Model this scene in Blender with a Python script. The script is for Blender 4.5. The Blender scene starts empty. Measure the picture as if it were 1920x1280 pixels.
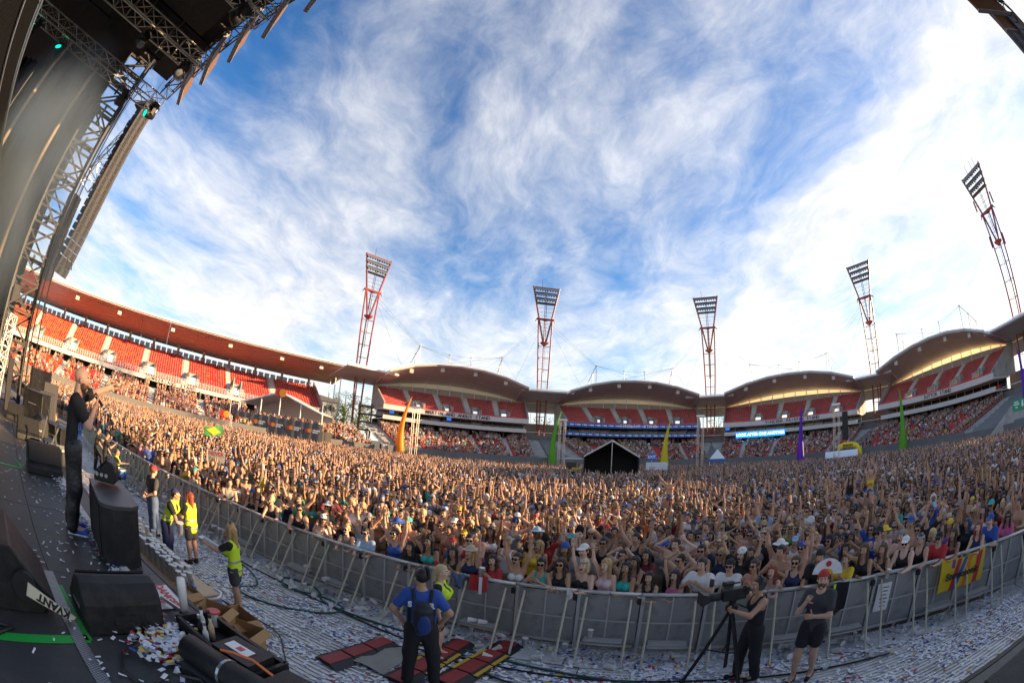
import bpy, math, random
import numpy as np
from mathutils import Vector, Matrix
R = math.radians
random.seed(7); rng = np.random.default_rng(7)
S = bpy.context.scene
COL = S.collection

# ------------------------------------------------------------------ camera (15 mm fisheye, as the photograph)
cd = bpy.data.cameras.new('camera'); cam = bpy.data.objects.new('camera', cd); COL.objects.link(cam)
S.camera = cam
cd.type = 'PANO'; cd.sensor_width = 36.0; cd.sensor_fit = 'HORIZONTAL'
for holder in (cd, getattr(cd, 'cycles', None)):
    try:
        holder.panorama_type = 'FISHEYE_EQUISOLID'; holder.fisheye_lens = 15.0; holder.fisheye_fov = R(200)
    except Exception:
        pass
cd.clip_start = 0.05; cd.clip_end = 6000
CAMZ = 3.4
_p, _r = R(15.0), R(3.75)
_f = Vector((0, math.cos(_p), math.sin(_p))); _u0 = Vector((0, -math.sin(_p), math.cos(_p))); _x0 = Vector((1, 0, 0))
_rt = _x0 * math.cos(_r) + _u0 * math.sin(_r); _up = -_x0 * math.sin(_r) + _u0 * math.cos(_r)
cam.matrix_world = Matrix(((_rt.x, _up.x, -_f.x, 0), (_rt.y, _up.y, -_f.y, 0), (_rt.z, _up.z, -_f.z, CAMZ), (0, 0, 0, 1)))

# ------------------------------------------------------------------ sky and sun
SUN_AZ, SUN_EL = 84.0, 13.6          # azimuth measured from +Y towards +X
W = bpy.data.worlds.new('World'); S.world = W; W.use_nodes = True
def build_world():
    nt = W.node_tree; n = nt.nodes; l = nt.links; n.clear()
    out = n.new('ShaderNodeOutputWorld')
    sky = n.new('ShaderNodeTexSky'); sky.sky_type = 'NISHITA'; sky.sun_disc = False
    sky.sun_elevation = R(SUN_EL); sky.sun_rotation = R(SUN_AZ); sky.air_density = 1.0; sky.dust_density = 0.25; sky.ozone_density = 3.0
    hs = n.new('ShaderNodeHueSaturation'); hs.inputs['Saturation'].default_value = 1.22; hs.inputs['Hue'].default_value = 0.505; hs.inputs['Value'].default_value = 1.0
    l.new(sky.outputs[0], hs.inputs['Color'])
    b1 = n.new('ShaderNodeBackground'); b1.inputs[1].default_value = 0.095
    l.new(hs.outputs[0], b1.inputs[0])
    tc = n.new('ShaderNodeTexCoord')
    sep = n.new('ShaderNodeSeparateXYZ'); l.new(tc.outputs['Generated'], sep.inputs[0])
    def m(op, a, b=None, c=None, clamp=False):
        q = n.new('ShaderNodeMath'); q.operation = op; q.use_clamp = clamp
        for i, v in enumerate((a, b, c)):
            if v is None: continue
            if isinstance(v, (int, float)): q.inputs[i].default_value = v
            else: l.new(v, q.inputs[i])
        return q.outputs[0]
    zz = m('ADD', m('MAXIMUM', sep.outputs[2], 0.0), 0.16)
    px = m('DIVIDE', sep.outputs[0], zz); py = m('DIVIDE', sep.outputs[1], zz)
    cx = n.new('ShaderNodeCombineXYZ'); l.new(px, cx.inputs[0]); l.new(py, cx.inputs[1])
    wt = n.new('ShaderNodeTexNoise'); wt.inputs['Scale'].default_value = 0.9; wt.inputs['Detail'].default_value = 4; wt.inputs['Roughness'].default_value = 0.55
    l.new(cx.outputs[0], wt.inputs['Vector'])
    ws = n.new('ShaderNodeVectorMath'); ws.operation = 'SUBTRACT'; ws.inputs[1].default_value = (.5, .5, .5); l.new(wt.outputs['Color'], ws.inputs[0])
    wm = n.new('ShaderNodeVectorMath'); wm.operation = 'SCALE'; wm.inputs['Scale'].default_value = 0.55; l.new(ws.outputs[0], wm.inputs[0])
    wa = n.new('ShaderNodeVectorMath'); wa.operation = 'ADD'; l.new(cx.outputs[0], wa.inputs[0]); l.new(wm.outputs[0], wa.inputs[1])
    def noise(loc, rot, scl, scale, detail, rough, dist, lac=2.0):
        mp = n.new('ShaderNodeMapping'); mp.inputs['Location'].default_value = loc; mp.inputs['Rotation'].default_value = rot; mp.inputs['Scale'].default_value = scl
        l.new(wa.outputs[0], mp.inputs[0])
        t = n.new('ShaderNodeTexNoise'); t.inputs['Scale'].default_value = scale; t.inputs['Detail'].default_value = detail
        t.inputs['Roughness'].default_value = rough; t.inputs['Distortion'].default_value = dist; t.inputs['Lacunarity'].default_value = lac
        l.new(mp.outputs[0], t.inputs['Vector']); return t.outputs['Fac']
    big = noise(SKY_BIG, (0, 0, 0.6), (1, 0.8, 1), 0.50, 2, 0.5, 0.0)
    mid = noise(SKY_MID, (0, 0, 2.0), (1, 0.62, 1), 1.25, 9, 0.60, 0.15)
    fine = noise((7.7, 2.2, 1.4), (0, 0, 1.0), (1, 0.6, 1), 4.6, 9, 0.66, 0.4)
    v = m('ADD', m('MULTIPLY', big, 0.34), m('MULTIPLY', mid, 0.86))
    v = m('ADD', v, m('MULTIPLY', fine, 0.36))
    v = m('ADD', v, m('MULTIPLY', sep.outputs[0], 0.03))          # cover thickens towards the low sun, to the right
    v = m('ADD', v, m('MULTIPLY', m('SUBTRACT', 0.45, m('ABSOLUTE', sep.outputs[2])), 0.16))
    rmp = n.new('ShaderNodeMapRange'); rmp.interpolation_type = 'SMOOTHSTEP'
    rmp.inputs['From Min'].default_value = 0.53; rmp.inputs['From Max'].default_value = 0.99
    l.new(v, rmp.inputs['Value'])
    # brightness of the cloud: brighter towards the sun, a little shading from the fine noise
    dv = n.new('ShaderNodeVectorMath'); dv.operation = 'DOT_PRODUCT'
    l.new(tc.outputs['Generated'], dv.inputs[0])
    a, e = R(SUN_AZ), R(SUN_EL); dv.inputs[1].default_value = (math.sin(a) * math.cos(e), math.cos(a) * math.cos(e), math.sin(e))
    sun = m('POWER', m('MAXIMUM', m('MULTIPLY_ADD', dv.outputs['Value'], 0.5, 0.5), 0.0), 5.0)
    cb = m('ADD', m('MULTIPLY_ADD', fine, 0.24, 0.275), m('MULTIPLY', sun, 0.07))
    cc = n.new('ShaderNodeMix'); cc.data_type = 'RGBA'; l.new(sun, cc.inputs['Factor'])
    cc.inputs['A'].default_value = (1.0, 0.975, 0.945, 1); cc.inputs['B'].default_value = (1.0, 0.95, 0.87, 1)
    b2 = n.new('ShaderNodeBackground'); l.new(cc.outputs['Result'], b2.inputs[0]); l.new(cb, b2.inputs[1])
    fac = m('MULTIPLY', rmp.outputs[0], 0.93)
    mx = n.new('ShaderNodeMixShader'); l.new(fac, mx.inputs[0]); l.new(b1.outputs[0], mx.inputs[1]); l.new(b2.outputs[0], mx.inputs[2])
    l.new(mx.outputs[0], out.inputs[0])
SKY_BIG = (0.35, 0.9, 0.0); SKY_MID = (3.1, 1.7, 0.4)
build_world()
sd = bpy.data.lights.new('sun', 'SUN'); sd.energy = 5.0; sd.angle = R(0.55); sd.color = (1.0, 0.66, 0.34)
sun = bpy.data.objects.new('sun', sd); COL.objects.link(sun)
_a, _e = R(SUN_AZ), R(SUN_EL)
sun.rotation_euler = Vector((math.sin(_a) * math.cos(_e), math.cos(_a) * math.cos(_e), math.sin(_e))).to_track_quat('Z', 'Y').to_euler()
sun.location = (60, 10, 60)
vs = S.view_settings; vs.view_transform = 'Standard'; vs.look = 'None'; vs.gamma = 1.0; vs.use_curve_mapping = False
vs.exposure = 1.5
S.cycles.max_bounces = 6; S.cycles.diffuse_bounces = 3; S.cycles.glossy_bounces = 3; S.cycles.transparent_max_bounces = 8
S.cycles.volume_bounces = 0; S.cycles.use_denoising = True
# ------------------------------------------------------------------ helpers
_mats = {}
def mat(name, col, rough=0.6, metal=0.0, var=0.0, vscale=6.0, bump=0.0, bscale=30.0, spec=0.5, transl=0.0, emit=0.0, coat=0.0, dirt=None, dirtscale=3.0, coords='Object'):
    """a procedural Principled material: base colour with noise variation, fine relief and optional dirt"""
    if name in _mats: return _mats[name]
    M = bpy.data.materials.new(name); M.use_nodes = True; _mats[name] = M
    nt = M.node_tree; n = nt.nodes; l = nt.links; b = n['Principled BSDF']
    c = (*col, 1)
    b.inputs['Base Color'].default_value = c; b.inputs['Roughness'].default_value = rough; b.inputs['Metallic'].default_value = metal
    b.inputs['Specular IOR Level'].default_value = spec
    if coat: b.inputs['Coat Weight'].default_value = coat
    if emit:
        b.inputs['Emission Color'].default_value = c; b.inputs['Emission Strength'].default_value = emit
    tc = None
    if var or bump or dirt:
        tc = n.new('ShaderNodeTexCoord')
    last = None
    if var:
        t = n.new('ShaderNodeTexNoise'); t.inputs['Scale'].default_value = vscale; t.inputs['Detail'].default_value = 6; t.inputs['Roughness'].default_value = 0.65
        l.new(tc.outputs[coords], t.inputs['Vector'])
        mx = n.new('ShaderNodeMix'); mx.data_type = 'RGBA'
        lo = tuple(max(0, x * (1 - var)) for x in col) + (1,); hi = tuple(min(1, x * (1 + var)) for x in col) + (1,)
        mx.inputs['A'].default_value = lo; mx.inputs['B'].default_value = hi
        l.new(t.outputs['Fac'], mx.inputs['Factor']); last = mx.outputs['Result']
    if dirt:
        t = n.new('ShaderNodeTexNoise'); t.inputs['Scale'].default_value = dirtscale; t.inputs['Detail'].default_value = 8; t.inputs['Roughness'].default_value = 0.7
        l.new(tc.outputs[coords], t.inputs['Vector'])
        r = n.new('ShaderNodeMapRange'); r.inputs['From Min'].default_value = 0.48; r.inputs['From Max'].default_value = 0.72
        l.new(t.outputs['Fac'], r.inputs['Value'])
        mx = n.new('ShaderNodeMix'); mx.data_type = 'RGBA'; mx.inputs['B'].default_value = (*dirt, 1); l.new(r.outputs[0], mx.inputs['Factor'])
        if last: l.new(last, mx.inputs['A'])
        else: mx.inputs['A'].default_value = c
        last = mx.outputs['Result']
    if last: l.new(last, b.inputs['Base Color'])
    if bump:
        t = n.new('ShaderNodeTexNoise'); t.inputs['Scale'].default_value = bscale; t.inputs['Detail'].default_value = 5
        l.new(tc.outputs[coords], t.inputs['Vector'])
        bp = n.new('ShaderNodeBump'); bp.inputs['Strength'].default_value = bump; bp.inputs['Distance'].default_value = 0.02
        l.new(t.outputs['Fac'], bp.inputs['Height']); l.new(bp.outputs[0], b.inputs['Normal'])
    if transl:
        tr = n.new('ShaderNodeBsdfTranslucent'); tr.inputs[0].default_value = c
        ms = n.new('ShaderNodeMixShader'); ms.inputs[0].default_value = transl
        l.new(b.outputs[0], ms.inputs[1]); l.new(tr.outputs[0], ms.inputs[2]); l.new(ms.outputs[0], n['Material Output'].inputs[0])
    return M

class MB:
    """collects boxes, tubes, sheets; build() links ONE mesh object"""
    def __init__(s): s.v = []; s.f = []; s.m = []; s.k = 0
    def add(s, vs, fs, mi=0):
        o = len(s.v); s.v.extend([tuple(map(float, p)) for p in vs]); s.f.extend([tuple(i + o for i in f) for f in fs]); s.m.extend([mi] * len(fs)); return s
    def hexa(s, P, mi=0):
        return s.add(P, [(0, 3, 2, 1), (4, 5, 6, 7), (0, 1, 5, 4), (1, 2, 6, 5), (2, 3, 7, 6), (3, 0, 4, 7)], mi)
    def box(s, c, d, rz=0.0, mi=0, M=None):
        hx, hy, hz = d[0] / 2, d[1] / 2, d[2] / 2
        P = [(-hx, -hy, -hz), (hx, -hy, -hz), (hx, hy, -hz), (-hx, hy, -hz), (-hx, -hy, hz), (hx, -hy, hz), (hx, hy, hz), (-hx, hy, hz)]
        if M is not None: P = [M @ Vector(p) for p in P]; return s.hexa(P, mi)
        ca, sa = math.cos(rz), math.sin(rz)
        return s.hexa([(c[0] + x * ca - y * sa, c[1] + x * sa + y * ca, c[2] + z) for x, y, z in P], mi)
    def tube(s, a, b, r, n=6, r2=None, mi=0, caps=True):
        a = Vector(a); b = Vector(b); r2 = r if r2 is None else r2
        d = (b - a)
        if d.length < 1e-6: return s
        d.normalize(); t = Vector((0, 0, 1)) if abs(d.z) < 0.9 else Vector((1, 0, 0))
        x = d.cross(t).normalized(); y = d.cross(x)
        vs = []
        for p, rr in ((a, r), (b, r2)):
            for i in range(n):
                an = 2 * math.pi * (i + .5) / n; vs.append(p + x * (rr * math.cos(an)) + y * (rr * math.sin(an)))
        fs = [(i, (i + 1) % n, n + (i + 1) % n, n + i) for i in range(n)]
        if caps: fs += [tuple(range(n))[::-1], tuple(range(n, 2 * n))]
        return s.add(vs, fs, mi)
    def path(s, pts, r, n=6, mi=0):
        pts = [Vector(p) for p in pts]; vs = []; N = len(pts)
        for i, p in enumerate(pts):
            d = (pts[min(i + 1, N - 1)] - pts[max(i - 1, 0)]).normalized()
            t = Vector((0, 0, 1)) if abs(d.z) < 0.9 else Vector((1, 0, 0))
            x = d.cross(t).normalized(); y = d.cross(x)
            rr = r[i] if isinstance(r, (list, tuple)) else r
            for k in range(n):
                an = 2 * math.pi * k / n; vs.append(p + x * (rr * math.cos(an)) + y * (rr * math.sin(an)))
        fs = [(i * n + k, i * n + (k + 1) % n, (i + 1) * n + (k + 1) % n, (i + 1) * n + k) for i in range(N - 1) for k in range(n)]
        fs += [tuple(range(n))[::-1], tuple(range((N - 1) * n, N * n))]
        return s.add(vs, fs, mi)
    def lathe(s, prof, c=(0, 0, 0), n=12, mi=0, M=None):
        vs = []
        for r, z in prof:
            for k in range(n):
                an = 2 * math.pi * k / n; p = Vector((r * math.cos(an), r * math.sin(an), z))
                p = (M @ p) if M is not None else p + Vector(c); vs.append(p)
        N = len(prof)
        fs = [(i * n + k, i * n + (k + 1) % n, (i + 1) * n + (k + 1) % n, (i + 1) * n + k) for i in range(N - 1) for k in range(n)]
        fs += [tuple(range(n))[::-1], tuple(range((N - 1) * n, N * n))]
        return s.add(vs, fs, mi)
    def grid(s, rows, mi=0, close=False):
        """rows: list of equally long point lists"""
        n = len(rows[0]); vs = [p for r in rows for p in r]
        fs = [(i * n + k, i * n + k + 1, (i + 1) * n + k + 1, (i + 1) * n + k) for i in range(len(rows) - 1) for k in range(n - 1)]
        if close: fs += [(i * n + n - 1, i * n, (i + 1) * n, (i + 1) * n + n - 1) for i in range(len(rows) - 1)]
        return s.add(vs, fs, mi)
    def extrude(s, poly, d, mi=0):
        """closed polygon (3-D points) pushed along vector d"""
        d = Vector(d); P = [Vector(p) for p in poly]; n = len(P)
        return s.add(P + [p + d for p in P], [tuple(range(n))[::-1], tuple(range(n, 2 * n))] + [(i, (i + 1) % n, n + (i + 1) % n, n + i) for i in range(n)], mi)
    def mesh(s, name, mats, smooth=False):
        me = bpy.data.meshes.new(name); me.from_pydata(s.v, [], s.f)
        for m_ in (mats if isinstance(mats, (list, tuple)) else [mats]): me.materials.append(m_)
        if len(set(s.m)) > 1: me.polygons.foreach_set('material_index', s.m)
        if smooth: me.polygons.foreach_set('use_smooth', [True] * len(s.f))
        me.update(); return me
    def build(s, name, mats, parent=None, smooth=False, loc=None):
        return obj(name, s.mesh(name, mats, smooth), parent, loc)
def obj(name, me, parent=None, loc=None, rot=None):
    o = bpy.data.objects.new(name, me); COL.objects.link(o)
    if parent is not None: o.parent = parent
    if loc is not None: o.location = loc
    if rot is not None: o.rotation_euler = rot
    return o
def tag(o, label, cat, group=None, kind=None):
    o['label'] = label; o['category'] = cat
    if group: o['group'] = group
    if kind: o['kind'] = kind
    return o
def thing(name, label, cat, loc=(0, 0, 0), rz=0.0, group=None):
    o = obj(name, None, None, loc, (0, 0, rz)); return tag(o, label, cat, group)
def structure(o): o['kind'] = 'structure'; return o
def copy_tree(o, parent=None):
    c = o.copy(); COL.objects.link(c); c.parent = parent
    if parent is not None: c.matrix_parent_inverse = o.matrix_parent_inverse
    for ch in o.children: copy_tree(ch, c)
    return c
def text_mesh(body, size, mats, extrude=0.004, align='CENTER', bold=0.0):
    cu = bpy.data.curves.new('lettering', 'FONT'); cu.body = body; cu.size = size; cu.extrude = extrude; cu.align_x = align; cu.align_y = 'CENTER'; cu.offset = bold; cu.resolution_u = 3
    o = bpy.data.objects.new('lettering', cu); COL.objects.link(o)
    dg = bpy.context.evaluated_depsgraph_get(); dg.update()
    me = bpy.data.meshes.new_from_object(o.evaluated_get(dg)); COL.objects.unlink(o); bpy.data.objects.remove(o); bpy.data.curves.remove(cu)
    me.name = 'lettering'; me.materials.clear(); me.materials.append(mats); return me
def text(body, size, material, M, parent=None, bold=0.0, extrude=0.004, name='lettering'):
    """lettering in the local XY plane of matrix M"""
    o = obj(name, text_mesh(body, size, material, extrude, bold=bold), parent)
    o.matrix_local = M; return o
def frame(o, x, up):
    """matrix with local X along x, local Y along up, local Z out of the sheet"""
    x = Vector(x).normalized(); up = Vector(up).normalized(); z = x.cross(up).normalized(); up = z.cross(x)
    return Matrix(((x.x, up.x, z.x, o[0]), (x.y, up.y, z.y, o[1]), (x.z, up.z, z.z, o[2]), (0, 0, 0, 1)))
def truss(b, p0, p1, w, h, bays, rc=0.03, rd=0.016, up=(0, 0, 1), n=5):
    """square lattice truss from p0 to p1"""
    p0 = Vector(p0); p1 = Vector(p1); d = (p1 - p0).normalized(); up = Vector(up); sx = d.cross(up).normalized(); uy = sx.cross(d)
    C = [(sx * (w / 2 * a) + uy * (h / 2 * c)) for a, c in ((-1, -1), (1, -1), (1, 1), (-1, 1))]
    for c in C: b.tube(p0 + c, p1 + c, rc, n)
    for i in range(bays):
        a = p0.lerp(p1, i / bays); e = p0.lerp(p1, (i + 1) / bays)
        for k in range(4):
            c0, c1 = C[k], C[(k + 1) % 4]
            if i % 2: c0, c1 = c1, c0
            b.tube(a + c0, e + c1, rd, 4, caps=False)
            b.tube(a + C[k], a + C[(k + 1) % 4], rd, 4, caps=False)
    for k in range(4): b.tube(p1 + C[k], p1 + C[(k + 1) % 4], rd, 4, caps=False)
    return b
# ------------------------------------------------------------------ materials of the place
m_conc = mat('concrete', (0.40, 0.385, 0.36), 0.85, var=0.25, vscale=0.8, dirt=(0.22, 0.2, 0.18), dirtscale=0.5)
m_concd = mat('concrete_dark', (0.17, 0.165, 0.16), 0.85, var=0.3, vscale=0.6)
m_fascia = mat('fascia_paint', (0.62, 0.59, 0.54), 0.6, var=0.12, vscale=0.7)
m_seat = mat('seat_plastic', (0.68, 0.04, 0.03), 0.42, var=0.3, vscale=0.6)
m_seat_sun = mat('seat_plastic_sunlit', (0.80, 0.13, 0.02), 0.42, var=0.3, vscale=0.6)  # sunlight on the left stand's seats, put into an orange colour
m_seatd = mat('seat_plastic_faded', (0.58, 0.07, 0.055), 0.5, var=0.3, vscale=0.6)
m_soffit = mat('roof_lining', (0.50, 0.49, 0.50), 0.7, var=0.10, vscale=0.4)
m_soffit_red = mat('roof_lining_warm', (0.50, 0.27, 0.20), 0.6, var=0.10, vscale=0.4)
m_white = mat('white_steel', (0.75, 0.75, 0.74), 0.4, var=0.06)
m_skin_glow = mat('translucent_sheet', (0.80, 0.72, 0.52), 0.5, transl=0.55)
m_panelw = mat('wall_lining', (0.42, 0.38, 0.33), 0.7, var=0.12, vscale=0.6)
m_glassd = mat('dark_glazing', (0.03, 0.032, 0.035), 0.12, var=0.5, vscale=0.25)
m_glassl = mat('lit_glazing', (0.55, 0.58, 0.55), 0.15, var=0.4, vscale=0.5)
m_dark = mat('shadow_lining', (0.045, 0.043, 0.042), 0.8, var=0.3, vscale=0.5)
m_red = mat('red_steel', (0.27, 0.04, 0.028), 0.45, var=0.2, vscale=1.5)
m_lamp = mat('lamp_housing', (0.05, 0.05, 0.055), 0.4)
m_lampg = mat('lamp_glass', (0.22, 0.24, 0.27), 0.15, metal=0.4)
m_black = mat('black_steel', (0.014, 0.014, 0.016), 0.5, var=0.4, vscale=8)
m_alu = mat('aluminium', (0.55, 0.55, 0.56), 0.35, metal=0.85, var=0.2, vscale=5)
m_letter = mat('black_lettering', (0.02, 0.02, 0.02), 0.6)
m_blueband = mat('blue_board', (0.03, 0.12, 0.42), 0.4, var=0.2, vscale=1.5)
m_whitel = mat('white_lettering', (0.85, 0.85, 0.86), 0.5)

# ------------------------------------------------------------------ ground
def ground_material():
    M = bpy.data.materials.new('ground_dry_grass'); M.use_nodes = True; n = M.node_tree.nodes; l = M.node_tree.links; b = n['Principled BSDF']
    tc = n.new('ShaderNodeTexCoord'); t = n.new('ShaderNodeTexNoise'); t.inputs['Scale'].default_value = 0.02; t.inputs['Detail'].default_value = 10
    l.new(tc.outputs['Object'], t.inputs['Vector'])
    r = n.new('ShaderNodeValToRGB'); r.color_ramp.elements[0].color = (0.05, 0.06, 0.03, 1); r.color_ramp.elements[1].color = (0.16, 0.14, 0.10, 1)
    l.new(t.outputs['Fac'], r.inputs[0]); l.new(r.outputs[0], b.inputs['Base Color']); b.inputs['Roughness'].default_value = 0.95; return M
b = MB(); N = 48
b.grid([[(r_ * math.cos(2 * math.pi * k / N), r_ * math.sin(2 * math.pi * k / N), -0.06) for k in range(N + 1)] for r_ in (0.01, 60, 200, 900, 4000)])
structure(b.build('ground', ground_material()))
b = MB(); b.add([(22 + 95 * math.cos(2 * math.pi * k / 64), 35 + 95 * math.sin(2 * math.pi * k / 64), -0.02) for k in range(64)], [tuple(range(64))])
structure(b.build('playing_field', mat('field_cover', (0.16, 0.15, 0.13), 0.9, var=0.4, vscale=0.3)))

# ------------------------------------------------------------------ stadium geometry
TW = [(-20.4, 103.0), (4.5, 111.5), (27.6, 121.0), (51.4, 115.0), (74.8, 94.0)]
TP = [Vector((d * math.sin(R(a)), d * math.cos(R(a)), 0)) for a, d in TW] + [Vector((84.5, -23.5, 0))]
TOPZ = [49.5, 49.5, 49.5, 50.0, 52.0]
def seat_block(pts, dirs, mi=None):
    """one mesh of many seats: pts (n,3) seat positions, dirs (n,2) unit outward (towards the back)"""
    pts = np.asarray(pts, float); d = np.asarray(dirs, float); n = len(pts)
    sx = np.stack([d[:, 1], -d[:, 0]], 1)
    # local template: x lateral, y outward, z up
    T = np.array([(-.22, .18, .02), (.22, .18, .02), (.22, .28, .33), (-.22, .28, .33), (-.22, .25, .02), (.22, .25, .02), (.22, .33, .33), (-.22, .33, .33),
                  (-.22, -.18, .20), (.22, -.18, .20), (.22, .2, .16), (-.22, .2, .16), (-.22, -.18, .13), (.22, -.18, .13)])
    Fq = np.array([(0, 1, 2, 3), (5, 4, 7, 6), (3, 2, 6, 7), (4, 0, 3, 7), (1, 5, 6, 2), (8, 9, 10, 11), (12, 13, 9, 8)])
    V = np.zeros((n, len(T), 3))
    V[:, :, 0] = pts[:, None, 0] + T[None, :, 0] * sx[:, None, 0] + T[None, :, 1] * d[:, None, 0]
    V[:, :, 1] = pts[:, None, 1] + T[None, :, 0] * sx[:, None, 1] + T[None, :, 1] * d[:, None, 1]
    V[:, :, 2] = pts[:, None, 2] + T[None, :, 2]
    Fa = (Fq[None] + (np.arange(n) * len(T))[:, None, None]).reshape(-1, 4)
    return V.reshape(-1, 3), Fa
def np_mesh(name, V, F, mats, mi=None, smooth=False):
    me = bpy.data.meshes.new(name); me.vertices.add(len(V)); me.vertices.foreach_set('co', np.asarray(V, np.float32).ravel())
    F = np.asarray(F, np.int32); k = F.shape[1]
    me.loops.add(F.size); me.loops.foreach_set('vertex_index', F.ravel()); me.polygons.add(len(F))
    me.polygons.foreach_set('loop_start', np.arange(len(F), dtype=np.int32) * k); me.polygons.foreach_set('loop_total', np.full(len(F), k, np.int32))
    for m_ in (mats if isinstance(mats, (list, tuple)) else [mats]): me.materials.append(m_)
    if mi is not None: me.polygons.foreach_set('material_index', np.asarray(mi, np.int32))
    if smooth: me.polygons.foreach_set('use_smooth', np.ones(len(F), bool))
    me.update(calc_edges=True); me.validate(); return me

STAND_CROWD = []        # (x, y, z, outx, outy) places where spectators can stand in the lower bowls
class Curve:
    """plan curve with outward normals"""
    def __init__(s, f, n=200):
        s.P = [f(i / n) for i in range(n + 1)]; s.L = [0.0]
        for a, c in zip(s.P, s.P[1:]): s.L.append(s.L[-1] + (c - a).length)
        s.len = s.L[-1]
    def at(s, t):
        x = max(0.0, min(1.0, t)) * (len(s.P) - 1); i = min(int(x), len(s.P) - 2); u = x - i
        p = s.P[i].lerp(s.P[i + 1], u); i0 = max(0, i - 6); i1 = min(len(s.P) - 1, i + 7)
        e = (s.P[i1] - s.P[i0]).normalized(); o = Vector((-e.y, e.x, 0)); return p, e, o
    def pt(s, t, so, z):
        p, e, o = s.at(t); q = p + o * so + e * ((t - max(0.0, min(1.0, t))) * s.len); return (q.x, q.y, z)
def sweep(b, cu, ts, prof, mi=0, closed=False, zf=None):
    rows = []
    for t in ts:
        rows.append([cu.pt(t, so, z + (zf(t, k) if zf else 0)) for k, (so, z) in enumerate(prof)])
    b.grid(rows, mi, close=closed)
    if closed:
        n = len(prof); o = len(b.v)
        b.add(rows[0], [tuple(range(n))], mi); b.add(rows[-1], [tuple(range(n))[::-1]], mi)
def lin(a, c, n): return [a + (c - a) * i / (n - 1) for i in range(n)]

def portal(b, cu, t0, t1, s0, z0, s1, z1):
    """side walls, lintel and rail of an entry opening in the raked deck"""
    for ta, tb in ((t0 - 0.006, t0), (t1, t1 + 0.006)):
        sweep(b, cu, [ta, tb], [(s0 - 0.3, z0 - 0.5), (s0 - 0.3, z0 + 1.15), (s1, z1 + 0.5), (s1, z1 - 2.6), (s0 - 0.3, z0 - 0.5)], 0)
        sweep(b, cu, [tb, ta], [(s0 - 0.3, z0 + 1.15), (s1, z1 + 0.5)], 0)
        for tt in (ta, tb): b.add([cu.pt(tt, s0 - .3, z0 - .5), cu.pt(tt, s0 - .3, z0 + 1.15), cu.pt(tt, s1, z1 + .5), cu.pt(tt, s1, z1 - 2.6)], [(0, 1, 2, 3)], 0)
    sweep(b, cu, [t0 - .006, t1 + .006], [(s1, z1 - 0.3), (s1, z1 + 0.5), (s1 + .35, z1 + 0.5), (s1 + .35, z1 - .3)], 0, closed=True)

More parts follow.
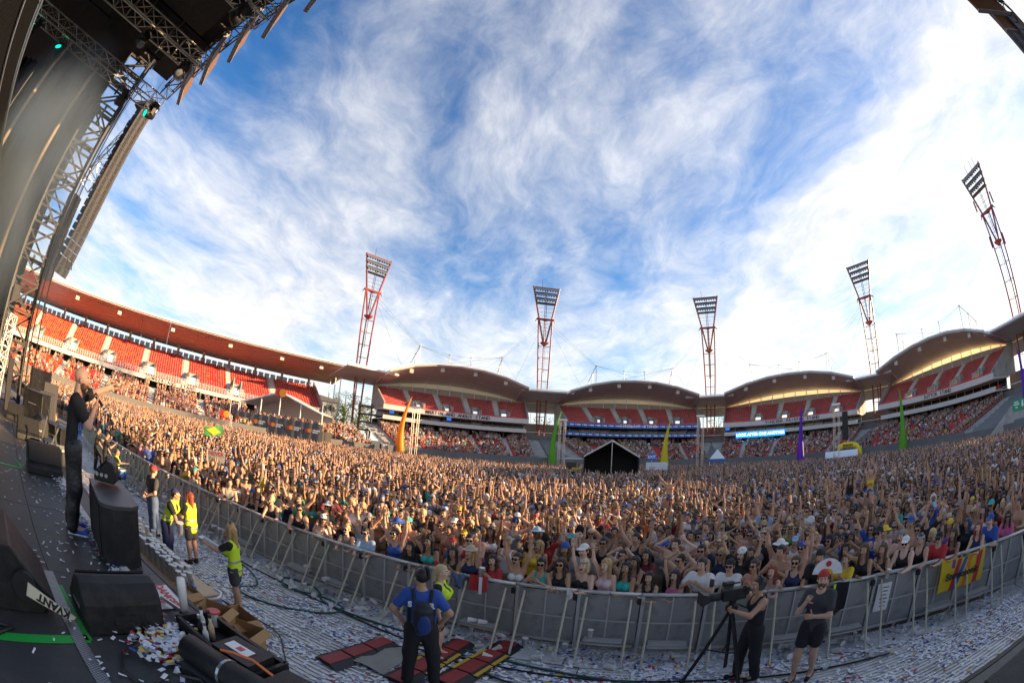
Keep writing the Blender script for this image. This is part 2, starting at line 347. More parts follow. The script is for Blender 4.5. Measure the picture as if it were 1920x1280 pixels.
def deck(root, cu, ta, tb, s0, z0, s1, z1, rows, bays, portal_rows, name, fill=1.0, orange=None, aisle_m=1.15, crowd=None, portals=True, seat_gap=0.52):
    """raked deck: stepped concrete, aisles, entry openings and the seats"""
    L = cu.len; st = MB(); seats = []; sdir = []; seatmi = []
    dr = (s1 - s0) / rows; dz = (z1 - z0) / rows
    asl = [ta + (tb - ta) * (k / bays) for k in range(bays + 1)]
    pw = 1.7 / L; ports = []
    if portals:
        for k in range(1, bays): ports.append((asl[k] + 0.9 / L, asl[k] + 0.9 / L + pw))
    for r_ in range(rows):
        segs = [(ta, tb)]
        if portals and portal_rows[0] <= r_ < portal_rows[1]:
            segs = []; c = ta
            for p0, p1 in ports: segs.append((c, p0)); c = p1
            segs.append((c, tb))
        sa = s0 + dr * r_; za = z0 + dz * r_
        for a, c in segs:
            n = max(2, int((c - a) * L / 6) + 1)
            sweep(st, cu, lin(a, c, n), [(sa, za - dz - 0.05 if r_ else za - .6), (sa, za), (sa + dr, za)])
        n = int((tb - ta) * L / seat_gap)
        for i in range(n):
            t = ta + (i + .5) / n * (tb - ta)
            if any(abs(t - q) * L < aisle_m / 2 + .2 for q in asl[1:-1]): continue
            if portals and portal_rows[0] - 1 <= r_ < portal_rows[1] and any(p0 - .5 / L < t < p1 + .5 / L for p0, p1 in ports): continue
            p, e, o = cu.at(t); q = p + o * (sa + dr * .45)
            if crowd is not None and random.random() < crowd(t, r_):
                STAND_CROWD.append((q.x, q.y, za, o.x, o.y))
            seats.append((q.x, q.y, za)); sdir.append((o.x, o.y)); seatmi.append(1 if (orange and random.random() < orange(t, r_)) else (2 if random.random() < .22 else 0))
    st.build('seating_deck', m_conc, root)
    V, Fa = seat_block(seats, sdir)
    so = obj('seats', np_mesh('seats', V, Fa, [m_seat, m_seat_sun, m_seatd], np.repeat(seatmi, 7)), root); so['kind'] = 'stuff'
    for q in asl[1:-1]:
        b = MB(); w = aisle_m / 2 / L
        for r_ in range(rows):
            if portals and portal_rows[0] <= r_ < portal_rows[1] and any(p0 - .2 / L < q + w < p1 for p0, p1 in ports): pass
            for h in (0, 1):
                sweep(b, cu, [q - w, q + w], [(s0 + dr * (r_ + h * .5), z0 + dz * (r_ - 1 + h * .5) + .01), (s0 + dr * (r_ + h * .5), z0 + dz * (r_ + h * .5) + 0.02), (s0 + dr * (r_ + .5 + h * .5), z0 + dz * (r_ + h * .5) + 0.02)])
        b.build('aisle_steps', m_fascia, root)
    if portals:
        for p0, p1 in ports:
            b = MB(); portal(b, cu, p0, p1, s0 + dr * portal_rows[0], z0 + dz * portal_rows[0], s0 + dr * portal_rows[1], z0 + dz * portal_rows[1]); b.build('entry_portal', m_conc, root)
            # handrails beside the opening
            for tt in (p0 - .8 / L, p1 + .6 / L):
                b = MB(); q0 = cu.pt(tt, s0 + dr * 1.2, z0 + dz * 1.2); q1 = cu.pt(tt, s0 + dr * (portal_rows[0] + 1), z0 + dz * (portal_rows[0] + 1))
                for hh in (.55, 1.05): b.tube((q0[0], q0[1], q0[2] + hh), (q1[0], q1[1], q1[2] + hh), .04, 4)
                for q in (q0, q1): b.tube(q, (q[0], q[1], q[2] + 1.05), .04, 4)
                b.build('handrail', m_white, root)

def speaker_box(b, c, o):
    rz = math.atan2(o.y, o.x); b.box(c, (0.7, 0.9, 0.9), rz); b.box((c[0] - o.x * .05, c[1] - o.y * .05, c[2] + .6), (.12, .12, .5), rz)

def stand(k, name_label, letters, blue=False):
    A, B = TP[k], TP[k + 1]; ch = B - A; L = ch.length; e = ch / L; o = Vector((-e.y, e.x, 0)); g = 4.6
    sag = 2.6
    cu = Curve(lambda t: A + e * (g + (L - 2 * g) * t) + o * (sag * (1 - (2 * t - 1) ** 2)))
    root = thing('grandstand', name_label, 'grandstand', cu.P[100])
    root.matrix_world = Matrix.Identity(4); CL = cu.len
    # lower bowl
    deck(root, cu, 0.0 - 3.6 / CL, 1.0 + 3.6 / CL, -24.5, 2.0, -4.0, 7.2, 22, 5, (99, 99), 'lower', crowd=lambda t, r_: (0.62 if r_ > 15 else 0.36) + 0.16 * math.sin(t * 17 + k * 2 + r_ * .4), portals=False, seat_gap=.56)
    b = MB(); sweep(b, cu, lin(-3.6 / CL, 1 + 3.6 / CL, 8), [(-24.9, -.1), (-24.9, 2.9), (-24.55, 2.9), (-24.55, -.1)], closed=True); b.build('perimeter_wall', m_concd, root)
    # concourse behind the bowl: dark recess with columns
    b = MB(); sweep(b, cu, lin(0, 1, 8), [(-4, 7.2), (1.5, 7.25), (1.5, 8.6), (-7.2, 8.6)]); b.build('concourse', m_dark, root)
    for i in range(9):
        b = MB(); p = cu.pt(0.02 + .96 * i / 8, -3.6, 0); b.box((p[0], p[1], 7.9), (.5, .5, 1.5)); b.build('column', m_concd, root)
    b = MB(); sweep(b, cu, lin(0, 1, 8), [(-7.6, 8.5), (-7.6, 9.4), (-7.2, 9.4), (-7.2, 8.75), (-1.2, 8.75), (-1.2, 8.5)], closed=True); lf = b.build('lower_fascia', m_blueband if blue else m_fascia, root)
    # box level: glazing bays behind a balcony of seats
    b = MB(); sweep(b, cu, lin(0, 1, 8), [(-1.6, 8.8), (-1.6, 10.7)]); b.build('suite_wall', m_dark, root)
    nb = 14
    for i in range(nb):
        t0 = (i + .06) / nb; t1 = (i + .94) / nb
        lit = (hash((k, i)) % 5 == 0) or (k in (1, 2) and i in (2, 3, 4, 8, 9))
        b = MB(); sweep(b, cu, [t0, t1], [(-1.75, 9.35), (-1.75, 10.5), (-1.66, 10.5), (-1.66, 9.35)], closed=True); w = b.build('window', m_glassl if lit else m_glassd, root)
        b = MB(); p = cu.pt(t1 + .04 / nb, -1.8, 9.9); b.box(p, (.16, .16, 1.7)); b.build('mullion', m_white, root)
    st, sdr = [], []
    n = int(CL / .56)
    for r_ in range(3):
        for i in range(n):
            t = (i + .5) / n; p, e_, o_ = cu.at(t); q = p + o_ * (-6.3 + r_ * .9)
            if i % 14 == 0: continue
            st.append((q.x, q.y, 8.8 + .22 * r_)); sdr.append((o_.x, o_.y))
    V, Fa = seat_block(st, sdr); so = obj('seats', np_mesh('seats', V, Fa, [m_seat]), root); so['kind'] = 'stuff'
    # upper fascia and upper deck
    b = MB(); sweep(b, cu, lin(-.01, 1.01, 8), [(-8.6, 10.65), (-8.6, 11.75), (-8.3, 11.75), (-8.1, 10.95), (-1, 10.95), (-1, 10.65)], closed=True); uf = b.build('upper_fascia', m_blueband if blue else m_fascia, root)
    b = MB(); sweep(b, cu, lin(0, 1, 8), [(-8.62, 11.78), (-8.62, 12.0), (-8.4, 12.0), (-8.4, 11.78)], closed=True); b.build('parapet_rail', m_seat, root)
    if blue:
        for zz, so in ((11.2, -8.66), (8.95, -7.66)):
            for i in range(20):
                t = (i + .5) / 20; p = cu.pt(t, so, zz); e_ = cu.at(t)[1]
                b = MB(); b.box(p, (.9, .06, .30), math.atan2(e_.y, e_.x)); b.box((p[0] + e_.x * 1.0, p[1] + e_.y * 1.0, p[2] + .05), (.35, .06, .16), math.atan2(e_.y, e_.x)); b.build('board_logo', m_whitel, root)
    deck(root, cu, 0.0, 1.0, -8.0, 11.5, 2.6, 16.9, 14, 5, (1, 5), 'upper')
    # lettering on the fascia
    if letters:
        tc_ = 0.52 if not blue else .54; adv = .80 / CL
        for i_, ch_ in enumerate(letters):
            if ch_ == ' ': continue
            p, e_, o_ = cu.at(tc_ + (i_ - len(letters) / 2) * adv); q = p + o_ * -8.66
            text(ch_, 1.05, m_letter if not blue else m_whitel, frame((q.x, q.y, 11.2), e_, (0, 0, 1)), root, bold=0.02, extrude=.02)
    # rear wall, translucent band, roof
    zb = lambda t: 17.0 + (2.7 if k < 4 else 4.5) * (1 - (2 * t - 1) ** 2)
    zf = lambda t: (18.9 if k < 4 else 20.0) + (3.5 if k < 4 else 5.2) * (1 - abs(2 * t - 1) ** 2.2)  # last stand's roof raised so its shadow reaches stage and front rows
    b = MB(); ts = lin(0, 1, 13)
    rows = [[cu.pt(t, 2.75, 16.0), cu.pt(t, 2.75, 16.75 + .55 * (zb(t) - 16.75))] for t in ts]; b.grid(rows); b.build('rear_wall', m_panelw, root)
    for i in range(1, 12):
        t = i / 12; b = MB(); p = cu.pt(t, 2.55, 0); b.tube((p[0], p[1], 16.0), (p[0], p[1], zb(t)), .11, 4); b.build('wall_post', m_white, root)
    b = MB(); b.grid([[cu.pt(t, 2.85, 16.75 + .55 * (zb(t) - 16.75)), cu.pt(t, 3.7, zb(t) + .02)] for t in ts]); b.build('translucent_band', m_skin_glow, root)
    fs = lin(0, 1, 7)
    for i in range(6):
        t0, t1 = fs[i], fs[i + 1]; b = MB(); rows = []
        for t in (t0 + .0006, t1 - .0006):
            rows.append([cu.pt(t, 3.8, zb(t)), cu.pt(t, -2.5, .5 * (zb(t) + zf(t)) + .25), cu.pt(t, -9.2, zf(t)), cu.pt(t, -9.2, zf(t) + .42), cu.pt(t, -2.5, .5 * (zb(t) + zf(t)) + 1.0), cu.pt(t, 3.8, zb(t) + .6)])
        b.grid([r_[:3] for r_ in rows], 0); b.grid([r_[2:] + r_[:1] for r_ in rows], 1)
        for r_ in rows: b.add(r_, [tuple(range(6))], 1)
        b.build('roof_panel', [m_soffit, m_white], root)
        b = MB(); b.tube(cu.pt(t0, -9.35, zf(t0) + .35), cu.pt(t1, -9.35, zf(t1) + .35), .22, 6); b.build('gutter', m_white, root)
    for t in (.16, .38, .62, .84):
        b = MB(); p, e_, o_ = cu.at(t); q = p + o_ * -7.6; speaker_box(b, (q.x, q.y, zf(t) - .75), o_); b.build('roof_speaker', m_fascia, root)
    # masts and rings on the roof
    tops = []
    for t in (.20, .80):
        tp = []
        for so, hh in ((-8, 4.6), (-4.5, 4.0), (-1, 3.2)):
            b = MB(); zr = zf(t) + (zb(t) - zf(t)) * (so + 9.2) / 13.0 + .5; p = cu.pt(t, so, zr); q = (p[0], p[1], p[2] + hh)
            b.tube(p, q, .11, 5); b.lathe([(.22, -.12), (.34, 0), (.22, .12)], (q[0], q[1], q[2] + .2), 8); b.build('roof_mast', m_white, root); tp.append((q[0], q[1], q[2] + .2))
        b = MB(); b.tube(tp[0], tp[1], .07, 4); b.tube(tp[1], tp[2], .07, 4); b.build('mast_tie', m_black, root); tops.append(tp[0])
    mt = []
    for t in (.42, .58):
        b = MB(); p = cu.pt(t, -7.5, zf(t) + .4); q = (p[0], p[1], p[2] + 2.6); b.tube(p, q, .1, 5); b.lathe([(.2, -.1), (.3, 0), (.2, .1)], (q[0], q[1], q[2] + .15), 8); b.build('roof_mast', m_white, root); mt.append(q)
    b = MB()
    for a, c in ((tops[0], mt[0]), (mt[0], mt[1]), (mt[1], tops[1])): b.tube(a, c, .02, 3, caps=False)
    for tpt, dt in ((tops[0], (-.14, .14)), (tops[1], (-.14, .14))):
        for dd in (.06, .34, .5, .66, .94): 
            b.tube(tpt, cu.pt(dd, -6, zf(dd) + .5), .018, 3, caps=False)
    b.build('stay_cables', m_black, root)
    # guy cables to the light towers at both ends
    for Tn, tpt in ((k, tops[0]), (k + 1, tops[1])):
        if Tn < 5:
            b = MB(); c = TP[Tn]; 
            for dz in (0, -1.2): b.tube((c.x, c.y, 40 + dz), (tpt[0], tpt[1], tpt[2] + dz * .3), .02, 3, caps=False)
            b.tube((c.x, c.y, 40), cu.pt(.1 if Tn == k else .9, -7, zf(.1) + .4), .02, 3, caps=False); b.build('guy_cables', m_black, root)
    # end walls
    for t in (0.0, 1.0):
        b = MB(); b.add([cu.pt(t, -8.6, 11.0), cu.pt(t, -8.6, 12.2), cu.pt(t, 2.7, 18.0), cu.pt(t, 2.7, 11.0)], [(0, 1, 2, 3)])
        e_ = cu.at(t)[1] * (.35 if t else -.35); 
        m2 = MB(); m2.extrude(b.v, e_); m2.build('end_wall', m_conc, root)
    return cu
STANDS = [('red upper-deck grandstand lettered MARTIN AND ANGUS STAND beside the trees', 'MARTIN AND ANGUS STAND', False),
          ('grandstand with blue advertising bands lettered SINCLAIR STAND', 'SINCLAIR STAND', True),
          ('grandstand lettered VINCENT FAIRFAX STAND above the blue message board', 'VINCENT FAIRFAX STAND', False),
          ('grandstand lettered SUTTOR STAND with glowing band under its roof', 'SUTTOR STAND', False),
          ('grandstand roof at the right edge of the picture behind the tallest light tower', '', False)]
CUS = [stand(k, *a) for k, a in enumerate(STANDS)]

# ------------------------------------------------------------------ light towers with the link roofs they rise through
def tower(k):
    P = TP[k]; H = TOPZ[k]; inward = (Vector((18, 40, 0)) - P).normalized()
    rz = math.atan2(inward.y, inward.x) - math.pi / 2 + math.pi
    lab = ['red steel light tower rising beside the trees, left of the other towers', 'red light tower above the green inflatable by the FOH tent', 'red light tower between the SINCLAIR and VINCENT FAIRFAX stands',
           'leaning-looking red light tower left of the SUTTOR stand', 'tallest red light tower at the right edge against white sky'][k]
    t = thing('light_tower', lab, 'light tower', P, rz, 'stadium light towers')
    zc, zv = H - 9.5, H - 16.2
    for s in (-1, 1):
        b = MB(); b.tube((s * .75, -.4, 3), (s * 1.95, -.1, zc), .22, 8, r2=.19); b.build('leg', m_red, t)
    b = MB(); b.tube((0, 1.5, 3), (0, .8, zc), .15, 8); b.build('leg', m_red, t)
    b = MB()
    for z in lin(7, zv - 1, 9):
        w = .75 + 1.2 * (z - 3) / (zc - 3)
        b.tube((-w, -.35, z), (w, -.35, z), .06, 5)
        for s in (-1, 1): b.tube((s * w, -.35, z), (0, 1.3 - .5 * z / zc, z), .05, 4)
    b.build('rungs', m_red, t)
    b = MB(); b.tube((-2.4, -.1, zc), (2.4, -.1, zc), .30, 8); b.tube((-2.4, -.1, zc), (0, 1, zc), .16, 6); b.tube((2.4, -.1, zc), (0, 1, zc), .16, 6)
    for s in (-1, 1): b.tube((s * 2.4, -.1, zc), (s * 2.75, .1, zc - .7), .12, 5)
    b.build('collar', m_red, t)
    b = MB(); b.lathe([(.15, -.9), (1.1, -.15), (1.25, .1), (.2, .35)], (0, 0, zv), 8); b.build('cradle', m_red, t)
    for s in (-1, 1):
        b = MB(); b.tube((s * .35, 0, zv), (s * 3.75, -.2, H), .24, 8); b.build('head_frame', m_red, t)
    b = MB()
    for s in (-.22, .22): b.tube((s, .25, zv - 8), (s, .1, H), .07, 5)
    for z in lin(zv - 8, H, 30): b.tube((-.22, .2, z), (.22, .2, z), .03, 4)
    b.build('ladder', m_black, t)
    wz = lambda z: .35 + 3.4 * (z - zv) / (H - zv)
    b = MB()
    for z in lin(zv + 2.2, H - 5.2, 9):
        b.tube((-wz(z), -.05, z), (wz(z), -.05, z), .035, 4)
    b.build('cross_wires', m_black, t)
    for i, z in enumerate((H - .2, H - 1.75, H - 3.3, H - 4.7)):
        b = MB(); b.tube((-wz(z), -.15, z), (wz(z), -.15, z), .17, 6); b.box((0, .25, z - .1), (2 * wz(z), .9, .16)); b.build('lamp_beam', m_lamp if i else m_red, t)
        if i < 3:
            b = MB(); n = 10 - i
            for q in range(n):
                x = -wz(z) + .45 + (2 * wz(z) - .9) * q / (n - 1)
                Mx = Matrix.Translation((x, -.45, z - .7)) @ Matrix.Rotation(R(62), 4, 'X')
                b.lathe([(.16, -.36), (.40, .1), (.44, .24)], n=8, M=Mx, mi=0); b.lathe([(.40, .245), (.05, .26)], n=8, M=Mx, mi=1)
                b.box((x, -.1, z - .55), (.1, .5, .7))
            b.build('floodlight_bank', [m_lamp, m_lampg], t)
    if k == 4:
        for x, z in ((-2.6, H - 7), (2.7, H - 8), (-1.8, zc - 6), (1.9, zc - 7)):
            b = MB(); b.box((x * 1.15, -.3, z), (.35, .25, 2.4)); b.tube((x, 0, z), (x * 1.15, -.3, z), .06, 4); b.build('antenna_panel', m_red, t)
    for x in (-1.2, .8, 2.2)[: 3 if k == 4 else 1]:
        b = MB(); b.tube((x, 0, H), (x, 0, H + 2.2), .05, 4); b.build('lightning_rod', m_black, t)
    return t
for k in range(5): tower(k)
for k in range(5):     # link roof and concourse wall in the gap round each tower
    P = TP[k]; inw = (Vector((18, 40, 0)) - P).normalized(); e = Vector((inw.y, -inw.x, 0))
    lab = ['flat link roof at the foot of the light tower by the trees', 'flat link roof between the MARTIN AND ANGUS and SINCLAIR stands', 'flat link roof between the SINCLAIR and VINCENT FAIRFAX stands', 'flat link roof between the VINCENT FAIRFAX and SUTTOR stands', 'flat link roof right of the SUTTOR stand'][k]
    t = thing('link_roof', lab, 'roof', P, 0, 'link roofs between the grandstands'); t.matrix_world = Matrix.Identity(4)
    hw = 6.6
    def q(x, so, z): p = P + e * x + inw * so; return (p.x, p.y, z)
    b = MB(); b.hexa([q(-hw, 7.5, 18.75), q(hw, 7.5, 18.75), q(hw, -4, 17.2), q(-hw, -4, 17.2), q(-hw, 7.5, 19.05), q(hw, 7.5, 19.05), q(hw, -4, 17.5), q(-hw, -4, 17.5)]); b.build('roof_sheet', m_soffit, t)
    b = MB(); b.tube(q(-hw, 7.7, 19.1), q(hw, 7.7, 19.1), .28, 6); b.tube(q(-hw, 6.6, 19.75), q(hw, 6.6, 19.75), .09, 5); b.build('edge_rail', m_white, t)
    if k:
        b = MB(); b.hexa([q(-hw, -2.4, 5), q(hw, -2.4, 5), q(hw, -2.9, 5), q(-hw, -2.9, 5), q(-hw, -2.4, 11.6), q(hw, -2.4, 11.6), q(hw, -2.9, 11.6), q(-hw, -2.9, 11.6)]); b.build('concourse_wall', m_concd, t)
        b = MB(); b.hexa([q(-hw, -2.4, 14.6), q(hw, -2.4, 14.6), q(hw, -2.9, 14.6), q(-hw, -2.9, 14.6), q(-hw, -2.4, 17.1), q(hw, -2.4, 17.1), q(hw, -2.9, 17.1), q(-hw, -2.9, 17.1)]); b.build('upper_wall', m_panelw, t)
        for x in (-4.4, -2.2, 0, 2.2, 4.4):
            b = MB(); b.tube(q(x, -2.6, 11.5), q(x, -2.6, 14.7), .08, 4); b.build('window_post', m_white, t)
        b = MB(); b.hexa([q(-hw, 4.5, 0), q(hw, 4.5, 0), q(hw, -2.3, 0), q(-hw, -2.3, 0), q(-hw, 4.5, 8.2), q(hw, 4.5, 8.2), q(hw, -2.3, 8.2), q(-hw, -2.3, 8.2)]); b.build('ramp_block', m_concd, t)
        ca, cb = CUS[k - 1], CUS[k]; pr = [(-24.7, -.1), (-24.7, 2.6), (-24.2, 2.1)] + [(-24.2 + 20.4 * j_ / 20, 2.1 + 5.2 * j_ / 20 + (.24 if j_ % 2 else 0)) for j_ in range(1, 21)]
        b = MB(); ra_ = [ca.pt(1.0 + 3.55 / ca.len, s_, z_) for s_, z_ in pr]; e1, e2 = ca.at(1)[1] * 3.55, cb.at(0)[1] * -3.55
        ra_ = [(x_ + e1.x, y_ + e1.y, z_) for x_, y_, z_ in [ca.pt(1.0, s_, z_) for s_, z_ in pr]]; rb_ = [(x_ + e2.x, y_ + e2.y, z_) for x_, y_, z_ in [cb.pt(0.0, s_, z_) for s_, z_ in pr]]
        b.grid([ra_, rb_]); b.build('corner_terrace', m_concd, t)
        b = MB(); b.box(q(0, 4.7, 9.0), (13, .2, .12), math.atan2(e.y, e.x)); b.build('balustrade', m_white, t)

# ------------------------------------------------------------------ the long left grandstand
def bez(t, a, c, d): return a * (1 - t) ** 2 + c * (2 * t * (1 - t)) + d * t ** 2
B0, B1, B2 = Vector((-99, 18, 0)), Vector((-80, 58, 0)), Vector((-36.0, 93.0, 0))
cuL = Curve(lambda t: bez(t, B0, B1, B2)); CLL = cuL.len
rootL = thing('long_grandstand', 'long sunlit grandstand of red seats tinted sunlit orange lettered CUMBERLAND STAND at left', 'grandstand'); TE = 0.945
deck(rootL, cuL, 0.0, 1.0, -17.5, 1.8, -1.0, 5.6, 19, 9, (99, 99), 'lower', crowd=lambda t, r_: (.22 if t < .45 else .5) + .15 * math.sin(t * 40 + r_ * .5), portals=False, orange=lambda t, r_: max(0, .75 - 1.5 * t), seat_gap=.58)
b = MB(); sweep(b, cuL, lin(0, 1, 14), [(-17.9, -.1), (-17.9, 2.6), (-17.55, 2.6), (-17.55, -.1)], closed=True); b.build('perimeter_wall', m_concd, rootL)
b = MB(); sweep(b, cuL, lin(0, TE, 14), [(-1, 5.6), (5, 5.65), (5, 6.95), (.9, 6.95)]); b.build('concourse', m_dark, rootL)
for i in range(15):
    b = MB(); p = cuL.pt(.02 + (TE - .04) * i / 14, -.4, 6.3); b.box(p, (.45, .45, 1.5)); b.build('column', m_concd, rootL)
b = MB(); sweep(b, cuL, lin(0, TE, 16), [(.6, 6.9), (.6, 7.75), (.9, 7.75), (1.0, 7.2), (4, 7.2), (4, 6.9)], closed=True); b.build('fascia', m_fascia, rootL)
b = MB()
for zz in (8.1, 8.5, 8.85): sweep(b, cuL, lin(0, TE, 20), [(.70, zz), (.70, zz + .06), (.76, zz + .06), (.76, zz)], closed=True)
for i in range(150): p = cuL.pt(i / 149 * TE, .73, 8.25); b.box(p, (.07, .07, 1.2))
b.build('balcony_rail', m_white, rootL)
p, e_, o_ = cuL.at(.60); q = p + o_ * .52
for i_, ch_ in enumerate('CUMBERLAND STAND'):
    if ch_ == ' ': continue
    p, e_, o_ = cuL.at(.60 + (i_ - 8) * .75 / CLL); q = p + o_ * .55
    text(ch_, .95, m_letter, frame((q.x, q.y, 7.32), e_, (0, 0, 1)), rootL, bold=.02, extrude=.02)
deck(rootL, cuL, 0.0, TE, 1.2, 7.6, 15.5, 15.0, 24, 9, (3, 9), 'upper', orange=lambda t, r_: max(0.06, 1.0 - 1.6 * t), seat_gap=.56)  # seats in the sunlit colour grow more frequent towards the left
# open strip behind the top row: glazed screen with posts
for i in range(64):
    t0 = TE * i / 64; t1 = TE * (i + .82) / 64
    b = MB(); sweep(b, cuL, [t0, t1], [(16.4, 14.8), (16.4, 16.0), (16.46, 16.0), (16.46, 14.8)], closed=True); b.build('screen_pane', mat('screen_glass', (0.55, 0.62, 0.68), 0.08, transl=.5), rootL)
for i in range(15):
    b = MB(); p = cuL.pt(.01 + (TE - .02) * i / 14, 16.2, 0); b.box((p[0], p[1], 15.6), (.5, .5, 3.6)); b.build('roof_column', m_panelw, rootL)
ts = lin(0, 1, 15)
for i in range(14):
    t0, t1 = ts[i], ts[i + 1]; b = MB(); rows = []
    for t in (t0 + .0003, t1 - .0003): rows.append([cuL.pt(t, 20, 17.1), cuL.pt(t, 9, 18.75), cuL.pt(t, 0, 19.3), cuL.pt(t, 0, 19.75), cuL.pt(t, 9, 19.6), cuL.pt(t, 20, 18.0)])
    b.grid([r_[:3] for r_ in rows], 0); b.grid([r_[2:] + r_[:1] for r_ in rows], 1)
    for r_ in rows: b.add(r_, [tuple(range(6))], 1)
    b.build('roof_panel', [m_soffit_red, m_white], rootL)
    # lining ribs of this bay
    b = MB()
    for s_ in range(1, 9):
        so = 1 + s_ * 2.05; f = lambda so: 19.3 + (18.75 - 19.3) * so / 9 if so < 9 else 18.75 + (17.1 - 18.75) * (so - 9) / 11
        z = f(so) - .05; b.tube(cuL.pt(t0, so, z), cuL.pt(t1, so, z), .05, 4)
    b.build('lining_rib', m_soffit, rootL)
    b = MB(); b.tube(cuL.pt(t0, -.2, 19.7), cuL.pt(t1, -.2, 19.7), .26, 6); b.build('gutter', m_white, rootL)
for t in (.2, .32, .44, .58, .72, .84, .93):
    b = MB(); p, e_, o_ = cuL.at(t); q = p + o_ * 2.2; speaker_box(b, (q.x, q.y, 18.4), o_); b.build('roof_speaker', m_fascia, rootL)
for t in (.38, .66, .88):
    b = MB()
    for j in range(7):
        q = cuL.pt(t + j * .006, 1.2, 18.75); b.lathe([(.1, -.15), (.22, .15)], q, 6)
    b.build('spotlight_row', m_black, rootL)
# raked end wall and the strut under the roof end
b = MB(); ev = cuL.at(TE)[1] * .3; b.extrude([cuL.pt(TE, .6, 6.9), cuL.pt(TE, .6, 8.6), cuL.pt(TE, 15.6, 16.2), cuL.pt(TE, 15.6, 14.0)], ev); b.build('end_wall', m_conc, rootL)
b = MB(); b.tube(cuL.pt(1, -.2, 19.5), cuL.pt(1, 19.5, 17.2), .3, 6); b.build('end_beam', m_white, rootL)
for so in (5, 10, 15):
    b = MB(); p = cuL.pt(.985, so, 0); b.tube((p[0], p[1], 0), (p[0], p[1], 18.3), .13, 6); b.build('roof_post', m_white, rootL)
# ------------------------------------------------------------------ stage frame of reference: a along the front edge, b towards the audience
U = Vector((0.95, -0.3126, 0)).normalized(); NV = Vector((-U.y, U.x, 0)); SRZ = math.atan2(U.y, U.x); DZ = 1.78; EDGE = 1.634
def ab(a, b_, z=DZ): p = U * a + NV * b_; return Vector((p.x, p.y, z))
def sroot(name, label, cat, a, b_, z=DZ, rz=0.0, group=None): return thing(name, label, cat, ab(a, b_, z), SRZ + rz, group)
m_deck = mat('deck_ply', (0.050, 0.049, 0.050), 0.5, var=0.35, vscale=3.5, bump=0.25, bscale=60, dirt=(0.085, 0.083, 0.08), dirtscale=1.2)
m_cab = mat('speaker_paint', (0.013, 0.013, 0.014), 0.42, var=0.3, vscale=20, bump=0.35, bscale=180, spec=.35, dirt=(.035, .034, .033), dirtscale=5)
m_grille = mat('speaker_grille', (0.014, 0.014, 0.015), 0.65, bump=0.8, bscale=260)
m_tape = mat('green_tape', (0.02, 0.42, 0.06), 0.5, var=0.15)
m_curtain = mat('black_drape', (0.03, 0.03, 0.032), 0.9, var=0.4, vscale=2)
m_ply = mat('plywood', (0.60, 0.44, 0.28), 0.7, var=0.18, vscale=3)
m_card = mat('cardboard', (0.42, 0.25, 0.11), 0.85, var=0.15, vscale=5)
m_cup = mat('paper_cup', (0.80, 0.79, 0.77), 0.55)
m_cupin = mat('cup_inside', (0.70, 0.69, 0.67), 0.6)
m_track = mat('trackway_metal', (0.64, 0.64, 0.62), 0.5, metal=0.2, var=0.25, vscale=2.5, dirt=(0.32, 0.31, 0.30), dirtscale=1.5)
m_truss = mat('truss_alloy', (0.62, 0.58, 0.50), 0.35, metal=0.7, var=0.2, vscale=4)
m_cable = mat('rubber_cable', (0.015, 0.015, 0.016), 0.5)
m_hivis = mat('hivis_fabric', (0.62, 0.85, 0.02), 0.6, var=0.06, vscale=8)
m_orange = mat('orange_cable', (0.75, 0.16, 0.03), 0.5)

stage = thing('stage', 'black festival stage deck of square panels with skirted front edge at lower left', 'stage')
panel = MB(); panel.box((0, 0, -.06), (1.822, 1.212, .12)); panel_me = panel.mesh('deck_panel', m_deck)
for i in range(-9, 9):
    for j in range(0, 7):
        p = ab(-3.72 + 1.83 * (i + .5), EDGE - 1.22 * (j + .5), DZ - random.random() * .0015)
        obj('deck_panel', panel_me, stage, p, (0, 0, SRZ))
b = MB(); M_ = frame(ab(0, 0, 0), U, NV)
b.box(None, (33.4, 8.6, .1), M=Matrix.Translation((0, 0, 0)) @ M_ @ Matrix.Translation((-3.8, EDGE - 4.35, DZ - .19))); b.build('deck_bearer', m_black, stage)
b = MB(); b.box(None, (33.4, .04, 1.66), M=M_ @ Matrix.Translation((-3.8, EDGE - .03, .85))); b.build('stage_skirt', m_curtain, stage)
b = MB(); b.box(None, (33.4, .05, .13), M=M_ @ Matrix.Translation((-3.8, EDGE + .027, DZ - .06))); b.build('edge_trim', m_cab, stage)
def diamond_mat():
    M = mat('chequer_plate', (0.30, 0.30, 0.30), 0.4, metal=0.8); n = M.node_tree.nodes; l = M.node_tree.links
    tc = n.new('ShaderNodeTexCoord'); ch = n.new('ShaderNodeTexChecker'); ch.inputs['Scale'].default_value = 70
    ch.inputs[1].default_value = (.42, .42, .42, 1); ch.inputs[2].default_value = (.16, .16, .16, 1)
    mp = n.new('ShaderNodeMapping'); mp.inputs['Rotation'].default_value = (0, 0, .78); l.new(tc.outputs['Object'], mp.inputs[0]); l.new(mp.outputs[0], ch.inputs[0]); l.new(ch.outputs[0], n['Principled BSDF'].inputs['Base Color']); return M
b = MB(); b.box(None, (2.8, .10, .008), M=M_ @ Matrix.Translation((-2.3, .41, DZ + .006))); b.build('chequer_strip', diamond_mat(), stage)
b = MB(); b.box(None, (1.9, .018, .004), M=M_ @ Matrix.Translation((-3.0, 1.15, DZ + .004))); b.build('tape_line', m_alu, stage)
b = MB(); b.box(None, (4.6, .085, .03), M=M_ @ Matrix.Translation((-5.45, 1.30, DZ + .016))); b.build('edge_strip', m_fascia, stage)
b = MB(); b.box(None, (.05, .35, .002), M=M_ @ Matrix.Translation((-3.45, .43, DZ + .003)))
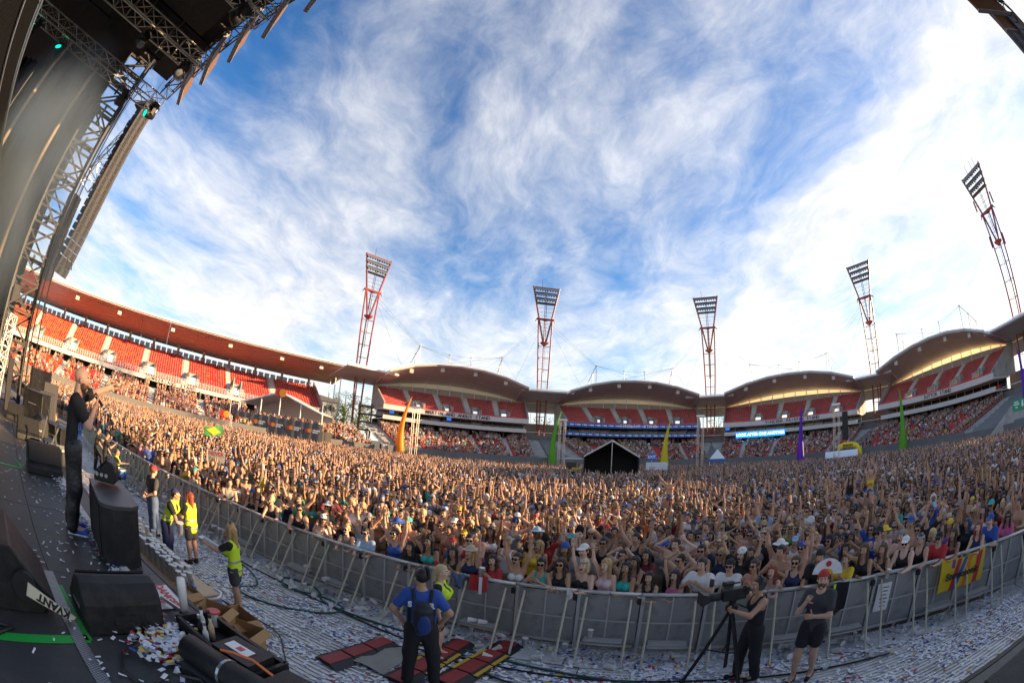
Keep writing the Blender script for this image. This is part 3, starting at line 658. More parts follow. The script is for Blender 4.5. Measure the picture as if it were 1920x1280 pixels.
for q, nm in ((((-3.47, .36), (-3.45, .50), (-2.62, .52), (-2.64, .45), (-3.40, .43), (-3.42, .36)), 0), (((-2.70, .49), (-2.60, .50), (-2.56, -.9), (-2.64, -.9)), 0), (((-8.06, .34), (-7.98, .38), (-7.40, .52), (-7.44, .44)), 0), (((-7.47, .52), (-7.38, .52), (-7.36, -.5), (-7.45, -.5)), 0)):
    t_ = MB(); t_.extrude([ab(x, y, DZ + .003) for x, y in q][::1], (0, 0, .0015)); t_.build('tape_mark', m_tape, stage)

# ---- stage roof with hanging trusses and the saw-tooth boards along its front
roof = thing('stage_roof', 'black stage roof with alloy trusses and saw-tooth boards along its front edge', 'stage roof'); RZ = 13.9
b = MB(); b.box(None, (31.5, 12.0, .5), M=M_ @ Matrix.Translation((0, -3.6, RZ + 1.9))); b.build('roof_skin', m_curtain, roof)
b = MB(); b.box(None, (13.0, 9.6, .5), M=M_ @ Matrix.Translation((-22.3, -5.3, RZ + 1.9))); b.build('wing_roof_skin', m_curtain, roof)
b = MB()
for a in np.arange(-15, 16, 1.83):
    b.tube(ab(a, -8.5, RZ + 1.0), ab(a, 2.3, RZ + 1.0), .07, 5); b.tube(ab(a, -8.5, RZ + 1.6), ab(a, 2.3, RZ + 1.6), .06, 5)
for q in np.arange(-8, 2.5, 1.7): b.tube(ab(-15.2, q, RZ + 1.35), ab(15.2, q, RZ + 1.35), .06, 5)
b.build('roof_grid', m_black, roof)
for a in (-16.35, -12.75, -9.15, -5.5, -1.8, 1.8, 5.5, 9.1):
    b = MB(); truss(b, ab(a, -7.5, RZ + .25), ab(a, 2.55, RZ + .25), .62, .62, 14, .034, .018); b.build('truss', m_truss, roof)
b = MB(); truss(b, ab(-16.5, 2.4, RZ + 1.1), ab(15.5, 2.4, RZ + 1.1), .5, .5, 40, .034, .018); b.build('front_truss', m_black, roof)
m_board = mat('board_timber', (0.17, 0.085, 0.035), 0.6, var=0.4, vscale=2.5); m_boarde = mat('board_edge', (0.34, 0.34, 0.35), 0.5)
for i in range(17):
    a = -14.96 + 1.83 * i
    bd = MB(); Mx = M_ @ Matrix.Translation((a, 3.0, RZ + .55)) @ Matrix.Rotation(R(-24), 4, 'Z')
    bd.box(None, (1.75, .09, 1.1), M=Mx @ Matrix.Translation((.86, 0, .0))); bd.build('fascia_board', m_board, roof)
    bd = MB(); bd.box(None, (.06, .16, 1.14), M=Mx @ Matrix.Translation((1.77, 0, .0))); bd.box(None, (1.75, .16, .05), M=Mx @ Matrix.Translation((.86, 0, -.58))); bd.build('board_edge', m_boarde, roof)
for (a, q, w, d) in ((-14.3, -1.2, 1.6, 2.4), (-11, .2, 1.9, 2.6), (-14.5, 1.4, 1.2, 1.0), (-10.6, -3.4, 2.2, 1.6), (-7.3, .4, 1.8, 2.0)):
    b = MB(); b.box(None, (w, d, .35), M=M_ @ Matrix.Translation((a, q, RZ + .75))); b.build('speaker_hatch', m_cab, roof)
m_lens = mat('green_lens', (0.0, 0.55, 0.36), 0.2, emit=0.9)
def moving_light(a, q, z, lab, yaw, pitch, lens):
    t = thing('moving_light', lab, 'stage light', ab(a, q, z), SRZ + yaw, 'stage lights under the roof')
    b = MB(); b.box((0, 0, -.08), (.42, .36, .18)); b.build('base', m_black, t)
    for s in (-1, 1):
        b = MB(); b.box((s * .22, 0, -.36), (.06, .16, .46)); b.build('yoke', m_black, t)
    Mx = Matrix.Translation((0, 0, -.52)) @ Matrix.Rotation(pitch, 4, 'X')
    b = MB(); b.lathe([(.06, -.30), (.17, -.24), (.19, .0), (.16, .18), (.17, .26)], n=12, M=Mx); hd = b.build('head', m_cab, t, smooth=True)
    b = MB(); b.lathe([(.155, .262), (.10, .285), (.02, .295)], n=12, M=Mx); b.build('lens', m_lens if lens else m_lampg, hd)
LT = [(-16.4, -3.9, RZ - .1, 1, 'stage light with glowing green lens highest at far left', 1.2, 1.2), (-16.4, -6.0, RZ - .1, 1, 'small stage light with green lens low by the mesh panel', .8, .9),
      (-15.85, 2.2, RZ - .1, 1, 'stage light hanging at the truss end above the line array', .2, 1.9), (-12.75, -.4, RZ - .1, 0, 'stage light under the middle truss of the roof', 2.2, 2.4),
      (-12.75, 1.9, RZ - .1, 0, 'silver-faced stage light near the front of the second truss', 1.0, 2.0), (-9.15, 1.6, RZ - .1, 0, 'stage light under the rightmost visible truss', .4, 1.4), (-16.4, .6, RZ - .1, 0, 'dark stage light hanging in front of the lattice tower top', 2.8, 1.5)]
for (a, q, z, ln, lab, yw, pt) in LT: moving_light(a, q, z, lab, yw, pt, ln)

# ---- lattice tower at the left wing, poles, drape, second hang
tw = thing('lattice_tower', 'dark lattice steel tower at the left wing of the stage', 'tower', (-17.05, 5.77, 0), SRZ)
b = MB(); truss(b, (0, 0, DZ), (0, 0, 17.2), 1.35, 1.35, 15, .075, .05, up=(0, 1, 0)); b.build('lattice', m_black, tw)
b = MB()
for z in lin(3.5, 16.5, 9): b.box((0, 0, z), (1.5, .12, .14)); b.box((0, 0, z), (.12, 1.5, .14))
b.build('cross_frames', m_black, tw)
b = MB(); b.box((0, 0, 17.35), (1.9, 1.9, .3)); b.box((1.2, 0, 17.6), (3.6, .3, .3)); b.build('head_block', m_black, tw)
for i, (x, y, z) in enumerate(((.3, .1, 4.4), (-.2, .2, 5.4))):
    b = MB(); b.box((x, y - .55, z), (.9, .35, .6)); b.build('control_box', m_cab, tw)
b = MB(); b.tube((1.1, .7, 16.5), (.9, .9, DZ), .035, 5); b.tube((1.35, .7, 16.8), (1.7, 1.2, DZ), .03, 5); b.build('rigging_rope', m_cable, tw)
for (x, y, lab) in ((-17.0, 1.75, 'pale vertical pole in the smoke nearest the dark mesh panel'), (-16.55, 3.85, 'pale vertical pole in the smoke beside the lattice tower')):
    p_ = thing('support_pole', lab, 'pole', (x, y, DZ), 0, 'poles in the smoke')
    b = MB(); b.tube((0, 0, 0), (0, 0, 12.4), .085, 8); b.build('shaft', mat('tan_pole', (0.52, 0.40, 0.24), 0.6, var=.25), p_)
    b = MB(); b.box((0, 0, .03), (.4, .4, .06)); b.build('base_plate', m_black, p_)
dr = thing('wing_drape', 'dark drape closing the left wing of the stage behind the smoke', 'drape')
b = MB(); rows = []
for i in range(81):
    t = i / 80; x = -21.5 + 2.0 * math.sin(t * 2.2); rows.append([ab(x + .12 * math.sin(i * 1.7), -9 + t * 8.9, z) for z in (DZ, 5, 9, 14.5)])
b.grid(rows); b.build('drape_cloth', mat('wing_cloth', (0.010, 0.010, 0.011), 0.95, var=0.5, vscale=1.2, spec=.1), dr)
b = MB(); b.tube(ab(-21.3, -9, 14.5), ab(-20, -.1, 14.5), .07, 6); b.build('curtain_rail', m_black, dr)
mp_ = thing('mesh_screen', 'dark perforated mesh screen hanging at the top left corner', 'screen')
def mesh_mat():
    M = mat('screen_mesh', (0.006, 0.006, 0.007), 0.85, spec=.15); n = M.node_tree.nodes; l = M.node_tree.links
    tc = n.new('ShaderNodeTexCoord'); v = n.new('ShaderNodeTexVoronoi'); v.inputs['Scale'].default_value = 16; v.inputs['Randomness'].default_value = 0.0
    l.new(tc.outputs['Object'], v.inputs['Vector']); bp = n.new('ShaderNodeBump'); bp.inputs['Strength'].default_value = 1; bp.inputs['Distance'].default_value = .05; l.new(v.outputs['Distance'], bp.inputs['Height']); l.new(bp.outputs[0], n['Principled BSDF'].inputs['Normal']); return M
b = MB(); b.box(None, (14, .25, 5.8), M=M_ @ Matrix.Translation((-13.0, -3.42, 5.75))); b.build('mesh_panel', mesh_mat(), mp_)
b = MB(); b.tube(ab(-20, -3.26, 8.7), ab(-6, -3.26, 8.7), .05, 6); b.tube(ab(-20, -3.26, 7.9), ab(-6, -3.26, 7.9), .03, 6); b.build('frame_pipe', m_alu, mp_)
b = MB()
for a in (-18, -13, -8): b.tube(ab(a, -3.4, 8.6), ab(a, -3.4, 14), .02, 4)
b.build('hanging_cables', m_cable, mp_)

# ---- line arrays
m_array = mat('array_grey', (0.055, 0.055, 0.062), 0.55, var=0.15, vscale=4)
def line_array(base, z0, n, yaw, label, curve=1.0):
    t = thing('line_array', label, 'loudspeakers', (base[0], base[1], 0), yaw)
    # boxes face local +Y; stack hangs down from z0; the lower boxes tilt down more and swing back
    y, z, ang = 0.0, z0, 0.0
    pan = MB()
    for s in (-1, 1):
        for k in range(3): pan.box((s * .22, .0, (k - 1) * .108), (.20, .03, .072))
    horn = pan.mesh('driver_slots', m_letter)
    for i in range(n):
        f = i / (n - 1); ang = -curve * (0.02 + .42 * f ** 2.6); h = .375
        Mx = Matrix.Translation((0, y, z)) @ Matrix.Rotation(ang, 4, 'X')
        b = MB(); P = [(-.48, .0, -.18), (.48, .0, -.18), (.36, -.50, -.13), (-.36, -.50, -.13), (-.48, .0, .18), (.48, .0, .18), (.36, -.50, .13), (-.36, -.50, .13)]
        P = [P[k] for k in (3, 2, 1, 0, 7, 6, 5, 4)]
        b.hexa(P); c = b.build('speaker_box', m_array, t); c.matrix_local = Mx
        g = obj('driver_slots', horn, c); g.location = (0, .005, 0)
        z -= h * math.cos(ang); y += -h * math.sin(-ang) * .9
    b = MB(); b.box((0, -.3, z0 + .32), (1.1, .8, .18)); b.tube((0, -.3, z0 + .4), (0, -.3, 19.0), .03, 5); b.tube((-.35, .1, z0 + .4), (-.35, .1, 19), .02, 4); b.box((.1, .15, z0 + .55), (.35, .45, .3)); b.build('fly_frame', m_array, t)
    b = MB(); pts = [(.1 * math.sin(i * .9), -.75 - .14 * math.sin(i * 1.3), z0 - i * .42) for i in range(int(n * .375 / .42))]; b.path(pts, .03, 5); b.path([(p[0] - .3, p[1] + .05, p[2]) for p in pts], .025, 5); b.build('signal_cable', m_cable, t)
    return t
line_array((-17.0, 8.1), 14.9, 22, R(-72), 'tall curved grey line array hanging at left of the stage')
line_array((15.3, -1.9), 17.4, 22, R(42), 'line array cut off by the top right corner')
t = thing('speaker_hang', 'slim dark speaker column hanging behind the line array', 'loudspeakers', (-20.6, 8.1, 0), R(20))
for i in range(8):
    b = MB(); b.box((0, 0, 10.9 - i * .52), (.62, .6, .48)); b.build('speaker_box', m_cab, t)
b = MB(); b.tube((0, 0, 11.2), (0, 0, 17.5), .03, 5); b.tube((.2, 0, 11.2), (.2, 0, 17.5), .02, 5); b.build('lift_chain', m_cable, t)
t = thing('bridge_truss', 'light lattice truss bridging tower and line array under the roof', 'truss')
b = MB(); truss(b, (-18.1, 7.5, 11.0), (-18.4, 8.6, 14.6), .8, .8, 5, .035, .02, up=(1, 0, 0)); b.build('lattice', m_alu, t)

# ---- side-fill stack, wedges, projector, subwoofer
def wedge_mesh(w, d, h):
    """floor monitor: grille faces local +Y and up; profile is (y, z)"""
    prof = [(-d / 2, .0), (d / 2, .0), (d / 2 + .0, h * .28), (d * .40, h * .36), (-d * .12, h * .98), (-d * .22, h), (-d * .36, h * .94), (-d * .46, h * .80), (-d / 2, h * .6)]
    b = MB(); b.extrude([(-w / 2, y, z) for y, z in prof], (w, 0, 0)); return b
def wedge(a, q, yaw, w, d, h, label, z=DZ):
    t = sroot('floor_monitor', label, 'loudspeaker', a, q, z, yaw, 'floor monitors on the stage')
    c = wedge_mesh(w, d, h).build('cabinet', m_cab, t)
    bv = c.modifiers.new('bevel', 'BEVEL'); bv.width = .018; bv.segments = 2; bv.limit_method = 'ANGLE'
    b = MB(); y0, z0, y1, z1 = d * .40, h * .36, -d * .12, h * .98; nrm = Vector((0, z1 - z0, y0 - y1)).normalized()
    P = [Vector((sx * (w / 2 - .03), y0 + (y1 - y0) * f, z0 + (z1 - z0) * f)) + nrm * .012 for sx, f in ((-1, .04), (1, .04), (1, .96), (-1, .96))]
    b.extrude(P, nrm * .012); b.build('grille', m_grille, t)
    for s in (-1, 1):
        b = MB()
        for k in range(3): b.tube((s * (w / 2 - .001), -d * .1 + k * .06, h * .32), (s * (w / 2 + .006), -d * .1 + k * .06, h * .32), .022, 8)
        b.build('connector_plate', m_alu, t)
    b = MB(); b.box((0, -d / 2 - .004, h * .3), (.2, .012, .09)); b.tube((w * .22, -d / 2, h * .22), (w * .22, -d / 2 - .05, h * .22), .02, 8); b.build('socket', m_grille, t)
    return t
wedge(-2.95, .86, R(90), .66, .56, .38, 'big black floor monitor seen from behind in the foreground')
wedge(-7.55, .95, R(-90), .72, .60, .44, 'floor monitor facing right just left of the performer')
wedge(-10.45, .82, R(-90), .66, .58, .44, 'floor monitor in sunlight behind the nearer one at left')
wedge(-12.95, .55, R(-100), .62, .58, .42, 'farthest floor monitor at left with round side ports')
wedge(-11.9, 1.25, R(-180), 1.2, .6, .42, 'long floor monitor along the far stage edge')
sb = sroot('subwoofer', 'tall black speaker cabinet with rounded front on the stage edge beside the performer', 'loudspeaker', -4.36, 1.40, DZ, R(-8))
prof = [(-.5, -.22), (.42, -.22)] + [(.42 + .12 * math.sin(t), -.06 - .16 * math.cos(t)) for t in lin(0, math.pi / 2, 5)] + [(.5, .12), (.40, .22), (-.5, .22)]
b = MB(); b.extrude([(x, y, 0) for x, y in prof], (0, 0, .57)); b.build('cabinet', m_cab, sb)
b = MB(); b.extrude([(x * 1.02, y * 1.03, .57) for x, y in prof], (0, 0, .035)); b.build('top_plate', mat('sub_top', (0.055, 0.053, 0.053), .45, var=.3), sb)
b = MB(); b.extrude([(-.46, -.232, .05), (.40, -.232, .05), (.40, -.232, .55), (-.46, -.232, .55)], (0, .014, 0)); b.build('grille', m_grille, sb)
wedge(-4.72, 1.44, R(150), .28, .27, .23, 'small black monitor resting on top of the subwoofer', DZ + .64)
sf = thing('sidefill_stack', 'stack of grey speaker boxes at the far left stage edge', 'loudspeakers', (-14.2, 6.75, 0), R(-30))
for (x, y, z0, hh, w) in ((0, 0, 1.0, 1.6, .55), (.62, -.05, .9, 1.2, .55), (-.6, .1, 1.4, 1.5, .5), (.62, -.05, 2.12, .45, .55)):
    b = MB(); b.box((x, y, z0 + hh / 2), (w, .6, hh)); c = b.build('speaker_box', m_array, sf)
    b = MB()
    for k in range(2):
        for s in (-1, 1): b.box((x + s * .1, y - .31, z0 + hh * (.3 + .4 * k)), (.08, .03, .16))
    b.build('driver_slots', m_letter, c)
pj = sroot('show_laser', 'black projector with a white KVANT plate on its swivel bracket at bottom left', 'projector', -3.38, -.22, DZ, R(90))
b = MB(); b.extrude([(-.62, -.42, 0), (.42, -.42, 0), (.56, -.42, .10), (.24, -.42, .46), (-.62, -.42, .46)], (0, .74, 0)); c = b.build('housing', m_cab, pj); bv = c.modifiers.new('bevel', 'BEVEL'); bv.width = .012
b = MB(); b.tube((.30, -.43, .22), (.30, -.47, .22), .105, 20); b.tube((.30, -.47, .22), (.30, -.48, .22), .035, 12); b.build('swivel_knob', m_black, pj)
b = MB(); b.extrude([(.34, -.475, .26), (.30, -.475, .17), (.66, -.475, .0), (.70, -.475, .03)], (0, -.02, 0)); kp = b.build('name_plate', mat('cream_plate', (0.72, 0.66, 0.52), .5), pj)
text('KVANT', .085, m_letter, frame((.52, -.497, .11), (-.36, 0, .19), (-.19, 0, -.36)), kp, bold=.004, extrude=.001)
b = MB(); b.box((-.5, -.425, .36), (.12, .012, .14)); b.build('warning_sticker', mat('orange_sticker', (0.85, .12, .02), .5), pj)
b = MB(); b.path([(-.3, -.5, .02), (-.1, -.62, .02), (.1, -.66, .02), (-.05, -.75, .02), (-.4, -.8, .02)], .016, 6); b.build('power_lead', m_cable, pj)
# far left clutter: cases, mic stands, cable heap
for i, (a, q, w, d, h, lab) in enumerate(((-9.3, 1.35, .5, .35, .22, 'grey equipment case lying behind the near floor monitor'), (-8.55, 1.55, .42, .3, .26, 'pale fabric-topped drum case by the stage edge'), (-12.6, 2.0, 1.1, .6, .55, 'low black flight case at the far stage edge'), (-14.2, 1.4, .9, .6, .8, 'tall black flight case under the lattice tower'))):
    t = sroot('equipment_case', lab, 'case', a, q, DZ if q < 1.6 else DZ - .35, .3 * i)
    b = MB(); b.box((0, 0, h / 2), (w, d, h)); c = b.build('body', m_cab if i > 1 else m_array, t); bv = c.modifiers.new('bevel', 'BEVEL'); bv.width = .02
    b = MB(); b.box((0, 0, h + .02), (w * 1.01, d * 1.01, .04)); b.build('lid', m_black if i != 1 else mat('pale_cloth', (.5, .47, .36), .8), t)
    b = MB(); b.tube((-w * .2, -d / 2 - .03, h * .6), (w * .2, -d / 2 - .03, h * .6), .015, 6); b.build('handle', m_alu, t)
for i, (a, q, yw) in enumerate(((-10.9, 1.3, .4), (-8.9, 1.2, 1.1), (-8.2, 1.35, -.4))):
    t = sroot('microphone_stand', ['folded white-striped microphone stand nearest the side-fill stack', 'microphone stand lying behind the near floor monitor', 'short microphone stand leaning by the drum case'][i], 'stand', a, q, DZ, yw)
    b = MB(); b.tube((0, 0, 0), (.28, 0, .62), .022, 6); b.build('pole', m_alu, t)
    b = MB()
    for k in range(3): b.tube((0, 0, .05), (.22 * math.cos(k * 2.1), .22 * math.sin(k * 2.1), .01), .012, 5)
    b.build('tripod_base', m_black, t)
    b = MB(); b.lathe([(.02, -.08), (.03, 0), (.025, .06)], (.28, 0, .66), 8); b.build('clip', m_cab, t)
t = sroot('cable_heap', 'heap of black cables at the stage edge behind the monitors', 'cables', -8.5, 1.3, DZ + .02)
for k in range(5):
    b = MB(); b.path([(.5 * math.cos(i * .55 + k) * (1 + .2 * math.sin(i)) , .16 * math.sin(i * .55 + k), .03 + .02 * k) for i in range(22)], .014, 5); b.build('cable', m_cable, t)
t = thing('wing_fence', 'tall black mesh fence panel beyond the side-fill stack', 'fence', (-23.6, 10.6, 0), R(-55))
b = MB(); b.box((0, 0, 2.35), (2.7, .06, 1.55)); b.build('mesh_panel', m_cab, t)
for x in (-1.35, -.45, .45, 1.35):
    b = MB(); b.box((x, -.06, 1.6), (.08, .08, 3.2)); b.build('post', m_black, t)
for z in (1.6, 2.35, 3.1):
    b = MB(); b.box((0, -.06, z), (2.7, .05, .05)); b.build('rail', m_black, t)
tt = thing('stand_truss', 'short silver truss standing at the left edge beside the tower drape', 'truss', (-13.4, 4.05, DZ))
b = MB(); truss(b, (0, 0, 0), (.25, .2, 2.6), .3, .3, 9, .022, .012, up=(0, 1, 0)); b.build('lattice', m_white, tt)
tt = thing('tower_drape', 'black drape hung over the foot of the lattice tower', 'drape', (-14.2, 4.9, DZ), SRZ)
b = MB(); b.grid([[(x, .12 * math.sin(x * 9), z) for z in (0, .7, 1.5)] for x in np.arange(-.6, .61, .06)]); b.build('cloth', m_curtain, tt)

# ---- case and gas gear in the trough at the near edge
t = sroot('tool_trunk', 'long open black trunk of bottles and boxes along the stage edge', 'trunk', -2.25, 1.46, DZ)
for (c, d) in (((0, -.14, .06), (.86, .03, .12)), ((0, .16, .06), (.86, .03, .12)), ((-.43, .01, .06), (.03, .33, .12)), ((.43, .01, .06), (.03, .33, .12)), ((0, .01, .012), (.86, .3, .02))):
    b = MB(); b.box(c, d); b.build('side_panel' if d[2] > .1 else 'bottom_panel', m_cab, t)
def prop(name, lab, cat, a, q, z, fn, mats, yaw=0, group=None):
    o = sroot(name, lab, cat, a, q, z, yaw, group); fn(o); return o
for i, (a, q, h) in enumerate(((-2.52, 1.45, .2), (-2.48, 1.40, .16), (-2.42, 1.46, .18), (-2.40, 1.39, .14), (-2.50, 1.5, .17))):
    t = sroot('bottle', 'small bottle standing in the open black trunk', 'bottle', a, q, DZ + .03, 0, 'bottles in the trunk')
    b = MB(); b.lathe([(.022, 0), (.024, h * .6), (.012, h * .78), (.012, h)], n=10); b.build('body', [m_cupin, m_cab, m_ply][i % 3], t, smooth=True)
    b = MB(); b.lathe([(.014, h), (.014, h + .025)], n=10); b.build('cap', m_alu if i % 2 else m_letter, t)
t = sroot('gas_canister', 'white spray canister upright at the stage edge by the big floor monitor', 'canister', -2.80, 1.45, DZ)
b = MB(); b.lathe([(.035, .08), (.037, .30), (.033, .36)], n=12); b.build('cylinder', m_cup, t, smooth=True)
b = MB(); b.lathe([(.05, 0), (.05, .05), (.03, .09)], n=12); b.build('foot', m_black, t)
b = MB(); b.tube((-.02, 0, .06), (-.3, -.06, .06), .02, 8); b.build('valve_tube', m_alu, t)
t = sroot('lidded_jar', 'round jar with a red lid on the trunk edge', 'jar', -2.58, 1.60, DZ + .16)
b = MB(); b.lathe([(.03, -.12), (.032, 0)], n=12); b.build('glass', m_glassl, t); b = MB(); b.lathe([(.055, 0), (.055, .012)], n=14); b.build('lid', mat('red_lid', (.55, .04, .03), .4), t)
t = sroot('control_box', 'black box with a white label lying across the open trunk', 'box', -2.02, 1.43, DZ + .10, R(6))
b = MB(); b.box((0, 0, .03), (.34, .24, .07)); c = b.build('body', m_cab, t); b = MB(); b.box((-.02, 0, .068), (.2, .09, .004)); l_ = b.build('label', m_whitel, t); b = MB(); b.box((-.01, 0, .0715), (.05, .045, .003)); b.build('red_mark', mat('red_lid', (.55, .04, .03)), l_)
t = sroot('barrel_lamp', 'black barrel-shaped lamp lying on the deck at bottom', 'stage light', -1.98, 1.19, DZ + .11, R(8))
b = MB(); b.lathe([(.07, -.30), (.105, -.27), (.105, .36), (.08, .40)], n=16, M=Matrix.Rotation(R(90), 4, 'Y')); c = b.build('barrel', m_cab, t, smooth=True)
b = MB(); b.lathe([(.108, -.02), (.108, .0)], n=16, M=Matrix.Translation((.1, 0, 0)) @ Matrix.Rotation(R(90), 4, 'Y')); b.build('band', m_alu, t)
b = MB(); b.box((-.05, -.1, -.06), (.3, .12, .08)); b.build('mount', m_black, t)
t = sroot('power_unit', 'black power unit with handles at the bottom edge', 'power unit', -1.62, 1.42, DZ, R(3))
b = MB(); b.box((0, 0, .07), (.24, .30, .14)); c = b.build('body', m_cab, t); bv = c.modifiers.new('bevel', 'BEVEL'); bv.width = .015
for s in (-1, 1):
    b = MB(); b.path([(.14, s * .1 - .05, .05), (.2, s * .1 - .05, .1), (.2, s * .1 + .05, .1), (.14, s * .1 + .05, .15)], .014, 6); b.build('handle', mat('rope_handle', (.16, .12, .06), .8), t)
t = sroot('orange_lead', 'orange cable looped over the power unit', 'cable', -1.9, 1.3, DZ)
b = MB(); b.path([(-.1, -.05, .22), (0, -.02, .25), (.12, .03, .25), (.25, .06, .2)], .009, 6); b.build('cable', m_orange, t)
t = sroot('black_lead', 'black cable curling from the big floor monitor through the paper scraps', 'cable', -2.3, .8, DZ + .02)
b = MB(); b.path([(-.15, .05, .05), (-.12, -.12, .0), (.05, -.2, .0), (.25, -.12, .0), (.2, .1, .03), (.35, .22, .06), (.5, .2, .05)], .011, 6); b.build('cable', m_cable, t)
t = sroot('danger_sign', 'white sheet lettered DANGER in red lying behind the big floor monitor', 'sign', -3.22, 1.44, DZ + .012, R(-4))
b = MB(); b.box((0, 0, 0), (.46, .30, .006)); sh = b.build('sheet', m_cup, t)
m_rl = mat('red_print', (.62, .03, .03), .5)
text('DANGER', .115, m_rl, Matrix.Translation((0, .06, .006)), sh, bold=.004, extrude=.001); text('WORK', .10, m_rl, Matrix.Translation((0, -.06, .006)), sh, bold=.003, extrude=.001)
# right foreground, on the stage edge
t = thing('effects_console', 'pale grey effects console with black vents at the bottom right', 'console', (1.50, .62, DZ), SRZ + R(10))
b = MB(); b.extrude([(-.42, -.16, 0), (.42, -.16, 0), (.42, -.16, .24), (-.42, -.16, .24)], (0, .36, 0)); c = b.build('casing', mat('grey_casing', (.42, .41, .38), .5, var=.1), t); bv = c.modifiers.new('bevel', 'BEVEL'); bv.width = .02
for x in (-.26, .0, .26):
    b = MB(); b.box((x, .0, .242), (.16, .10, .012)); b.build('vent', m_letter, t); b = MB(); b.box((x, .14, .242), (.16, .08, .012)); b.build('vent', m_letter, t)
b = MB(); b.lathe([(.05, .24), (.05, .27), (.03, .28)], (.13, .07, 0), 14); b.build('dial', m_glassl, t)
t = thing('orange_lead', 'orange cable lying across the grey effects console', 'cable', (1.55, .65, DZ + .25), 0)
b = MB(); b.path([(-.25, -.1, .0), (-.1, .02, .01), (.1, .06, .01), (.3, .02, .0)], .012, 6); b.build('cable', m_orange, t)
t = thing('blaster_case', 'black case with white BLASTER lettering at the bottom right corner', 'case', (2.0, .16, DZ), SRZ + R(-12))
b = MB(); b.extrude([(-.24, -.2, 0), (.24, -.2, 0), (.24, -.2, .44), (.05, -.2, .60), (-.24, -.2, .52)], (0, .42, 0)); c = b.build('body', m_cab, t); bv = c.modifiers.new('bevel', 'BEVEL'); bv.width = .012
text('BLASTER XL', .07, m_whitel, frame((-.243, .0, .26), (0, 0, 1), (0, 1, 0)), t, bold=.003, extrude=.001)
# ------------------------------------------------------------------ pit between stage and barrier
BAR = [(-27.2, 16.3), (-22.5, 14.1), (-18.5, 12.55), (-15.0, 11.55), (-10.69, 10.35), (-7.04, 9.42), (-2.98, 8.12), (0.02, 7.12), (2.92, 6.08), (6.02, 4.68), (9.39, 2.66), (12.6, .2), (16, -2.8)]
BARV = [Vector((x, y, 0)) for x, y in BAR]
def bspline(ps, n=40):
    out = []
    for i in range(len(ps) - 1):
        p0 = ps[max(0, i - 1)]; p1 = ps[i]; p2 = ps[i + 1]; p3 = ps[min(len(ps) - 1, i + 2)]
        for k in range(n):
            t = k / n; out.append(.5 * ((2 * p1) + (p2 - p0) * t + (2 * p0 - 5 * p1 + 4 * p2 - p3) * t * t + (3 * p1 - p0 - 3 * p2 + p3) * t ** 3))
    out.append(ps[-1]); return out
BS = bspline(BARV)
BL = [0.0]
for a, c in zip(BS, BS[1:]): BL.append(BL[-1] + (c - a).length)
def bar_at(s):
    i = int(np.searchsorted(BL, s)) ; i = max(1, min(len(BS) - 1, i)); f = (s - BL[i - 1]) / (BL[i] - BL[i - 1]); p = BS[i - 1].lerp(BS[i], f); e = (BS[i] - BS[i - 1]).normalized(); return p, e
BXY = np.array([(p.x, p.y) for p in BS])
def bar_y(x): return np.interp(x, BXY[:, 0], BXY[:, 1])
# trackway floor panels
pf = structure(obj('pit_floor', None))
b = MB(); b.box((0, 0, -.02), (2.38, 1.28, .04))
for k in range(14): b.box((0, -.60 + k * .092, .008), (2.36, .045, .018))
tp_me = b.mesh('track_panel', m_track)
for i in range(-13, 8):
    for j in range(0, 5):
        a = i * 2.4 + (.6 if j % 2 else 0); q = 1.75 + 1.3 * (j + .5); p = ab(a, q, 0)
        if p.y > bar_y(p.x) + .2: continue
        obj('track_panel', tp_me, pf, (p.x, p.y, .0 + random.uniform(-.003, .003)), (random.uniform(-.004, .004), random.uniform(-.003, .003), SRZ + random.uniform(-.006, .006)))
b = MB(); b.box(None, (52, 7.4, .04), M=M_ @ Matrix.Translation((-8, 5.2, -.065 + .01))); structure(b.build('pit_ground', mat('dark_ground', (.07, .068, .065), .95, var=.4)))

# barrier sections
BH = 1.14; SEC = 1.04
m_barpanel = mat('barrier_sheet', (.37, .365, .355), .5, metal=.4, var=.25, vscale=2.0, dirt=(.15, .14, .13), dirtscale=2.0)
m_baralu = mat('barrier_tube', (.58, .57, .54), .42, metal=.55, var=.15, vscale=6)
m_barold = mat('barrier_brace', (.50, .47, .36), .5, metal=.2, var=.25, vscale=6)
def sec_meshes():
    """local x along the barrier, -y towards the stage (pit side), +y towards the crowd"""
    d = {}
    b = MB(); b.box((0, .03, .60), (1.0, .012, .96)); d['sheet_panel'] = b.mesh('sheet_panel', m_barpanel)
    b = MB(); b.tube((-.515, 0, BH), (.515, 0, BH), .034, 8); d['top_rail'] = b.mesh('top_rail', m_baralu, True)
    b = MB(); b.box((-.49, 0, .57), (.055, .05, 1.12)); d['post'] = b.mesh('post', m_baralu)
    b = MB(); b.box((0, .0, .60), (.03, .03, 1.0)); d['middle_post'] = b.mesh('middle_post', m_baralu)
    b = MB(); b.box((0, .0, .62), (.95, .026, .03)); d['cross_rail'] = b.mesh('cross_rail', m_baralu)
    b = MB(); b.box((0, .0, .14), (.95, .03, .05)); d['bottom_rail'] = b.mesh('bottom_rail', m_baralu)
    b = MB(); b.tube((-.36, -.04, 1.05), (-.36, -.66, .04), .021, 6); d['brace'] = b.mesh('brace', m_barold)
    b = MB(); b.box((0, -.3, .36), (.62, .24, .02)); b.box((0, -.41, .345), (.62, .02, .05)); d['step'] = b.mesh('step', m_baralu)
    b = MB(); b.box((0, -.36, .025), (1.0, .74, .008)); d['foot_plate'] = b.mesh('foot_plate', m_track)
    b = MB(); b.box((.49, -.02, 1.02), (.07, .07, .1)); d['latch'] = b.mesh('latch', m_black)
    return d
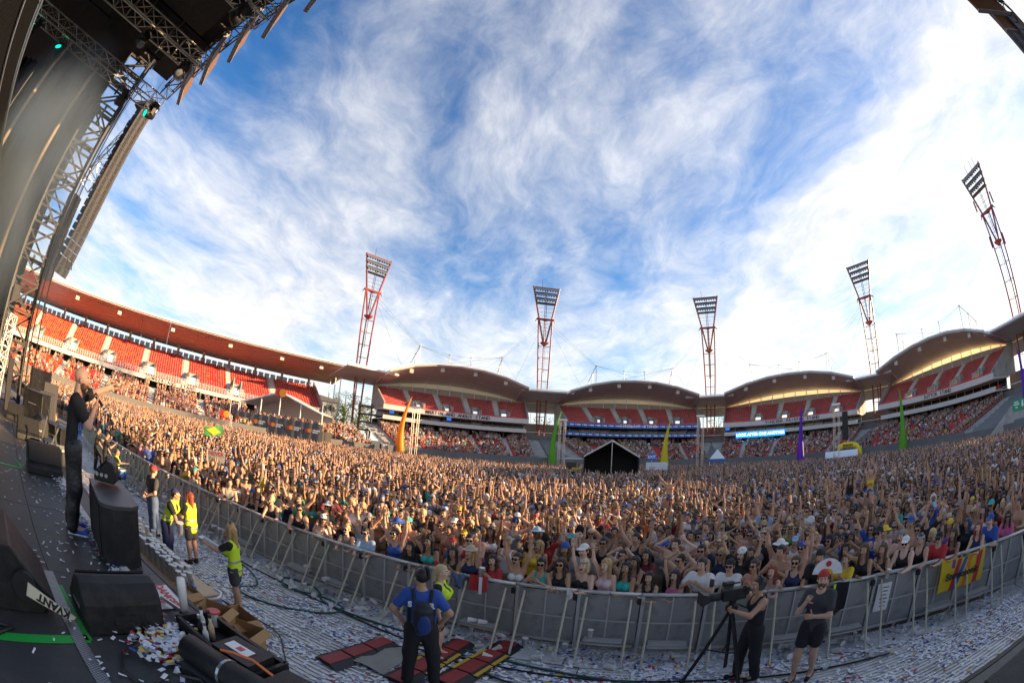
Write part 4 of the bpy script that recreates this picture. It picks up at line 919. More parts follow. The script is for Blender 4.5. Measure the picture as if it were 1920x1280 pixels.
SM = sec_meshes(); nsec = int(BL[-1] / SEC); nsec = next(i for i in range(nsec) if bar_at((i + .5) * SEC)[0].x > 11.2)
for i in range(nsec):
    p, e = bar_at((i + .5) * SEC)
    nn = nsec - i; od = 'th' if 10 < nn % 100 < 14 else {1: 'st', 2: 'nd', 3: 'rd'}.get(nn % 10, 'th')
    t = thing('crowd_barrier', f'steel crowd barrier section, {nn}{od} counted from the right picture edge', 'barrier', p, math.atan2(e.y, e.x) + random.uniform(-.018, .018), 'crowd barrier sections'); t.rotation_euler[0] = random.uniform(-.02, .02)
    for nm, me in SM.items():
        if nm == 'step' and i % 3 == 1: continue
        obj(nm, me, t)
    o = obj('brace', SM['brace'], t); o.location = (.72, 0, 0)

# cable ramps
def ramp(x, y, yaw, n, lab):
    t = thing('cable_ramp', lab, 'cable ramp', (x, y, .028), yaw)
    for k in range(n):
        b = MB(); b.extrude([(-.26, k * .47 + .01, 0), (-.13, k * .47 + .01, .055), (.13, k * .47 + .01, .055), (.26, k * .47 + .01, 0)], (0, .45, 0)); c = b.build('ramp_body', m_black, t)
        b = MB(); b.box((0, k * .47 + .235, .060), (.24, .43, .012)); b.build('red_lid', mat('red_lid_rubber', (.30, .03, .025), .55, var=.25, vscale=5), t)
        if k in (1, 2) and n > 3:
            for s in (-1, 1):
                b = MB(); b.box((s * .19, k * .47 + .235, .035), (.07, .43, .012), 0, 0); b.build('yellow_edge', mat('yellow_edge', (.62, .38, .03), .6, var=.2), t)
ramp(-2.28, 5.05, R(-27), 3, 'short red cable ramp left of the security guard')
ramp(-1.25, 5.0, R(-25), 4, 'red cable ramp with yellow edges at the security guard')
ramp(-.62, 5.15, R(-30), 4, 'red cable ramp right of the security guard leading to the barrier')
t = thing('rubber_mat', 'creased grey mat lying on the trackway beside the security guard', 'mat', (-1.62, 5.75, .035), R(-20))
b = MB(); b.grid([[(x, y, .03 + .025 * math.sin(x * 9 + y * 4) * math.cos(y * 7)) for y in np.arange(-.5, .51, .1)] for x in np.arange(-.38, .39, .095)]); b.build('sheet', mat('mat_grey', (.30, .28, .25), .7, var=.2, bump=.4, bscale=25), t, smooth=True)
# hoses and cables on the pit floor
def hose(lab, pts, r, m_, cat='hose', loc=(0, 0, 0)):
    t = thing('floor_hose' if cat == 'hose' else 'floor_cable', lab, cat, loc)
    b = MB(); b.path([tuple(p) for p in bspline([Vector((x, y, .045)) for x, y in pts], 6)], r, 6); b.build('hose' if cat == 'hose' else 'cable', m_, t, smooth=True)
m_hose = mat('green_hose', (.02, .085, .075), .5)
hose('dark green hose coiled on the pit floor in front of the barrier', [(-6.6, 8.3), (-5.4, 7.9), (-4.7, 7.2), (-4.9, 6.7), (-4.2, 6.5), (-3.2, 6.75), (-2.75, 7.2), (-3.3, 7.6), (-4.2, 7.6), (-4.5, 8.1), (-3.9, 8.1), (-3.5, 7.8), (-3.1, 7.3), (-1.2, 6.7), (0.4, 6.0), (2.0, 5.2)], .022, m_hose)
hose('thin black cable snaking over the trackway towards the bottom edge', [(-5.9, 6.1), (-4.6, 5.9), (-3.4, 5.6), (-2.9, 5.0), (-2.6, 4.5), (-2.35, 4.2), (-2.2, 3.6)], .011, m_cable, 'cable')
hose('black cable running along the foot of the barrier', [(-17, 11.4), (-12.5, 10.1), (-8.3, 8.9), (-4.2, 7.7), (-1.2, 6.4), (.6, 5.7), (3, 4.9), (5.8, 3.6)], .018, m_cable, 'cable')
hose('second black cable crossing the red cable ramps', [(-2.1, 5.9), (-1.2, 6.2), (-.4, 5.85), (.3, 5.35), (1.3, 4.95), (2.6, 4.2)], .018, m_cable, 'cable')
# blue marks taped on the floor
for (x, y, yw) in ((-3.3, 7.15, .5), (-3.05, 7.45, 1.0), (-4.15, 6.15, .2), (-2.9, 5.25, -.3)):
    b = MB(); b.box((0, 0, 0), (.42, .05, .003)); o = b.build('floor_tape', mat('blue_tape', (.03, .30, .48), .5), None); o.location = (x, y, .030); o.rotation_euler = (0, 0, yw); tag(o, 'strip of blue tape stuck on the pit trackway', 'tape', 'blue tape strips')

# ---- plywood water table, cups, bins, boxes
t = thing('plywood_table', 'plywood table top of two boards lined with white cups beside the stage', 'table')
for (a0, a1, q0, q1, z) in ((-6.62, -4.86, 2.52, 3.16, .90), (-8.6, -6.50, 2.62, 3.3, .915)):
    b = MB(); b.hexa([ab(a0, q0, z), ab(a1, q0 + .02, z), ab(a1, q1, z), ab(a0, q1, z), ab(a0, q0, z + .02), ab(a1, q0 + .02, z + .02), ab(a1, q1, z + .02), ab(a0, q1, z + .02)]); b.build('board', m_ply, t)
def bucket(x, y, z, h, r, lab, txt=None, yaw=0.0):
    t = thing('drinks_bin', lab, 'bin', (x, y, z), yaw)
    b = MB(); b.lathe([(r * .86, 0), (r, h * .96), (r * 1.04, h * .96), (r * 1.04, h), (r * .9, h), (r * .8, .05)], n=20); b.build('shell', m_cup, t, smooth=True)
    b = MB(); b.lathe([(r * .985 * .93 + .006, h * .45), (r * .985 + .004, h * .90)], n=20); b.build('blue_band', m_blueband, t, smooth=True)
    if txt:
        text(txt, h * .24, m_letter, frame((.02, -r * .93 - .012, h * .30), (1, 0, 0), (0, .0, 1)), t, bold=.004, extrude=.001)
        b = MB(); b.tube((r * .45, -r * .85, h * .3), (r * .47, -r * .93, h * .3), h * .10, 14); b.build('red_dot', m_rl, t)
for (a, q, lab, tx) in ((-5.12, 3.10, 'white bin lettered FR with a red dot under the near table end', 'FR'), (-6.4, 2.9, 'white drinks bin under the middle of the plywood table', None), (-8.2, 2.95, 'white drinks bin under the far end of the plywood table', None)):
    p = ab(a, q, .03); bucket(p.x, p.y, .03, .82, .22, lab, tx, R(28))
bucket(-13.2, 10.05, .03, .62, .27, 'blue and white drinks bin beside the kneeling worker in yellow vest', None, .4)
b = MB(); b.lathe([(.030, 0), (.043, .135), (.046, .135), (.046, .142), (.041, .142)], n=12, mi=0); b.lathe([(.0405, .139), (.028, .012), (.002, .012)], n=12, mi=1); cup_me = b.mesh('cup', [m_cup, m_cupin], True)
def cup(x, y, z, lab, grp, rot=(0, 0, 0), s=1.0):
    o = obj('paper_cup', cup_me, None, (x, y, z), rot); o.scale = (s,) * 3; return tag(o, lab, 'cup', grp)
random.seed(3)
for i in range(15):
    for j in range(3):
        a = -6.75 + i * .115 + random.uniform(-.02, .02) + j * .02; q = 2.70 + j * .11 + random.uniform(-.02, .02) - .0 * i
        if a > -5.25 and j == 2: continue
        p = ab(a, q, .921); cup(p.x, p.y, .921, 'white paper cup in the rows on the plywood table', 'cups lined up on the table', s=random.uniform(.95, 1.15)).scale.z = random.uniform(1.5, 1.9)
for i in range(12):
    p = ab(-8.4 + random.random() * 1.6, 2.75 + random.random() * .35, .936); cup(p.x, p.y, .936, 'white paper cup in the rows on the plywood table', 'cups lined up on the table', s=1.1).scale.z = 1.7
for a, q in ((-5.2, 2.78), (-5.12, 2.68), (-5.02, 2.82)):
    t = sroot('water_bottle', 'clear water bottle with blue label at the near end of the table', 'bottle', a, q, .921, 0, 'water bottles on the table')
    b = MB(); b.lathe([(.032, 0), (.034, .12), (.03, .15), (.013, .185), (.013, .2)], n=12); b.build('body', m_glassl, t, smooth=True); b = MB(); b.lathe([(.0355, .035), (.0355, .085)], n=12); b.build('label', m_blueband, t); b = MB(); b.lathe([(.016, .2), (.016, .222)], n=10); b.build('cap', m_whitel, t)
# trampled cups along the barrier foot, on steps and floor
random.seed(11)
for i in range(170):
    s = random.uniform(9.5, 36.5); p, e = bar_at(s); o_ = Vector((e.y, -e.x, 0)); q = p + o_ * (abs(random.gauss(.35, .35)) + .05)
    lying = random.random() < .85
    cup(q.x, q.y, .065 if lying else .03, 'empty white cup trampled on the floor along the barrier foot', 'cups littered along the barrier', (R(90) + random.uniform(-.25, .1) if lying else random.uniform(-.1, .1), 0, random.uniform(0, 6.28)), random.uniform(.9, 1.3))
for i in range(18):
    k = random.randrange(10, 33)
    if k % 3 == 1: k += 1
    p, e = bar_at((k + .5) * SEC); o_ = Vector((e.y, -e.x, 0)); q = p + o_ * random.uniform(.22, .36) + e * random.uniform(-.25, .25)
    lying = random.random() < .5
    cup(q.x, q.y, .372 + (.042 if lying else 0), 'white cup left on a barrier step', 'cups left on the barrier steps', (R(90) if lying else 0, 0, random.uniform(0, 6.28)), 1.1)
# cardboard boxes
def carton(x, y, z, w, d, h, yaw, lab, flaps=True, txt=None):
    t = thing('cardboard_box', lab, 'box', (x, y, z), yaw); th = .006
    for nm, c, dd in (('wall_panel', (0, -d / 2, h / 2), (w, th, h)), ('wall_panel', (0, d / 2, h / 2), (w, th, h)), ('wall_panel', (-w / 2, 0, h / 2), (th, d - th, h)), ('wall_panel', (w / 2, 0, h / 2), (th, d - th, h)), ('bottom_panel', (0, 0, th), (w - th, d - th, th))):
        b = MB(); b.box(c, dd); pn = b.build(nm, m_card, t)
        if txt and c[1] == -d / 2:
            for r_, s in enumerate(txt): pb = MB(); pb.box((0, -d / 2 - .005, h * (.72 - .10 * r_)), (.26 - .05 * r_, .002, .022)); pb.build('print_line', m_letter, pn)
    if flaps:
        for (px, py, ax, ang, ln, wd) in ((0, -d / 2, 'X', R(35), d * .3, w), (0, d / 2, 'X', R(-60), d * .3, w), (-w / 2, 0, 'Y', R(-50), w * .28, d), (w / 2, 0, 'Y', R(30), w * .28, d)):
            b = MB(); s = -1 if (py < 0 or px < 0) else 1
            b.box(None, (wd if ax == 'X' else ln, ln if ax == 'X' else wd, th), M=Matrix.Translation((px, py, h)) @ Matrix.Rotation(ang, 4, ax) @ Matrix.Translation((0 if ax == 'X' else s * ln / 2, s * ln / 2 if ax == 'X' else 0, 0))); b.build('flap', m_card, t)
p = ab(-5.02, 2.60, 0)
carton(p.x, p.y, .03, .42, .34, .96, SRZ + .2, 'upright cardboard box against the near end of the table', True)
p = ab(-4.60, 2.86, 0); carton(p.x, p.y, .03, .42, .36, .84, SRZ + .5, 'cardboard box with small printed lines beside the FR bin', True, ['1', '2'])
p = ab(-4.70, 3.30, 0); carton(p.x, p.y, .03, .55, .45, .62, SRZ - .1, 'open cardboard box with torn flaps beside the stage edge', True)
p = ab(-4.18, 3.02, 0); carton(p.x, p.y, .03, .46, .40, .70, SRZ + .35, 'front cardboard box with printed text nearest the stage trunk', True, ['1', '2', '3'])
carton(-11.5, 8.1, .03, .5, .5, .55, .3, 'tan box in the pit beyond the performer', False); carton(-12.4, 6.9, .9, .42, .42, .4, .8, 'orange-brown box behind the cables at the stage edge', True)

# ---- confetti
def confetti(name, lab, n, sampler, z, sizes, cols, weights, lift=.012):
    V = np.zeros((n, 4, 3)); mi = rng.choice(len(cols), n, p=weights)
    for i in range(n):
        x, y = sampler(); l_, w = sizes[rng.integers(len(sizes))]; a = rng.uniform(0, 6.28); ca, sa = math.cos(a), math.sin(a); z0 = z + rng.random() * lift; tl = rng.normal(0, .25)
        for k, (u, v) in enumerate(((-l_, -w), (l_, -w), (l_, w), (-l_, w))):
            V[i, k] = (x + (u * ca - v * sa) / 2, y + (u * sa + v * ca) / 2, z0 + abs(u * tl) / 2 * (1 if k in (1, 2) else -.1))
    o = obj(name, np_mesh(name, V.reshape(-1, 3), np.arange(n * 4).reshape(-1, 4), cols, mi)); o['kind'] = 'stuff'; o['label'] = lab; o['category'] = 'confetti'; return o
cf_w = mat('confetti_white', (.80, .82, .86), .6); cf_b = mat('confetti_blue', (.05, .09, .30), .5); cf_r = mat('confetti_red', (.50, .04, .05), .5); cf_y = mat('confetti_yellow', (.70, .48, .04), .5); cf_k = mat('confetti_dark', (.05, .05, .07), .6); cf_l = mat('confetti_lilac', (.45, .48, .66), .6)
def deck_pt():
    while True:
        a = rng.uniform(-12.5, -1.2); q = min(1.25, rng.normal(.85, .55)); 
        if q < -1.4: continue
        p = ab(a, q); return p.x, p.y
confetti('deck_confetti', 'white paper confetti strips scattered over the black stage deck', 520, deck_pt, DZ + .004, ((.055, .018), (.05, .017), (.035, .016)), [cf_w, cf_r], (.985, .015), .006)
def drift():
    a = rng.normal(-2.47, .15); q = rng.normal(1.10, .13); p = ab(a, q); return p.x, p.y
confetti('confetti_drift', 'drift of paper scraps heaped between the floor monitor and the black barrel lamp', 620, drift, DZ + .006, ((.05, .02), (.06, .03), (.04, .03)), [cf_w, cf_y, cf_r, cf_b, cf_l], (.62, .13, .09, .06, .10), .07)
def edge_line():
    a = rng.uniform(-8.5, -3.4); p = ab(a, 1.20 + rng.normal(0, .05)); return p.x, p.y
confetti('edge_confetti', 'paper scraps caught along the cable run at the stage edge', 700, edge_line, DZ + .006, ((.05, .02), (.04, .03)), [cf_w, cf_b, cf_r, cf_l, cf_k], (.55, .14, .08, .13, .10), .04)
def pit_pt():
    while True:
        a = rng.uniform(-17, 12); q = rng.uniform(1.8, 7.6); p = ab(a, q)
        yb = float(bar_y(p.x)); g = yb - p.y
        if g < .02 or g > 6: continue
        dens = .42 + .58 * math.exp(-g / 1.3) + .45 * math.exp(-((p.x - .9) ** 2 / 4 + (p.y - 5.3) ** 2 / 1.2))
        n_ = .5 + .5 * math.sin(p.x * 2.3 + math.sin(p.y * 3.1) * 1.7) * math.sin(p.y * 2.7 + p.x * .8)
        if rng.random() < dens * (.07 + .93 * n_ ** 2.1): return p.x, p.y
confetti('pit_confetti', 'trampled white and coloured confetti covering the pit floor', 42000, pit_pt, .020, ((.05, .022), (.06, .035), (.035, .025), (.085, .05), (.025, .02)), [cf_w, cf_b, cf_r, cf_y, cf_k, cf_l], (.72, .06, .035, .03, .035, .12), .02)
# ------------------------------------------------------------------ people: bodies grown as one smooth surface round a posed skeleton
def snet(f, lo, hi, h):
    lo = np.asarray(lo, float); n = np.ceil((np.asarray(hi, float) - lo) / h).astype(int) + 2
    ax = [lo[i] + h * np.arange(n[i]) for i in range(3)]
    G = np.stack(np.meshgrid(*ax, indexing='ij'), -1).reshape(-1, 3).astype(np.float32)
    V = f(G).reshape(n).astype(np.float32); sg = V < 0
    c8 = [sg[i:n[0] - 1 + i, j:n[1] - 1 + j, k:n[2] - 1 + k] for i in (0, 1) for j in (0, 1) for k in (0, 1)]
    s8 = sum(c.astype(np.int8) for c in c8); mix = (s8 > 0) & (s8 < 8)
    ids = np.full(mix.shape, -1, np.int32); cells = np.argwhere(mix); ids[mix] = np.arange(len(cells))
    acc = np.zeros((len(cells), 3)); cnt = np.zeros(len(cells)); C = cells
    for a in range(3):
        for p in (0, 1):
            for q in (0, 1):
                o0 = np.zeros(3, int); b1, b2 = [i for i in range(3) if i != a]; o0[b1] = p; o0[b2] = q; o1 = o0.copy(); o1[a] = 1
                v0 = V[tuple((C + o0).T)]; v1 = V[tuple((C + o1).T)]; cr = (v0 < 0) != (v1 < 0)
                t = np.where(cr, v0 / np.where(cr, v0 - v1, 1), 0); P = C + o0.astype(float); P[:, a] += t
                acc[cr] += P[cr]; cnt[cr] += 1
    verts = lo + h * acc / cnt[:, None]
    F = []
    for a in range(3):
        b1, b2 = (a + 1) % 3, (a + 2) % 3
        s0 = np.take(sg, range(n[a] - 1), a); s1 = np.take(sg, range(1, n[a]), a); E_ = np.argwhere(s0 != s1)
        E_ = E_[(E_[:, b1] > 0) & (E_[:, b2] > 0) & (E_[:, b1] < n[b1] - 1) & (E_[:, b2] < n[b2] - 1)]
        if not len(E_): continue
        d1 = np.zeros(3, int); d1[b1] = 1; d2 = np.zeros(3, int); d2[b2] = 1
        q = np.stack([ids[tuple((E_ - d1 - d2).T)], ids[tuple((E_ - d2).T)], ids[tuple(E_.T)], ids[tuple((E_ - d1).T)]], 1)
        fl = sg[tuple(E_.T)]; q[~fl] = q[~fl][:, ::-1]; F.append(q)
    return verts, np.concatenate(F)
def cone(P, a, b_, ra, rb):
    a = np.asarray(a, np.float32); ba = np.asarray(b_, np.float32) - a; pa = P - a; t = np.clip((pa @ ba) / max(1e-9, ba @ ba), 0, 1)
    return np.linalg.norm(pa - t[:, None] * ba, axis=1) - (ra + (rb - ra) * t)
def ell(P, c, r):
    r = np.asarray(r, np.float32); q = (P - np.asarray(c, np.float32)) / r; k0 = np.linalg.norm(q, axis=1); k1 = np.linalg.norm(q / r, axis=1); return k0 * (k0 - 1) / np.maximum(k1, 1e-6)
def smin(a, b_, k):
    h = np.maximum(k - np.abs(a - b_), 0) / k; return np.minimum(a, b_) - h * h * k * .25
def smax(a, b_, k): return -smin(-a, -b_, k)
def unit(v): v = np.asarray(v, float); return v / np.linalg.norm(v)
class Body:
    """posed skeleton; +Y is forward, right hand on +X"""
    def __init__(s, g, ra, rf, la, lf, lean=0.0, head=(0, 0), legs=None, twist=0.0, side=0.0, bulk=1.0, hands=('open', 'open')):
        s.g = g; s.lean = lean; s.bulk = bulk; s.hands = hands
        s.x = np.array([math.cos(side), 0, -math.sin(side)]); z = np.array([math.sin(side) * math.cos(lean), math.sin(lean), math.cos(side) * math.cos(lean)]); s.z = unit(z); s.y = unit(np.cross(s.z, s.x)); s.x = np.cross(s.y, s.z)
        lg = legs or {}; s.P = np.array(lg.get('pelvis', (0, 0, .93)), float)
        sw = .172 if g == 0 else .148
        s.sh = {}; s.el = {}; s.wr = {}; s.hd = {}
        for k, sg_, ua, fa in (('r', 1, ra, rf), ('l', -1, la, lf)):
            ua = unit((ua[0] * sg_, ua[1], ua[2])); fa = unit((fa[0] * sg_, fa[1], fa[2]))
            up = max(0, ua[2]); sh = s.T(sg_ * (sw - .02 * up), .0, .455 + .045 * up); s.sh[k] = sh; s.el[k] = sh + ua * .285; s.wr[k] = s.el[k] + fa * .25; s.hd[k] = fa
        s.hip = {'r': s.P + s.x * .088 + np.array((0, 0, -.03)), 'l': s.P - s.x * .088 + np.array((0, 0, -.03))}
        d = {'r': ((.10, .02, .49), (.105, -.02, .085), (.125, .15, .03)), 'l': ((-.10, .02, .49), (-.105, -.02, .085), (-.125, .15, .03))}
        s.leg = {k: [np.array(q, float) for q in lg.get(k, d[k])] for k in 'rl'}
        hz, hx = head; s.neck = s.T(0, .008, .56)
        Mh = Matrix.Rotation(hz, 4, 'Z') @ Matrix.Rotation(hx, 4, 'X'); off = Mh @ Vector((0, .03, .115)); s.hc = s.neck + np.array(off); s.Mh = Matrix.Translation(Vector(s.hc)) @ Mh
    def T(s, x, y, z): return s.P + s.x * x + s.y * y + s.z * z
    def loc(s, P): d = P - s.P.astype(np.float32); return np.stack([d @ s.x.astype(np.float32), d @ s.y.astype(np.float32), d @ s.z.astype(np.float32)], 1)
    def torso(s, q, infl=0.0):
        fl = .66 if s.g == 0 else .64; b = s.bulk; Q = q.copy(); Q[:, 1] /= fl; i = infl
        if s.g == 0:
            d = cone(Q, (0, 0, -.03), (0, 0, .16), .150 * b + i, .132 * b + i); d = smin(d, cone(Q, (0, 0, .16), (0, .01, .36), .132 * b + i, .158 * b + i), .05)
            for sx in (-1, 1): d = smin(d, cone(Q, (sx * .06, .0, .37), (sx * .15, 0, .452), .115 + i, .068 + i), .05)
            for sx in (-1, 1): d = smin(d, ell(q, (sx * .075, .075, .36), (.085 + i, .05 + i, .065 + i)), .04)
        else:
            d = cone(Q, (0, 0, -.03), (0, 0, .17), .152 * b + i, .112 * b + i); d = smin(d, cone(Q, (0, 0, .17), (0, .01, .35), .112 * b + i, .128 * b + i), .05)
            for sx in (-1, 1): d = smin(d, cone(Q, (sx * .05, .0, .36), (sx * .13, 0, .448), .095 + i, .055 + i), .05)
            for sx in (-1, 1): d = smin(d, ell(q, (sx * .068, .085, .325), (.066 + i, .062 + i, .066 + i)), .03)
        return d
    def arms(s, P, infl=0.0, upto=1.0, only=None):
        m = 1.0 if s.g == 0 else .86; d = None
        for k in 'rl':
            if only and k != only: continue
            e = s.sh[k] + (s.el[k] - s.sh[k]) * min(1, upto)
            c = cone(P, s.sh[k], e, .056 * m + infl, (.056 + (.043 - .056) * min(1, upto)) * m + infl)
            if upto >= 1: c = smin(c, cone(P, s.el[k], s.wr[k], .043 * m + infl, .029 * m + infl), .03)
            d = c if d is None else np.minimum(d, c)
        return d
    def legs(s, P, infl=0.0, part='all'):
        d = None
        for k in 'rl':
            kn, an, to = s.leg[k]; m = 1.0 if s.g == 0 else .96
            if part == 'thigh': c = cone(P, s.hip[k], s.hip[k] + (kn - s.hip[k]) * .55, .088 * m + infl, .078 * m + infl)
            elif part == 'tights': c = smin(cone(P, s.hip[k], kn, .088 * m + infl, .06 * m + infl), cone(P, kn, an + (an - kn) * .02, .058 * m + infl, .046 + infl), .05)
            elif part == 'shoe': c = smin(cone(P, an + np.array((0, 0, .02)), an + np.array((0, 0, -.03)), .05, .048), cone(P, an + np.array((0, -.02, -.045)), to, .042, .04), .04)
            else:
                c = smin(cone(P, s.hip[k], kn, .086 * m, .058 * m), cone(P, kn, an, .056 * m, .037), .05); c = smin(c, ell(P, kn + (an - kn) * .28 + np.array((0, -.02, 0)), (.052, .055, .12)), .05); c = smin(c, cone(P, an, to, .042, .032), .04)
            d = c if d is None else smin(d, c, .012)
        return d
    def body(s, P):
        q = s.loc(P); d = s.torso(q); d = smin(d, s.arms(P), .045); d = smin(d, cone(P, s.T(0, 0, .45), s.hc + np.array((0, -.02, -.02)), .056 if s.g == 0 else .047, .05 if s.g == 0 else .043), .05); return smin(d, s.legs(P), .05)
    def bounds(s, extra=.14):
        A = np.array([*s.sh.values(), *s.el.values(), *s.wr.values(), s.hc, s.P, *s.leg['r'], *s.leg['l'], s.T(.2, .12, .4), s.T(-.2, -.14, 0), s.T(.0, .2, .3)]); return A.min(0) - extra, A.max(0) + extra
    def tbounds(s, lo=-.6, hi=.62):
        A = np.array([s.T(x, y, z) for x in (-.32, .32) for y in (-.24, .26) for z in (lo, hi)] + [s.el['r'], s.el['l']]); return A.min(0) - .05, A.max(0) + .05
def finger(b, base, dirv, nrm, ln, r, curl):
    d = Vector(dirv); n = Vector(nrm); p = Vector(base); ax = d.cross(n).normalized(); pts = [p]
    for k, f in enumerate((.45, .32, .23)):
        d = Matrix.Rotation(-curl * (1 if k else .8), 3, ax) @ d; p = p + d * ln * f; pts.append(p)
    b.path(pts, [r, r, r * .9, r * .7], 5)
def hand_mesh(kind, M, mirror):
    """palm plus five fingers; local x to the thumb, y along the fingers, z back of the hand"""
    b = MB(); cu = {'open': .10, 'relax': .5, 'fist': 1.25, 'point': 1.25, 'grip': .95}[kind]; mx = -1 if mirror else 1
    b.hexa([(-.034 * 1, -.01, -.012), (.034, -.01, -.012), (.041, .088, -.011), (-.040, .080, -.011), (-.032, -.01, .012), (.032, -.01, .012), (.040, .088, .010), (-.039, .080, .010)])
    for i, (x, ln) in enumerate(((.031, .074), (.0105, .083), (-.0105, .077), (-.031, .060))):
        c = .08 if (kind == 'point' and i == 0) else cu
        finger(b, (x, .082 - .004 * i, 0), (x * 1.6 if kind == 'open' else x * .3, 1, 0), (0, 0, -1), ln, .0092, c)
    finger(b, (.036, .02, -.004), (.8 if kind in ('open', 'relax') else .45, .62, -.25 if kind in ('open', 'relax') else -.7), (-.6, .1, -.7), .066, .0105, .25 if kind in ('open', 'relax') else .7)
    V = [M @ Vector((x * mx, y, z)) for x, y, z in b.v]; F = [f[::-1] for f in b.f] if mirror else b.f
    return np.array([tuple(v) for v in V]), F
def head_sdf(g):
    def f(P):
        d = ell(P, (0, -.012, .032), (.074, .094, .088)); d = smin(d, ell(P, (0, .026, -.045), (.056 if g == 0 else .052, .066, .076)), .04); d = smin(d, ell(P, (0, .066, -.098), (.026 if g == 0 else .02, .022, .02)), .03)
        d = smin(d, cone(P, (0, .092, .012), (0, .116, -.028), .008, .0145), .015); d = smin(d, cone(P, (-.034, .084, .03), (.034, .084, .03), .011 if g == 0 else .008, .011 if g == 0 else .008), .02)
        for s in (-1, 1):
            d = smax(d, -ell(P, (s * .032, .108, .008), (.018, .016, .012)), .012); d = smin(d, ell(P, (s * .078, -.004, -.012), (.010, .022, .032)), .008); d = smin(d, ell(P, (s * .04, .07, -.03), (.02, .02, .02)), .02)
        d = smin(d, cone(P, (-.018, .09, -.062), (.018, .09, -.062), .008, .008), .012)
        return d
    return f
def uv_ball(c, r, n=8, m_=5, mi=0):
    b = MB(); b.lathe([(r * math.sin(math.pi * (k + .001) / m_) + 1e-4, -r * math.cos(math.pi * k / m_)) for k in range(m_ + 1)], c, n); return b
_heads = {}
def head_template(g, shout, h):
    key = (g, shout, h)
    if key in _heads: return _heads[key]
    V, F = snet(head_sdf(g), (-.11, -.13, -.15), (.11, .15, .15), h); F = [tuple(q) for q in F]; mi = [0] * len(F)
    c = V[np.array(F)].mean(1)
    for i, (x, y, z) in enumerate(c):
        if abs(x) < .027 and -.074 < z < -.052 and y > .07: mi[i] = 2
        elif .012 < abs(x) < .052 and .026 < z < .036 and y > .07: mi[i] = 3
    V = [tuple(v) for v in V]
    for s in (-1, 1):
        e = uv_ball((s * .032, .079, .007), .0135, 8, 6); o = len(V); V += [tuple(v) for v in e.v]
        for f in e.f: F.append(tuple(i + o for i in f)); mi.append(1 if np.mean([e.v[i][1] for i in f]) < .0885 else 3)
    if shout:
        e = uv_ball((0, 0, 0), 1.0, 8, 6); o = len(V); V += [(x * .021, .088 + y * .016, -.064 + z * .021) for x, y, z in e.v]
        for f in e.f: F.append(tuple(i + o for i in f)); mi.append(3)
    _heads[key] = (np.array(V), F, mi); return _heads[key]
def body_mesh(B, h=.024, hh=.0125, shout=False, name='person'):
    lo, hi = B.bounds(); V, F = snet(B.body, lo, hi, h); Vs = [V]; Fs = [tuple(q) for q in F]; mi = [0] * len(Fs); o = len(V)
    # head
    HV, HF, HM = head_template(B.g, shout, hh); Mh = np.array(B.Mh); W_ = HV @ Mh[:3, :3].T + Mh[:3, 3]; Vs.append(W_); Fs += [tuple(i + o for i in f) for f in HF]; mi += HM; o += len(W_)
    B.handM = {}
    for k, kind in zip('rl', B.hands):
        y = Vector(B.hd[k]); hint = Vector((0, 1, 0)) if y.z > .3 else (Vector((0, 0, -1)) if y.y > .6 else Vector((1 if k == 'l' else -1, .2, 0)))
        z = -(hint - y * hint.dot(y)).normalized()
        x = y.cross(z) ; sgn = 1
        M = Matrix(((x.x, y.x, z.x, B.wr[k][0]), (x.y, y.y, z.y, B.wr[k][1]), (x.z, y.z, z.z, B.wr[k][2]), (0, 0, 0, 1)))
        # thumb towards the middle of the body when raised
        inner = -1 if k == 'r' else 1; mir = (x.x * inner) < 0
        hv, hf = hand_mesh(kind, M, mir); Vs.append(hv); Fs += [tuple(i + o for i in f) for f in hf]; mi += [0] * len(hf); o += len(hv); B.handM[k] = M
    me = bpy.data.meshes.new(name); me.from_pydata(np.concatenate(Vs).tolist(), [], Fs); me.polygons.foreach_set('material_index', mi); me.polygons.foreach_set('use_smooth', [True] * len(Fs))
    for m_ in (SKIN[2], m_eye, m_lip, m_brow): me.materials.append(m_)
    me.update(); return me
def sdf_mesh(name, f, lo, hi, h, m_):
    V, F = snet(f, lo, hi, h); return np_mesh(name, V, F, m_, smooth=True)
def wrinkle(P, a=.006, s=18.0): return a * np.sin(P[:, 0] * s + 2 * np.sin(P[:, 2] * s * .7)) * np.sin(P[:, 2] * s * .9 + P[:, 1] * s * .6)
